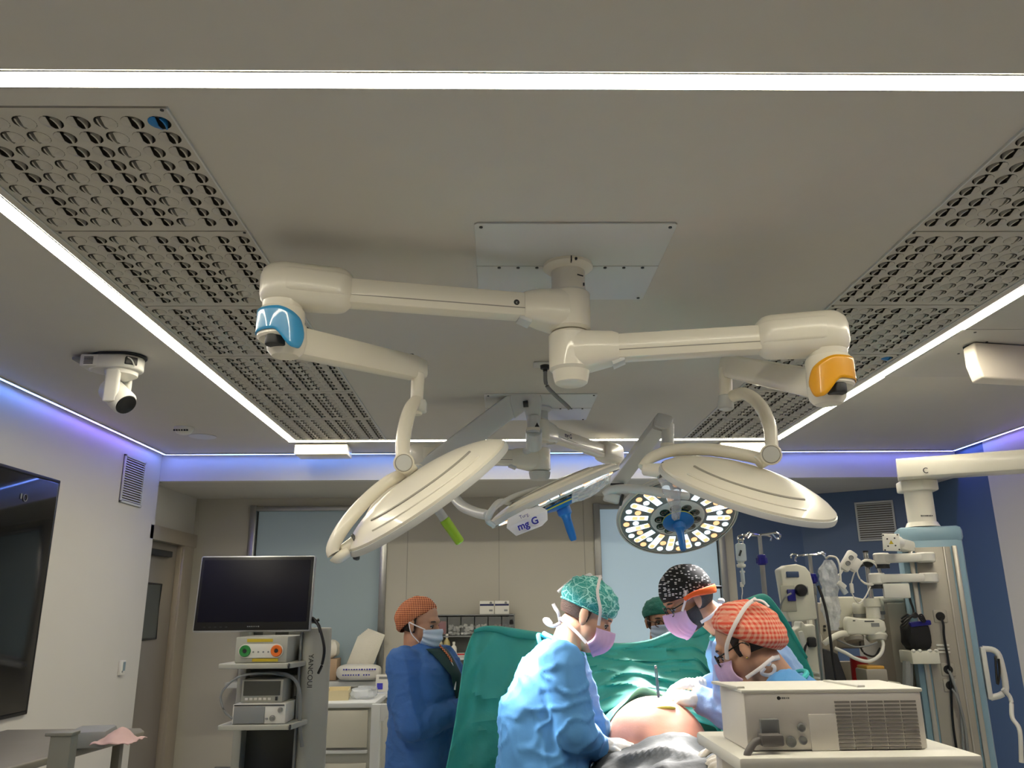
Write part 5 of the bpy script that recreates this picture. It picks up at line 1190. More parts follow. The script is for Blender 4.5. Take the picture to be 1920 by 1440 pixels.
# basket with black bag
YG = 5.1; c_ = P(1722, 1196, YG)
t = thing('equipment_basket', 'cream shelf bracket holding a black bag between machine and pendant', 'basket', c_-V((0, 0, .13)))
zz = P(1722, 1222, YG).z
MB().box((c_.x, YG+.02, zz-.03), (.17, .16, .075), bev=.006).build('shelf', IVP, t)
rp = MB()
for x_ in (-.07, -.03, .03, .07): rp.ell((c_.x+x_, YG-.055, zz+.008), (.014, .012, .010), n=10, m=6)
rp.build('stud', PLAST, t)
bo = lump((c_.x+.0, YG+.03, zz+.09), (.075, .07, .085), mat('black_fabric', (18, 18, 20), .8), 'black_bag', '', '', 4, .12, parent=t)
MB().box((c_.x+.01, YG-.02, zz+.165), (.13, .04, .03), Mx.Rotation(-.1, 3, 'Y'), .008).build('blue_label', KNOBB, t)
lp = MB()
for s_ in range(4): lp.tube([P(1690, 1160+6*s_, YG-.02), P(1702, 1152+5*s_, YG-.06), P(1715, 1158-3*s_, YG-.07), P(1728, 1152+4*s_, YG-.06), P(1736, 1166, YG-.03)], .005, 6)
lp.build('looped_cables', BLACK, t)
MB().tube([P(1702, 1240, YG), P(1702, 1300, YG), P(1700, 1400, YG)], .03, 8).build('support_column', GREY, t)
MB().cyl((P(1700, 1400, YG).x, YG, 0), P(1700, 1400, YG), .05, n=16).build('support_foot', GREY, t)

# --- device box in the right foreground on its trolley
k0 = P(1390, 1297, 1.92); fl = [P(1393, 1298, 1.90), P(1727, 1299, 1.90)]
bw_ = fl[1].x-fl[0].x; bx = (fl[0].x+fl[1].x)/2; bz1 = fl[0].z; bz0 = P(1400, 1415, 1.86).z
t = thing('warming_unit', 'beige electronic unit with a slotted vent in the right foreground', 'medical device', (bx, 2.1, bz0))
BXM = mat('unit_beige', (228, 223, 215), .5, var=.03); BXT = mat('unit_top', (228, 226, 216), .45, var=.03)
D_ = .20; Rw = Mx.Rotation(.0, 3, 'Z')
MB().box((bx, 1.90+D_/2, (bz0+bz1)/2), (bw_, D_, bz1-bz0), bev=.006).build('case', BXM, t)
MB().box((bx, 1.905+D_/2, bz1+.001), (bw_+.008, D_+.012, .008), bev=.003).build('lid', BXT, t)
for px_ in (1405, 1635): MB().beam(V((P(px_, 1297, 1.90).x-.01, 1.93, bz1+.006)), V((P(px_, 1297, 1.90).x-.03, 1.90+D_-.02, bz1+.006)), .018, .006).build('lid_strip', PLAST, t)
gx0, gx1 = P(1562, 1313, 1.9).x, P(1717, 1313, 1.9).x; gz1, gz0 = P(1640, 1312, 1.9).z, P(1640, 1406, 1.9).z
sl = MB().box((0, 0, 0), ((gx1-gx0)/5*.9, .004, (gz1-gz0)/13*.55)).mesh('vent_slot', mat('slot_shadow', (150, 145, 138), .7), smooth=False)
for i in range(5):
    for j in range(13): obj('vent_slot', sl, V((gx0+(gx1-gx0)*(i+.5)/5, 1.899, gz0+(gz1-gz0)*(j+.5)/13)), t)
MB().box(P(1545, 1373, 1.899), (.062, .003, .075), bev=.001).build('cover_plate', BXM, t)
for px_, py_, r_ in ((1502, 1364, .009), (1505, 1388, .009), (1483, 1391, .011)): MB().lathe(P(px_, py_, 1.899), (0, -1, 0), [(0, .004), (r_*.5, .004), (r_*.8, .006), (r_, .005), (r_, 0)], 18).build('jack', GREY, t)
MB().box(P(1443, 1365, 1.895), (.042, .012, .038), bev=.003).build('mains_inlet', GREY, t); MB().box(P(1445, 1387, 1.88), (.05, .035, .024), bev=.005).build('mains_plug', mat('plug_grey', (104, 100, 98), .5), t)
MB().tube([P(1432, 1388, 1.88), P(1415, 1392, 1.87), P(1403, 1410, 1.86), P(1401, 1418, 1.86)], .008, 10).build('mains_lead', mat('plug_grey', (104, 100, 98), .5), t)
MB().cyl(P(1460, 1309, 1.8995), P(1460, 1309, 1.8985), .004, n=14).build('logo_dot', DARK, t); bars(P(1471, 1309, 1.8985), FRONT, .022, .004, 5, GREY, t)
t = thing('unit_trolley', 'beige trolley carrying the slotted unit in the right foreground', 'trolley', (bx, 2.1, 0))
MB().box((bx+.02, 2.02, bz0-.016), (bw_+.12, D_+.18, .03), bev=.008).build('top_shelf', BXT, t)
for sx in (-1, 1): MB().box((bx+.02+sx*(bw_/2+.02), 2.08, bz0/2), (.04, .05, bz0-.06), bev=.006).build('upright', BXM, t)
MB().box((bx+.02, 2.05, .35), (bw_+.06, D_+.14, .5), bev=.01).build('lower_unit', BXM, t)
for sx in (-1, 1):
    for sy in (-.18, .18): MB().ell((bx+.02+sx*bw_*.45, 2.1+sy, .05), (.04, .04, .05), n=12, m=8).build('castor', DARK, t)
# bundle of hoses and a tape-yellow plug low on the right by the wall
tag(MB().tube([P(1880, 1292, 4.9), P(1895, 1310, 4.9), P(1898, 1345, 4.85), P(1912, 1370, 4.8), P(1915, 1430, 4.8)], .012, 10).build('gas_hose', PLAST), 'pale gas hose hanging beside the pendant at the right edge', 'hose')
tag(MB().tube([P(1872, 1235, 5.0), P(1874, 1262, 5.0), P(1870, 1282, 5.0), P(1866, 1230, 5.02)], .007, 8).build('hook_cable', BLACK), 'short black cable loop hanging right of the pendant', 'cable')

# ================================================================== PEOPLE
def fuse(mb, name, mats, parent, voxel=.006, sm=4, disp=None, label=None, fac=.5):
    """melt overlapping closed shapes into one continuous skin"""
    me = bpy.data.meshes.new('raw'); me.from_pydata([tuple(p) for p in mb.v], [], mb.f); 
    bm = bmesh.new(); bm.from_mesh(me); bmesh.ops.recalc_face_normals(bm, faces=bm.faces[:]); bm.to_mesh(me); bm.free()
    o = bpy.data.objects.new('raw', me); COL.objects.link(o)
    r = o.modifiers.new('r', 'REMESH'); r.mode = 'VOXEL'; r.voxel_size = voxel
    s = o.modifiers.new('s', 'SMOOTH'); s.iterations = sm; s.factor = fac
    dg = bpy.context.evaluated_depsgraph_get(); dg.update()
    out = bpy.data.meshes.new_from_object(o.evaluated_get(dg)); bpy.data.objects.remove(o)
    if disp:
        nr = [v.normal.copy() for v in out.vertices]
        for v, n in zip(out.vertices, nr): v.co += n*disp(v.co, n)
    c = sum((v.co for v in out.vertices), V())/max(1, len(out.vertices))
    if parent is None: c.z = min(v.co.z for v in out.vertices)
    out.transform(Mx.Translation(-c)); out.materials.clear()
    for m in (mats if isinstance(mats, (list, tuple)) else [mats]): out.materials.append(m)
    out.polygons.foreach_set('use_smooth', [True]*len(out.polygons)); out.name = name
    return obj(name, out, c, parent, label)
class Head:
    def __init__(s, o, f, roll=0.0, k=1.0):
        s.o = V(o); s.f = V(f).normalized(); up = V((0, 0, 1)); s.s = up.cross(s.f).normalized()*1.0; s.u = s.f.cross(s.s).normalized()
        if roll: R = Mx.Rotation(roll, 3, s.f); s.s = R @ s.s; s.u = R @ s.u
        s.k = k; s.R = Mx((s.f, s.s, s.u)).transposed()          # local: x face, y left, z crown
    def L(s, a, b, c): return s.o + (s.f*a + s.s*b + s.u*c)*s.k
def head_prims(m, h, neck):
    k = h.k
    def E(c, r): m.ell(h.L(*c), tuple(q*k for q in r), h.R, 20, 14)
    E((-.014, 0, .045), (.100, .078, .088)); E((.030, 0, -.02), (.068, .066, .085)); E((.052, 0, -.085), (.042, .046, .036)); E((.075, 0, .035), (.026, .050, .022))
    E((.070, .030, -.035), (.028, .026, .030)); E((.070, -.030, -.035), (.028, .026, .030)); E((-.01, 0, -.05), (.07, .058, .055))
    m.cap(h.L(.095, 0, .012), h.L(.112, 0, -.026), .010*k, .015*k, 10); E((.104, .012, -.034), (.011, .009, .008)); E((.104, -.012, -.034), (.011, .009, .008))
    E((.088, 0, -.062), (.014, .026, .010)); E((.086, 0, -.076), (.012, .022, .008))
    for sg in (-1, 1):
        R = h.R @ Mx.Rotation(sg*.35, 3, 'Z') @ Mx.Rotation(-.2, 3, 'Y')
        m.ell(h.L(-.012, sg*.080, -.004), (.020*k, .008*k, .034*k), R, 12, 10); m.ell(h.L(-.004, sg*.078, -.026), (.012*k, .008*k, .016*k), R, 10, 8)
        m.ell(h.L(-.018, sg*.084, .006), (.017*k, .005*k, .026*k), R, 12, 8)
    m.cap(h.L(-.028, 0, -.06), neck, .056*k, .062*k, 16)
def eyes(h, parent, open_=True, iris=(60, 40, 28)):
    W_ = mat('eye_white', (190, 180, 172), .2, var=.02); I_ = mat('iris_brown', iris, .15); 
    for sg in (-1, 1):
        c = h.L(.0775, sg*.031, .006); e = MB().ell(c, .0112*h.k, h.R, 14, 10).build('eye', W_, parent)
        MB().ell(c+(h.f*.0075-h.u*.003)*h.k, (.0062*h.k,)*3, h.R, 10, 8).build('iris', I_, e)
        lid = MB().tube([h.L(.081+.009*(1-abs(q)), sg*(.031+.016*q), .013-.005*abs(q)) for q in (-1, -.5, 0, .5, 1)], .0035*h.k, 6); lid.build('eyelash', HAIRD, e)
        br = MB().tube([h.L(.0935-.012*max(0, q), sg*(.031+.022*q), .030+.004*(1-q*q)) for q in (-1, -.4, .2, .7, 1)], [.003*h.k, .0045*h.k, .002*h.k], 6); br.build('eyebrow', HAIRD, parent)
def shell(h, c, r, phi0=0.0, phi1=1.75, th0=-PI, th1=PI, tilt=0.0, wr=0.0, ws=14.0, seed=0.0, nu=56, nv=26, tuck=.0, fn=None):
    """patch of an ellipsoid in the head frame, wrinkled; pole tilted back by 'tilt'"""
    R = h.R @ Mx.Rotation(-tilt, 3, 'Y'); o = h.L(*c)
    def g(u_, v_):
        th = th0+(th1-th0)*u_; ph = phi0+(phi1-phi0)*v_; q = V((math.sin(ph)*math.cos(th), math.sin(ph)*math.sin(th), math.cos(ph)))
        w_ = 1.0
        if wr: w_ += wr*(noise.noise(q*ws*.35+V((seed, 0, 0)))+.6*noise.noise(q*ws+V((0, seed, 0))))*min(1, (1-v_)*5+.15)
        if tuck: w_ -= tuck*max(0, (v_-.8)/.2)**2
        if fn: w_ += fn(th, ph, v_)
        return o+R @ V((q.x*r[0]*w_, q.y*r[1]*w_, q.z*r[2]*w_))*h.k
    return MB().grid(g, nu, nv, uvs=(6, 3))
def mask(h, parent, m, pleats=4, drop=0.0, wide=1.12, flat=False):
    def g(u_, v_):
        a = (u_-.5)*2*wide; top = .004-.020*abs(a)/wide; bot = -.118-drop+.034*(abs(a)/wide)**2
        z = top+(bot-top)*v_; bul = math.sin(PI*min(1, v_*1.05))*.022
        rf = .088+.030*(1-v_)*(math.cos(a*1.1) if abs(a) < 1.4 else 0)*.35+bul-.012*max(0, v_-.75)*4*.5
        pl = .0035*math.sin(v_*PI*2*pleats) if flat else .0065*abs(math.sin(u_*PI*2*pleats*1.1))**.5*(.25+.75*v_)
        return h.L(.012+(rf+pl)*math.cos(a)+(.02*math.exp(-(a*4)**2)*(1-v_) ), (.074+bul*.4+pl)*math.sin(a), z)
    o_ = MB().grid(g, 40, 18).build('face_mask', m, parent); solid(o_, .002); 
    return o_
def ribbon(pts, w, parent, m, name='mask_tie', hint=(0, -1, 0)):
    o_ = MB().tube(pts, w, 8, flat=.25, hint=hint, k=5).build(name, m, parent); return o_
def hand_prims(m, w, d, nb, curl=.5, k=1.0, side=1, thumb=.7, g=0.0):
    """w wrist, d pointing direction, nb back-of-hand normal; five fingers"""
    w = V(w); d = V(d).normalized(); nb = (V(nb)-d*V(nb).dot(d)).normalized(); ac = d.cross(nb)*side
    R = Mx((d, ac, nb)).transposed()
    m.ell(w+d*.048*k, (.056*k, .043*k+g, .019*k+g), R, 16, 10); m.cap(w-d*.03*k, w+d*.015*k, .029*k+g, .030*k+g, 12)
    for i, (off, ln, rt) in enumerate(((.030, .92, .086), (.0105, 1.06, .092), (-.010, 1.0, .089), (-.029, .80, .080))):
        p = w+d*rt*k+ac*off*k; c = curl*(.55+.12*i); rr = (.0098-.0006*i)*k+g
        for j, l_ in enumerate((.044, .028, .022)):
            dd = (d*math.cos(c)-nb*math.sin(c)).normalized(); q = p+dd*l_*ln*k
            m.cap(p, q, rr*(1-.07*j), rr*(1-.07*(j+1)), 10); p = q; c += curl*(.75 if j == 0 else .55)
    p = w+d*.028*k+ac*.034*k; dd = (d*.62+ac*thumb-nb*.30).normalized()
    for l_, rr in ((.038, .0125), (.032, .0105), (.024, .0095)):
        q = p+dd*l_*k; m.cap(p, q, rr*k+g, rr*.92*k+g, 10); p = q; dd = (dd*.8+d*.35-nb*.18*curl).normalized()
def torso_rings(m, rings, side, n=30, e=.75):
    """rings: (centre, half width along side, half depth)"""
    side = V(side).normalized(); out = []
    for i, (c, hw, hd) in enumerate(rings):
        c = V(c); a = V(rings[max(0, i-1)][0]); b = V(rings[min(len(rings)-1, i+1)][0]); ax = (b-a).normalized(); fw = side.cross(ax).normalized(); sd = ax.cross(fw).normalized()
        out.append([c+sd*(hw*math.copysign(abs(math.cos(t_))**e, math.cos(t_)))+fw*(hd*math.copysign(abs(math.sin(t_))**e, math.sin(t_))) for t_ in (2*PI*j/n for j in range(n))])
    m.loft(out)
def folds(amp, seed=0.0, vs=1.0, fx=26.0):
    """long creases: broad soft drapes plus sharp ridges that run mostly down the cloth"""
    def f(p, n):
        a = noise.noise(V((p.x*fx*.30+seed, p.y*fx*.30, p.z*fx*.10*vs)))
        c = 1-abs(noise.noise(V((p.x*fx*.42+p.z*3.0, p.y*fx*.42+seed, p.z*fx*.12*vs))))*2.4
        d_ = 1-abs(noise.noise(V((p.x*fx*.30+p.z*fx*.55, p.y*fx*.30+seed, p.z*fx*.40-p.x*fx*.35+7))))*3.2
        return amp*(.8*a+.75*max(0, c)**2+.55*max(0, d_)**2)
    return f
def legs(m, pel, face, k=1.0):
    f = V((face[0], face[1], 0)).normalized(); s = V((0, 0, 1)).cross(f)
    for sg in (-1, 1):
        hip = V(pel)+s*(.09*sg*k); kn = V((hip.x, hip.y, .50))+f*.03; an = V((hip.x, hip.y, .09))
        m.cap(hip, kn, .092, .062, 14); m.cap(kn, an, .060, .042, 14); m.cap(an-V((0, 0, .045))-f*.03, an-V((0, 0, .05))+f*.14, .042, .036, 12)
SKIN = mat('skin_light', (206, 158, 130), .5, var=.06, scale=30, bump=.04, bscale=120)
SKIN2 = mat('skin_olive', (188, 138, 108), .5, var=.06, scale=30, bump=.04, bscale=120)
HAIRD = mat('dark_brown_hair', (38, 26, 20), .6, var=.3, scale=80, bump=.5, bscale=200)
GLOVE = mat('latex_glove', (236, 228, 216), .4, var=.04, bump=.15, bscale=60)
MASKP = mat('lilac_mask_fabric', (214, 182, 222), .8, var=.04, bump=.08, bscale=150)
MASKB = mat('pale_blue_mask', (196, 210, 232), .8, var=.03, bump=.08, bscale=150)
TIE = mat('white_tape', (232, 226, 228), .8, var=.03)
GOWNB = mat('surgical_gown_blue', (92, 158, 222), .7, var=.05, scale=14, bump=.22, bscale=20)
GOWNC = mat('gown_collar_teal', (70, 196, 200), .75)
SCRUB = mat('navy_jacket', (60, 104, 168), .85, var=.08, bump=.2, bscale=90)
SHOE = mat('clog_white', (200, 200, 196), .5)
PANTS = mat('scrub_trousers', (60, 96, 120), .85, bump=.2, bscale=60)
FRAMEB = mat('black_spectacle_frame', (16, 14, 14), .25)

def patmat(name, build, rough=.85):
    m = bpy.data.materials.new(name); m.use_nodes = True; nt = m.node_tree; b = nt.nodes['Principled BSDF']; b.inputs['Roughness'].default_value = rough
    tc = nt.nodes.new('ShaderNodeTexCoord'); sp = nt.nodes.new('ShaderNodeSeparateXYZ'); nt.links.new(tc.outputs['Object'], sp.inputs[0])
    def M(op, a, b_=None, c=None):
        n = nt.nodes.new('ShaderNodeMath'); n.operation = op
        for i, q in enumerate((a, b_, c)):
            if q is None: continue
            if isinstance(q, (int, float)): n.inputs[i].default_value = q
            else: nt.links.new(q, n.inputs[i])
        return n.outputs[0]
    def mixc(fac, c0, c1):
        x = nt.nodes.new('ShaderNodeMix'); x.data_type = 'RGBA'
        if isinstance(fac, (int, float)): x.inputs[0].default_value = fac
        else: nt.links.new(fac, x.inputs[0])
        for i, c in ((6, c0), (7, c1)):
            if isinstance(c, tuple): x.inputs[i].default_value = (*lin(c), 1)
            else: nt.links.new(c, x.inputs[i])
        return x.outputs[2]
    nt.links.new(build(nt, sp.outputs, tc.outputs, M, mixc), b.inputs['Base Color']); return m
def _check(nt, s, tc, M, mx):
    a = M('SINE', M('MULTIPLY', M('ADD', s[0], s[2]), 330.0)); b = M('SINE', M('MULTIPLY', M('SUBTRACT', s[0], s[2]), 330.0))
    return mx(M('GREATER_THAN', M('MULTIPLY', a, b), 0.0), (232, 150, 104), (112, 46, 30))
CAPCHK = patmat('orange_checked_cap', _check)
def _ging(nt, s, tc, M, mx):
    q = M('ADD', s[0], M('MULTIPLY', s[1], .8))
    a = M('GREATER_THAN', M('SINE', M('MULTIPLY', q, 420.0)), 0.0); b = M('GREATER_THAN', M('SINE', M('MULTIPLY', s[2], 420.0)), 0.0)
    return mx(M('MULTIPLY', M('ADD', a, b), .5), (238, 178, 152), (226, 86, 66))
CAPSAL = patmat('salmon_gingham_cap', _ging)
def _print(nt, s, tc, M, mx):
    mp = nt.nodes.new('ShaderNodeCombineXYZ'); nt.links.new(M('MULTIPLY', s[0], 70.0), mp.inputs[0]); nt.links.new(M('MULTIPLY', s[2], 150.0), mp.inputs[1])
    v = nt.nodes.new('ShaderNodeTexVoronoi'); v.distance = 'CHEBYCHEV'; v.inputs['Scale'].default_value = 1.0; v.inputs['Randomness'].default_value = .45; nt.links.new(mp.outputs[0], v.inputs['Vector'])
    w_ = nt.nodes.new('ShaderNodeTexWhiteNoise'); nt.links.new(v.outputs['Position'], w_.inputs['Vector'])
    box_ = M('MULTIPLY', M('LESS_THAN', v.outputs['Distance'], .30), M('GREATER_THAN', w_.outputs['Value'], .45))
    return mx(box_, (14, 14, 16), (206, 204, 204))
CAPBLK = patmat('black_printed_cap', _print)
def _crinkle(nt, s, tc, M, mx):
    nz = nt.nodes.new('ShaderNodeTexNoise'); nz.inputs['Scale'].default_value = 14; nt.links.new(tc['Object'], nz.inputs['Vector'])
    ad = nt.nodes.new('ShaderNodeVectorMath'); ad.operation = 'MULTIPLY_ADD'; ad.inputs[1].default_value = (.08,)*3; nt.links.new(nz.outputs['Color'], ad.inputs[0]); nt.links.new(tc['Object'], ad.inputs[2])
    v = nt.nodes.new('ShaderNodeTexVoronoi'); v.feature = 'DISTANCE_TO_EDGE'; v.inputs['Scale'].default_value = 26; nt.links.new(ad.outputs[0], v.inputs['Vector'])
    v2 = nt.nodes.new('ShaderNodeTexVoronoi'); v2.feature = 'DISTANCE_TO_EDGE'; v2.inputs['Scale'].default_value = 60; nt.links.new(ad.outputs[0], v2.inputs['Vector'])
    ln = M('MAXIMUM', M('LESS_THAN', v.outputs['Distance'], .045), M('MULTIPLY', M('LESS_THAN', v2.outputs['Distance'], .05), .45))
    return mx(ln, mx(nz.outputs['Fac'], (22, 120, 118), (70, 190, 182)), (168, 232, 226))
CAPTEAL = patmat('turquoise_bouffant', _crinkle, .6)
CAPGRN = mat('green_bouffant', (48, 120, 104), .8, var=.2, scale=50, bump=.6, bscale=60)

def bodice(t, gown_m, rings, side, arms, name='gown', amp=.006, voxel=.009, seed=0.0, extra=None, vs=1.0):
    g = MB(); torso_rings(g, rings, side)
    for a in arms:        # shoulder, elbow, wrist, radii
        sh, el, wr, rs = a
        g.cap(sh, el, rs[0], rs[1], 18); g.cap(el, wr, rs[1], rs[2], 18)
    if extra: extra(g)
    return fuse(g, name, gown_m, t, voxel, 5, folds(amp, seed, vs))

# ---- S1: surgeon in turquoise bouffant cap, left of the table
def glasses(h, parent, m=FRAMEB, lens=True):
    g = MB()
    for sg in (-1, 1):
        pts = [h.L(.112-.010*abs(y_)/.05, sg*(.034+.024*math.cos(a)), .004+.019*math.sin(a)) for a in (PI*2*q/12 for q in range(12)) for y_ in (.034+.024*math.cos(a),)]
        g.tube(pts, .0028*h.k, 6, close=True, k=2)
        g.tube([h.L(.098, sg*.060, .012), h.L(.05, sg*.082, .012), h.L(-.012, sg*.088, .014), h.L(-.03, sg*.086, -.004)], .0026*h.k, 6)
    g.tube([h.L(.108, -.010, .008), h.L(.114, 0, .012), h.L(.108, .010, .008)], .0026*h.k, 6)
    return g.build('spectacles', m, parent)

Y1 = 3.30
h1 = Head(P(1098, 1156, Y1), (.86, -.04, -.52), k=1.0)
nk1 = P(1062, 1210, Y1)
t1 = thing('person', 'surgeon in blue gown and turquoise bouffant cap facing right over the table', 'person', (nk1.x-.06, Y1, 0))
pel1 = V((nk1.x-.10, Y1, .95))
b = MB(); head_prims(b, h1, nk1)
shR, shL = P(1052, 1242, Y1-.17), P(1062, 1240, Y1+.17)
elR, elL = P(1078, 1372, Y1-.20), P(1095, 1340, Y1+.20)
wrR, wrL = P(1132, 1400, Y1-.02), P(1140, 1372, Y1+.22)
torso_rings(b, [(pel1, .15, .10), (pel1+V((.01, 0, .2)), .14, .10), (nk1-V((.05, 0, .20)), .15, .11), (nk1-V((.03, 0, .08)), .13, .09), (nk1-V((0, 0, .01)), .06, .06)], (0, 1, 0))
for s_, e_, w_ in ((shR, elR, wrR), (shL, elL, wrL)): b.cap(s_, e_, .050, .040); b.cap(e_, w_, .038, .028)
legs(b, pel1, (1, 0)); hand_prims(b, wrR, (1, .25, .05), (0, -.3, 1), .5); hand_prims(b, wrL, (1, -.3, -.05), (0, .3, 1), .5, side=-1)
body1 = fuse(b, 'body', SKIN, t1, .0055, 3)
rings = [(V((pel1.x-.02, Y1, .34)), .25, .20), (V((pel1.x-.02, Y1, .70)), .235, .18), (pel1+V((.0, 0, .10)), .22, .165), (pel1+V((.0, 0, .28)), .20, .155), (nk1+V((-.075, 0, -.20)), .20, .145), (nk1+V((-.055, 0, -.10)), .185, .125), (nk1+V((-.03, 0, -.04)), .12, .090), (nk1+V((-.012, 0, -.005)), .074, .070)]
bodice(t1, GOWNB, rings, (0, 1, 0), [(shR, elR, wrR-V((.03, 0, 0)), (.082, .066, .044)), (shL, elL, wrL-V((.03, 0, 0)), (.08, .064, .044))], amp=.014, seed=3)
col = MB().tube([nk1+V((-.012+.078*math.cos(a)*.95, .082*math.sin(a), .004-.040*math.cos(a))) for a in (2*PI*q/16 for q in range(16))], .010, 8, close=True, k=3); cl1 = col.build('collar_binding', GOWNC, t1)
bow = MB().tube([nk1+V((-.085, -.02, .03)), nk1+V((-.11, -.03, .045)), nk1+V((-.105, -.035, .01)), nk1+V((-.085, -.03, -.03))], .009, 8, flat=.4); bow.build('neck_bow', GOWNC, cl1)
tr_ = MB(); 
bodice(t1, PANTS, [(V((pel1.x, Y1, .06)), .17, .11), (V((pel1.x, Y1, .4)), .17, .12)], (0, 1, 0), [], 'trousers', .003, .012)
cap1 = shell(h1, (-.014, 0, .052), (.117, .094, .102), 0, 1.84, tilt=.10, wr=.09, ws=11, seed=2, tuck=.10).build('bouffant_cap', CAPTEAL, t1); solid(cap1, .0015)
MB().tube([h1.L(-.014+.106*math.cos(a), .084*math.sin(a), .026+.010*math.cos(a)) for a in (2*PI*q/20 for q in range(20))], .004, 6, close=True, k=2).build('cap_elastic', CAPTEAL, cap1)
shell(h1, (-.014, 0, .03), (.1035, .0815, .095), 1.0, 2.12, 1.35, 2*PI-1.35, tilt=.1).build('hair', mat('short_dark_hair', (72, 52, 42), .7, var=.3, scale=60, bump=.4, bscale=200), t1)
eyes(h1, t1); m1 = mask(h1, t1, MASKP, 4)
Yt = Y1-.11
ribbon([h1.L(.055, -.080, -.005), h1.L(.03, -.100, .05), h1.L(-.01, -.098, .10), h1.L(-.025, -.05, .155), h1.L(-.02, .01, .166)], .006, m1, TIE)
ribbon([h1.L(-.02, 0, .168), P(1096, 1084, Y1), P(1106, 1077, Y1), P(1109, 1084, Y1), P(1102, 1088, Y1)], .006, m1, TIE)
ribbon([P(1092, 1086, Y1), P(1075, 1086, Y1), P(1060, 1098, Y1), P(1046, 1110, Y1)], .006, m1, TIE)
ribbon([h1.L(.045, -.082, -.085), h1.L(.0, -.082, -.072), h1.L(-.05, -.076, -.062), h1.L(-.085, -.045, -.058), P(1051, 1168, Y1-.03)], .006, m1, TIE)
ribbon([P(1051, 1168, Y1-.03), P(1047, 1150, Y1-.04), P(1041, 1140, Y1-.04), P(1037, 1132, Y1-.04)], .007, m1, TIE)
ribbon([P(1051, 1168, Y1-.03), P(1038, 1174, Y1-.04), P(1026, 1170, Y1-.04), P(1021, 1162, Y1-.04), P(1028, 1162, Y1-.04), P(1034, 1170, Y1-.04)], .007, m1, TIE)
g = MB(); hand_prims(g, wrR, (1, .25, .05), (0, -.3, 1), .5, 1.02, g=.0018); fuse(g, 'glove', GLOVE, t1, .004, 2)
g = MB(); hand_prims(g, wrL, (1, -.3, -.05), (0, .3, 1), .5, 1.02, side=-1, g=.0018); fuse(g, 'glove', GLOVE, t1, .004, 2)

# ---- S2: surgeon in black printed cap with orange strap, bending to the left
Y2 = 3.55
h2 = Head(P(1291, 1124, Y2), (-.85, -.06, -.52), k=1.03)
nk2 = P(1362, 1178, Y2)
t2 = thing('person', 'surgeon in black printed cap with an orange spectacle strap bending left', 'person', (nk2.x+.12, Y2, 0))
pel2 = V((nk2.x+.20, Y2, .96)); b = MB(); head_prims(b, h2, nk2)
shN, shF = P(1372, 1222, Y2-.17), P(1362, 1215, Y2+.17)
elN, elF = P(1378, 1345, Y2-.16), P(1368, 1330, Y2+.12)
wrN, wrF = P(1308, 1313, Y2-.06), P(1318, 1284, Y2+.08)
torso_rings(b, [(pel2, .15, .10), (pel2+V((-.03, 0, .2)), .14, .10), (nk2+V((.10, 0, -.20)), .15, .11), (nk2+V((.05, 0, -.08)), .13, .09), (nk2+V((0, 0, -.01)), .06, .06)], (0, 1, 0))
for s_, e_, w_ in ((shN, elN, wrN), (shF, elF, wrF)): b.cap(s_, e_, .050, .040); b.cap(e_, w_, .038, .028)
legs(b, pel2, (-1, 0)); HN = ((-1, .02, .10), (0, -.5, 1)); HF = ((-1, -.05, .06), (0, -.3, 1))
hand_prims(b, wrN, *HN, .75); hand_prims(b, wrF, *HF, .65, side=-1)
fuse(b, 'body', SKIN2, t2, .0055, 3)
rings = [(V((pel2.x, Y2, .34)), .25, .20), (V((pel2.x, Y2, .70)), .235, .18), (pel2+V((0, 0, .10)), .22, .165), (pel2+V((-.03, 0, .28)), .20, .155), (nk2+V((.13, 0, -.22)), .20, .15), (nk2+V((.09, 0, -.11)), .185, .13), (nk2+V((.045, 0, -.05)), .12, .095), (nk2+V((.015, 0, -.01)), .076, .072)]
GOWN2 = mat('surgical_gown_pale', (150, 184, 232), .75, var=.05, scale=14, bump=.25, bscale=45)
bodice(t2, GOWN2, rings, (0, 1, 0), [(shN, elN, wrN+V((.035, 0, 0)), (.082, .068, .050)), (shF, elF, wrF+V((.035, 0, 0)), (.08, .066, .048))], amp=.014, seed=9)
bodice(t2, PANTS, [(V((pel2.x, Y2, .06)), .17, .11), (V((pel2.x, Y2, .4)), .17, .12)], (0, 1, 0), [], 'trousers', .003, .012)
MB().tube([nk2+V((.014+.08*math.cos(a), .084*math.sin(a), .0+.042*math.cos(a))) for a in (2*PI*q/16 for q in range(16))], .009, 8, close=True, k=3).build('collar_binding', GOWNC, t2)
cap2 = shell(h2, (-.012, 0, .042), (.113, .091, .101), 0, 1.80, tilt=.22, wr=.02, ws=7, seed=5, tuck=.03).build('printed_cap', CAPBLK, t2); solid(cap2, .002)
shell(h2, (-.014, 0, .03), (.1065, .0835, .112), 1.5, 2.35, 1.6, 2*PI-1.6, tilt=.2).build('hair', HAIRD, t2)
shell(h2, (.026, 0, -.03), (.082, .0735, .098), 1.50, 2.55, .70, 1.85).build('beard', HAIRD, t2); shell(h2, (.026, 0, -.03), (.082, .0735, .098), 1.50, 2.55, -1.85, -.70).build('beard', HAIRD, t2)
eyes(h2, t2); glasses(h2, t2); m2 = mask(h2, t2, MASKP, 5, drop=.01)
ORG = mat('orange_strap', (240, 96, 28), .5)
sb = [h2.L(.040, .092, .024), h2.L(.0, .102, .022), h2.L(-.045, .100, .008), h2.L(-.09, .076, -.008), h2.L(-.116, .030, -.018), h2.L(-.118, -.02, -.018), h2.L(-.09, -.078, -.008), h2.L(-.03, -.102, .012), h2.L(.040, -.092, .024)]
o_ = MB().tube(sb, [.008, .012, .017, .018, .017, .012, .008], 10, flat=.25, hint=tuple(h2.s)).build('spectacle_strap', ORG, t2)
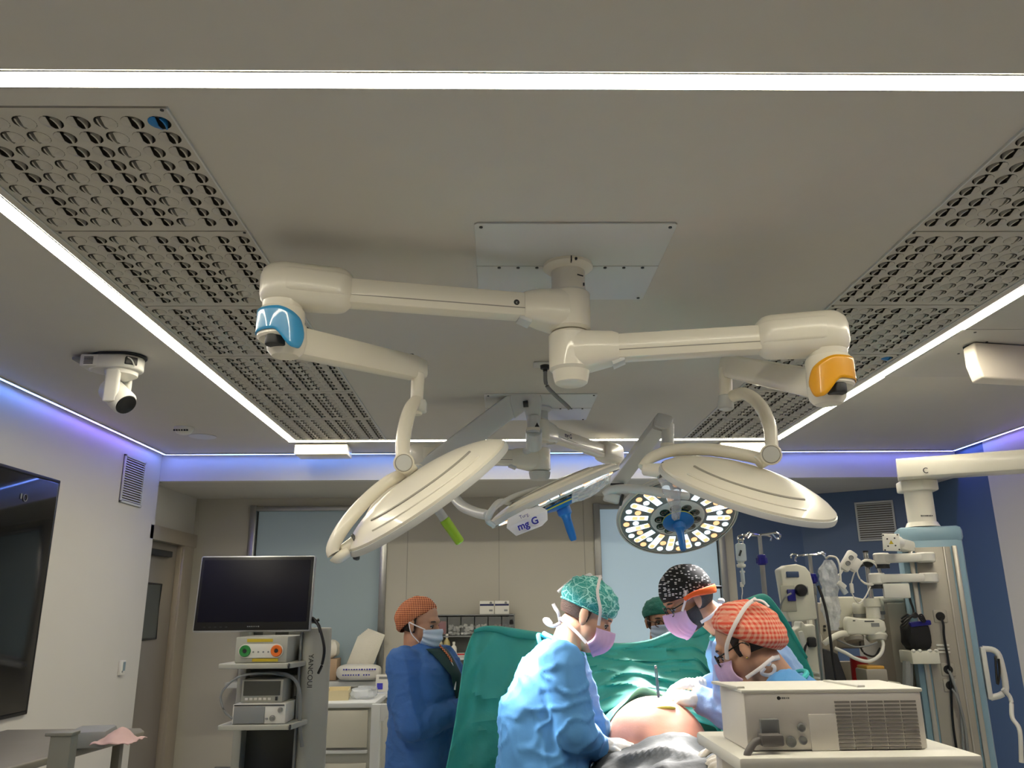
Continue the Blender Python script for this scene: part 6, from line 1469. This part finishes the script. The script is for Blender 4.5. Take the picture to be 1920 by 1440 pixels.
MB().box(h2.L(-.128, .03, -.022), (.03, .012, .012), bev=.003).build('strap_toggle', BLACK, o_)
ribbon([h2.L(.070, .078, -.012), h2.L(.035, .090, .02), h2.L(.015, .094, .05)], .005, m2, TIE, hint=tuple(h2.s)); 
ribbon([h2.L(.03, .082, -.088), h2.L(-.02, .080, -.09), h2.L(-.07, .062, -.085), h2.L(-.105, .02, -.08), h2.L(-.11, -.02, -.08)], .007, m2, TIE, hint=tuple(h2.s))
MB().ell(P(1352, 1127, Y2-.06), (.016, .014, .012), n=12, m=8).build('tie_knot', TIE, m2)
for w_, hh, sg in ((wrN, HN, 1), (wrF, HF, -1)):
    g = MB(); hand_prims(g, w_, *hh, .75 if sg > 0 else .65, 1.02, side=sg, g=.0018); g.cap(w_+V((.06, 0, -.004)), w_, .037, .033, 12); fuse(g, 'glove', GLOVE, t2, .004, 2, lambda p, n: .0016*math.sin(p.x*420) if p.x > wrN.x-.01 else 0)

# ---- S3: assistant in salmon gingham cap, nearest on the right
Y3 = 2.85
h3 = Head(P(1401, 1214, Y3), (-.74, .44, -.46), k=1.0)
nk3 = P(1464, 1283, Y3)
t3 = thing('person', 'assistant in a salmon checked cap and dark spectacles behind the beige unit', 'person', (nk3.x+.08, Y3, 0))
pel3 = V((nk3.x+.25, Y3, .88)); b = MB(); head_prims(b, h3, nk3)
shN, shF = P(1482, 1306, Y3-.15), P(1468, 1302, Y3+.16)
elN, elF = nk3+V((.04, -.20, -.33)), nk3+V((.02, .20, -.33)); wrN, wrF = nk3+V((-.14, -.08, -.22)), nk3+V((-.14, .10, -.21))
torso_rings(b, [(pel3, .15, .10), (pel3+V((-.02, 0, .2)), .13, .10), (nk3+V((.06, 0, -.20)), .14, .11), (nk3+V((.03, 0, -.08)), .12, .09), (nk3+V((0, 0, -.01)), .055, .055)], (0, 1, 0))
for s_, e_, w_ in ((shN, elN, wrN), (shF, elF, wrF)): b.cap(s_, e_, .046, .038); b.cap(e_, w_, .036, .026)
legs(b, pel3, (-1, 0)); hand_prims(b, wrN, (-1, .2, 0), (0, -.3, 1), .5, .95); hand_prims(b, wrF, (-1, -.2, 0), (0, .3, 1), .5, .95, side=-1)
fuse(b, 'body', SKIN, t3, .0055, 3)
for w_, dd_, nb_, sg_ in ((wrN, (-1, .2, 0), (0, -.3, 1), 1), (wrF, (-1, -.2, 0), (0, .3, 1), -1)):
    g = MB(); hand_prims(g, w_, dd_, nb_, .5, .97, side=sg_, g=.0018); fuse(g, 'glove', GLOVE, t3, .004, 2)
rings = [(V((pel3.x, Y3, .32)), .24, .19), (V((pel3.x, Y3, .65)), .225, .17), (pel3+V((0, 0, .08)), .21, .16), (pel3+V((-.01, 0, .26)), .19, .15), (nk3+V((.105, 0, -.21)), .19, .14), (nk3+V((.065, 0, -.10)), .175, .125), (nk3+V((.035, 0, -.04)), .115, .09), (nk3+V((.012, 0, -.005)), .070, .066)]
bodice(t3, GOWNB, rings, (0, 1, 0), [(shN, elN, wrN, (.078, .062, .044)), (shF, elF, wrF, (.078, .062, .044))], amp=.011, seed=15)
bodice(t3, PANTS, [(V((pel3.x, Y3, .06)), .16, .11), (V((pel3.x, Y3, .4)), .16, .12)], (0, 1, 0), [], 'trousers', .003, .012)
MB().tube([nk3+V((.012+.074*math.cos(a), .08*math.sin(a), .002+.038*math.cos(a))) for a in (2*PI*q/16 for q in range(16))], .009, 8, close=True, k=3).build('collar_binding', GOWNC, t3)
cap3 = shell(h3, (-.030, 0, .040), (.126, .100, .104), 0, 1.80, tilt=.80, wr=.07, ws=7, seed=11, tuck=.08).build('checked_cap', CAPSAL, t3); solid(cap3, .002)
shell(h3, (-.014, 0, .03), (.1045, .0825, .098), 1.2, 2.15, 1.2, 2*PI-1.2, tilt=.1).build('hair', HAIRD, t3)
eyes(h3, t3); glasses(h3, t3); m3 = mask(h3, t3, MASKP, 4)
ribbon([h3.L(.060, .082, -.008), h3.L(.03, .102, .030), h3.L(-.03, .112, .070), h3.L(-.09, .088, .105), h3.L(-.125, .05, .115)], .007, m3, TIE, hint=tuple(h3.s))
o_ = MB().tube([h3.L(-.120, .06, .112), h3.L(-.142, .066, .095), h3.L(-.150, .066, .070)], .011, 8, flat=.4).build('tie_bow', TIE, m3)
ribbon([h3.L(.035, .082, -.085), h3.L(-.02, .082, -.080), h3.L(-.075, .060, -.070), P(1437, 1247, Y3-.06)], .006, m3, TIE, hint=tuple(h3.s))
MB().ell(P(1440, 1244, Y3-.07), (.014, .013, .011), n=12, m=8).build('tie_knot', TIE, m3)
ribbon([P(1440, 1244, Y3-.07), P(1448, 1236, Y3-.08), P(1462, 1232, Y3-.08)], .008, m3, TIE)
ribbon([P(1440, 1246, Y3-.07), P(1452, 1250, Y3-.085), P(1450, 1262, Y3-.085), P(1440, 1266, Y3-.085), P(1428, 1262, Y3-.085), P(1434, 1252, Y3-.085)], .006, m3, TIE)
MB().ell(h3.L(-.004, .092, -.034), .004, n=8, m=6).build('earring', mat('gold', (230, 190, 110), .2, 1.0), t3)

# ---- S4: anaesthetist behind the drape, facing the viewer
Y4 = 5.0
h4 = Head(P(1238, 1166, Y4), (.06, -1, -.12), k=1.0); nk4 = h4.L(-.03, 0, -.17)
t4 = thing('person', 'person in green cap and spectacles peering over the green drape', 'person', (nk4.x, Y4, 0))
pel4 = V((nk4.x, Y4+.05, .86)); b = MB(); head_prims(b, h4, nk4)
sh = [nk4+V((q*.17, .02, -.06)) for q in (-1, 1)]; el = [nk4+V((q*.23, -.02, -.34)) for q in (-1, 1)]; wr = [nk4+V((q*.12, -.20, -.42)) for q in (-1, 1)]
torso_rings(b, [(pel4, .15, .10), (pel4+V((0, 0, .2)), .13, .10), (nk4+V((0, .02, -.20)), .14, .11), (nk4+V((0, .01, -.08)), .12, .09), (nk4, .055, .055)], (1, 0, 0))
for i in (0, 1): b.cap(sh[i], el[i], .046, .038); b.cap(el[i], wr[i], .036, .026); hand_prims(b, wr[i], (0, -1, 0), (0, 0, 1), .4, .95, side=1 if i else -1)
legs(b, pel4, (0, -1)); fuse(b, 'body', SKIN2, t4, .007, 3)
bodice(t4, CAPGRN, [(V((pel4.x, Y4+.05, .60)), .21, .15), (pel4+V((0, 0, .1)), .20, .14), (pel4+V((0, 0, .26)), .19, .14), (nk4+V((0, .02, -.20)), .19, .13), (nk4+V((0, .02, -.09)), .17, .11), (nk4+V((0, .01, -.03)), .09, .08)], (1, 0, 0), [(sh[i], el[i], wr[i], (.072, .06, .05)) for i in (0, 1)], 'scrub_top', .004, .011, 21)
bodice(t4, CAPGRN, [(V((pel4.x, Y4+.05, .06)), .17, .11), (V((pel4.x, Y4+.05, .62)), .18, .13)], (1, 0, 0), [], 'trousers', .003, .012)
solid(shell(h4, (-.022, 0, .045), (.118, .098, .098), 0, 1.80, tilt=.30, wr=.07, ws=9, seed=31, tuck=.06).build('green_cap', CAPGRN, t4), .002)
shell(h4, (-.014, 0, .025), (.106, .0845, .10), 1.2, 2.3, 1.15, 2*PI-1.15).build('hair', HAIRD, t4); eyes(h4, t4); glasses(h4, t4, mat('brown_frame', (70, 40, 30), .3)); mask(h4, t4, MASKB, 3, flat=True)

# ---- N: circulating nurse with crossed arms
YN = 4.5
hn = Head(P(789, 1171, YN), (.90, -.36, -.20), k=1.0); nkn = P(778, 1208, YN)
tn = thing('person', 'nurse in a navy jacket and orange checked cap standing with folded arms', 'person', (nkn.x+.03, YN, 0))
fn_ = V((.86, -.50, 0)).normalized(); sn_ = V((0, 0, 1)).cross(fn_)     # her left
peln = V((nkn.x+.07, YN, .86)); b = MB(); head_prims(b, hn, nkn)
shR_, shL_ = nkn-sn_*.165+V((.035, 0, -.095)), nkn+sn_*.175+V((.05, 0, -.095))
elR_, elL_ = shR_+V((-.015, -.05, -.28))+fn_*.09, shL_+V((.02, 0, -.27))+fn_*.17
wrR_, wrL_ = nkn+fn_*.31+sn_*.13+V((0, 0, -.30)), nkn+fn_*.13-sn_*.02+V((0, 0, -.33))
torso_rings(b, [(peln, .15, .10), (peln+V((0, 0, .2)), .13, .10), (nkn+V((.02, 0, -.22)), .14, .11), (nkn+V((.01, 0, -.09)), .12, .09), (nkn, .055, .055)], sn_)
for s_, e_, w_ in ((shR_, elR_, wrR_), (shL_, elL_, wrL_)): b.cap(s_, e_, .046, .038); b.cap(e_, w_, .036, .026)
legs(b, peln, fn_); hand_prims(b, wrR_, sn_*.8-fn_*.6+V((0, 0, .05)), fn_, .6, .95); hand_prims(b, wrL_, -sn_*.6-fn_*.4+V((0, 0, -.1)), fn_, .6, .95, side=-1)
fuse(b, 'body', SKIN2, tn, .0055, 3)
rings = [(V((peln.x, YN, .62)), .22, .17), (peln+V((0, 0, .06)), .215, .165), (peln+V((0, 0, .24)), .205, .165), (nkn+fn_*.02+V((.05, 0, -.24)), .215, .17), (nkn+fn_*.01+V((.04, 0, -.13)), .205, .145), (nkn+V((.02, 0, -.055)), .14, .098), (nkn+V((.0, 0, -.008)), .080, .072)]
bodice(tn, SCRUB, rings, sn_, [(shR_, elR_, wrR_-sn_*.03, (.092, .074, .052)), (shL_, elL_, wrL_+sn_*.03, (.088, .072, .052))], 'jacket', .010, .009, 27)
bodice(tn, SCRUB, [(V((peln.x, YN, .06)), .16, .11), (V((peln.x, YN, .66)), .19, .14)], sn_, [], 'trousers', .003, .012)
# dark v-neck panel and lanyard
def vee(u_, v_):
    a = (u_-.5)*2; w_ = .085*(1-v_)+.004; z = -.02-.26*v_
    return nkn+fn_*(.092+.120*min(1, v_*2.0)**.8-.02*a*a*(1-v_))+sn_*(a*w_+.012)+V((.045, 0, z))
o_ = MB().grid(vee, 10, 16).build('scrub_insert', mat('dark_green_scrub', (26, 58, 60), .85), tn); solid(o_, .003)
MB().tube([nkn+fn_*.125+sn_*.06+V((0, 0, -.01)), nkn+fn_*.205+sn_*.045+V((0, 0, -.09)), nkn+fn_*.245+sn_*.02+V((0, 0, -.17)), nkn+fn_*.25+sn_*.01+V((0, 0, -.22))], .005, 8, flat=.4).build('lanyard', TIE, tn)
MB().tube([nkn+fn_*.11+sn_*.045+V((0, 0, .01)), nkn+fn_*.175+sn_*.05+V((0, 0, -.05)), nkn+fn_*.205+sn_*.052+V((0, 0, -.09))], .010, 8, flat=.4).build('patterned_strap', CAPCHK, tn)
capn = shell(hn, (-.034, 0, .030), (.124, .098, .106), 0, 1.80, tilt=.74, wr=.06, ws=8, seed=41, tuck=.07).build('checked_cap', CAPCHK, tn); solid(capn, .002)
shell(hn, (-.014, 0, .025), (.1045, .083, .098), 1.3, 2.35, 1.35, 2*PI-1.35).build('hair', HAIRD, tn)
eyes(hn, tn); mn = mask(hn, tn, MASKB, 3, flat=True)
ribbon([hn.L(.070, -.078, -.010), hn.L(.02, -.090, .0), hn.L(-.03, -.090, .01)], .003, mn, TIE, hint=tuple(hn.s)); ribbon([hn.L(.050, -.080, -.080), hn.L(.0, -.088, -.045), hn.L(-.03, -.088, .008)], .003, mn, TIE, hint=tuple(hn.s))

# ---- patient on the table
YP_ = 3.75; pcx = P(1225, 1340, 3.55).x; zt_ = .92
tp = thing('operating_table', 'operating table under the drapes and patient in the middle of the room', 'operating table', (pcx, 3.5, 0))
MB().box((pcx, 3.6, zt_-.09), (.50, 2.0, .09), bev=.03).build('mattress', mat('black_mattress', (30, 30, 34), .6), tp)
MB().box((pcx, 3.6, zt_-.16), (.52, 1.9, .05), bev=.01).build('table_top', STEEL, tp)
MB().box((pcx, 3.7, .42), (.26, .34, .72), bev=.03).build('pedestal', STEEL, tp); MB().box((pcx, 3.7, .05), (.55, 1.0, .10), bev=.03).build('base', STEEL, tp)
zp = zt_-.03
SKINP = mat('skin_patient', (216, 150, 124), .55, var=.08, scale=12, bump=.05, bscale=80)
b = MB()
b.ell((pcx, 3.52, zp+.13), (.215, .27, .225), n=28, m=18); b.ell((pcx, 3.85, zp+.10), (.20, .26, .13), n=24, m=14); b.ell((pcx, 4.12, zp+.10), (.21, .16, .11)); b.cap((pcx, 4.22, zp+.09), (pcx, 4.36, zp+.09), .06, .055)
hp_ = Head((pcx, 4.45, zp+.10), (0, .02, 1)); b.ell((pcx, 4.46, zp+.11), (.078, .11, .10)); b.ell((pcx, 4.42, zp+.135), (.06, .06, .07)); b.cap((pcx, 4.44, zp+.20), (pcx, 4.42, zp+.215), .012, .014)
for sg in (-1, 1):
    b.cap((pcx+sg*.10, 3.30, zp+.08), (pcx+sg*.12, 2.92, zp+.09), .095, .065); b.cap((pcx+sg*.12, 2.92, zp+.09), (pcx+sg*.12, 2.66, zp+.06), .062, .042); b.cap((pcx+sg*.12, 2.63, zp+.05), (pcx+sg*.13, 2.61, zp+.15), .038, .032)
    b.cap((pcx+sg*.20, 4.14, zp+.10), (pcx+sg*.205, 3.92, zp+.05), .05, .042)
pat = thing('person', 'patient lying on the table with the bare abdomen showing through the drapes', 'person', (pcx, 3.5, zt_-.045))
fuse(b, 'body', SKINP, pat, .010, 6)
MB().ell((pcx+.02, 3.40, zp+.322), (.045, .02, .012), n=16, m=8).build('iodine_stain', mat('iodine_yellow', (206, 184, 70), .5), pat)

# forceps in the surgeon's fingers
fp = P(1234, 1288, 3.49)
fo = thing('forceps', 'steel forceps standing up from the gloved hand over the field', 'forceps', fp)
for sg in (-1, 1): MB().beam(fp+V((sg*.003, 0, -.05)), fp+V((sg*.0035-.004, .01, .075)), .006, .003, .004, .0025).build('blade', STEEL, fo)
MB().ell(fp+V((-.004, .01, .078)), (.006, .005, .006), n=10, m=8).build('hinge', STEEL, fo)

# ---- drapes
def drapemat(name, rgb):
    return mat(name, rgb, .7, var=.07, scale=5, bump=.35, bscale=18)
GREEN = drapemat('green_drape_cloth', (68, 164, 150)); GREEN2 = drapemat('light_green_drape', (92, 176, 166)); GREYD = drapemat('grey_blue_drape', (58, 60, 60))
top = [(872, 1225, 4.10), (890, 1184, 4.28), (925, 1174, 4.32), (975, 1180, 4.34), (1040, 1190, 4.34), (1110, 1200, 4.32), (1160, 1206, 4.30), (1215, 1200, 4.28), (1262, 1182, 4.28), (1320, 1168, 4.30), (1365, 1140, 4.32), (1400, 1122, 4.34), (1432, 1114, 4.36), (1455, 1138, 4.34), (1480, 1178, 4.30), (1502, 1220, 4.26), (1522, 1262, 4.2)]
tw = smooth_path([P(*p) for p in top], 8); NT = len(tw)-1
def screen(u_, v_):
    i = u_*NT; a = int(min(i, NT-1)); p = tw[a]+(tw[a+1]-tw[a])*(i-a); x = p.x
    # in the middle the sheet slopes down onto the patient, at the ends it hangs to the floor
    mid = max(0, min(1, (.58-abs(x-pcx))/.26)); mid = mid*mid*(3-2*mid)
    zb_ = .30+(1.06+.14*math.exp(-((x-pcx)/.24)**2)-.30)*mid; yb_ = p.y-.03-.40*mid
    if u_ < .16: yb_ -= .55*(1-u_/.16)
    w_ = v_**(1.0) ; y = p.y+(yb_-p.y)*(w_**1.5); z = p.z+(zb_-p.z)*w_
    hang = .045*noise.noise(V((x*5.5, v_*1.4, 1)))*min(1, v_*3)+.020*noise.noise(V((x*16, v_*2.5+x*4, 5)))*min(1, v_*4)
    c_ = 1-abs(noise.noise(V((x*4+v_*3, v_*5, 9))))*2.2
    d2 = 1-abs(noise.noise(V((x*2.2-v_*4.5, v_*3.5+x*2.5, 14))))*2.6
    hang += .022*max(0, c_)**3+.030*max(0, d2)**4*min(1, v_*5)
    x2 = x+.03*noise.noise(V((x*3, v_*3, 7)))*v_
    if u_ < .16: x2 -= .16*v_*(1-u_/.16)
    return V((x2, y-hang, z))
td = thing('surgical_drape', 'large green drape screen hung across the room behind the surgeons', 'drape', (pcx, 4.3, .3))
solid(MB().grid(screen, 150, 60).build('sheet', GREEN, td), .003)
def hem(u_, v_):
    i = (.06+u_*.90)*NT; a = int(min(i, NT-1)); p = tw[a]+(tw[a+1]-tw[a])*(i-a); f_ = math.sin(PI*u_)**.4
    return p+V((0, -.012-.022*math.sin(PI*v_)-.01*v_, .012*math.sin(PI*v_)-v_*(.055+.02*noise.noise(V((p.x*6, 0, 0))))*f_))
solid(MB().grid(hem, 110, 8).build('folded_hem', GREEN, td), .003)
rail = [P(892, 1186, 4.31), P(1160, 1208, 4.33), P(1300, 1180, 4.33), P(1430, 1118, 4.38)]
fm = thing('drape_frame', 'thin steel frame holding up the green drape screen', 'frame', (pcx, 4.36, 0))
for p in (rail[0]+V((.10, 0, 0)), rail[3]+V((-.04, 0, -.02))): MB().cyl((p.x+.02, p.y+.08, 0), (p.x+.02, p.y+.08, p.z-.03), .012, n=12).build('upright', STEEL, fm)
MB().tube([rail[0]+V((.12, .08, -.03)), V((pcx, 4.44, rail[1].z-.04)), rail[2]+V((0, .08, -.04)), rail[3]+V((-.02, .06, -.05))], .009, 10).build('cross_bar', STEEL, fm)
# sheet lying over the patient's chest with a bright fold, and the grey-blue leg drape
def chest(u_, v_):
    x = pcx+(u_-.5)*1.05; y = 3.62+.44*v_; r_ = abs(x-pcx)
    z = zp+.10+.20*math.exp(-(r_/.22)**2)*(1-.25*v_)-.45*max(0, r_-.24)**1.1
    z += .10*v_*v_+.018*noise.noise(V((x*7, y*7, 2)))+.012*noise.noise(V((x*17, y*12, 4)))+.03*math.exp(-((y-3.74-.12*(x-pcx))/.03)**2)
    z += .07*math.exp(-((y-3.56)/.17)**2)*math.exp(-(r_/.22)**2)
    return V((x, y+.06*math.exp(-(r_/.2)**2)*(1-v_), z))
sd_ = MB().grid(chest, 60, 30).build('abdomen_drape', GREEN2); solid(sd_, .003); tag(sd_, 'lighter green sheet over the chest of the patient in front of the drape screen', 'drape')
def legd(u_, v_):
    x = pcx+.04+(u_-.5)*1.15; y = 2.45+.83*v_; r_ = abs(x-pcx)
    z = zp+.11+.12*math.exp(-(r_/.25)**2)*(.7+.3*v_)-.62*max(0, r_-.26)**1.05+.022*noise.noise(V((x*6, y*6, 3)))+.012*noise.noise(V((x*15, y*15, 6)))
    z += .02*max(0, 1-abs(noise.noise(V((x*5+y*3, y*4, 8))))*3)
    return V((x, y, z))
sd_ = MB().grid(legd, 60, 44).build('leg_drape', GREYD); solid(sd_, .003); tag(sd_, 'grey-blue sheet over the legs of the patient nearest the viewer', 'drape')
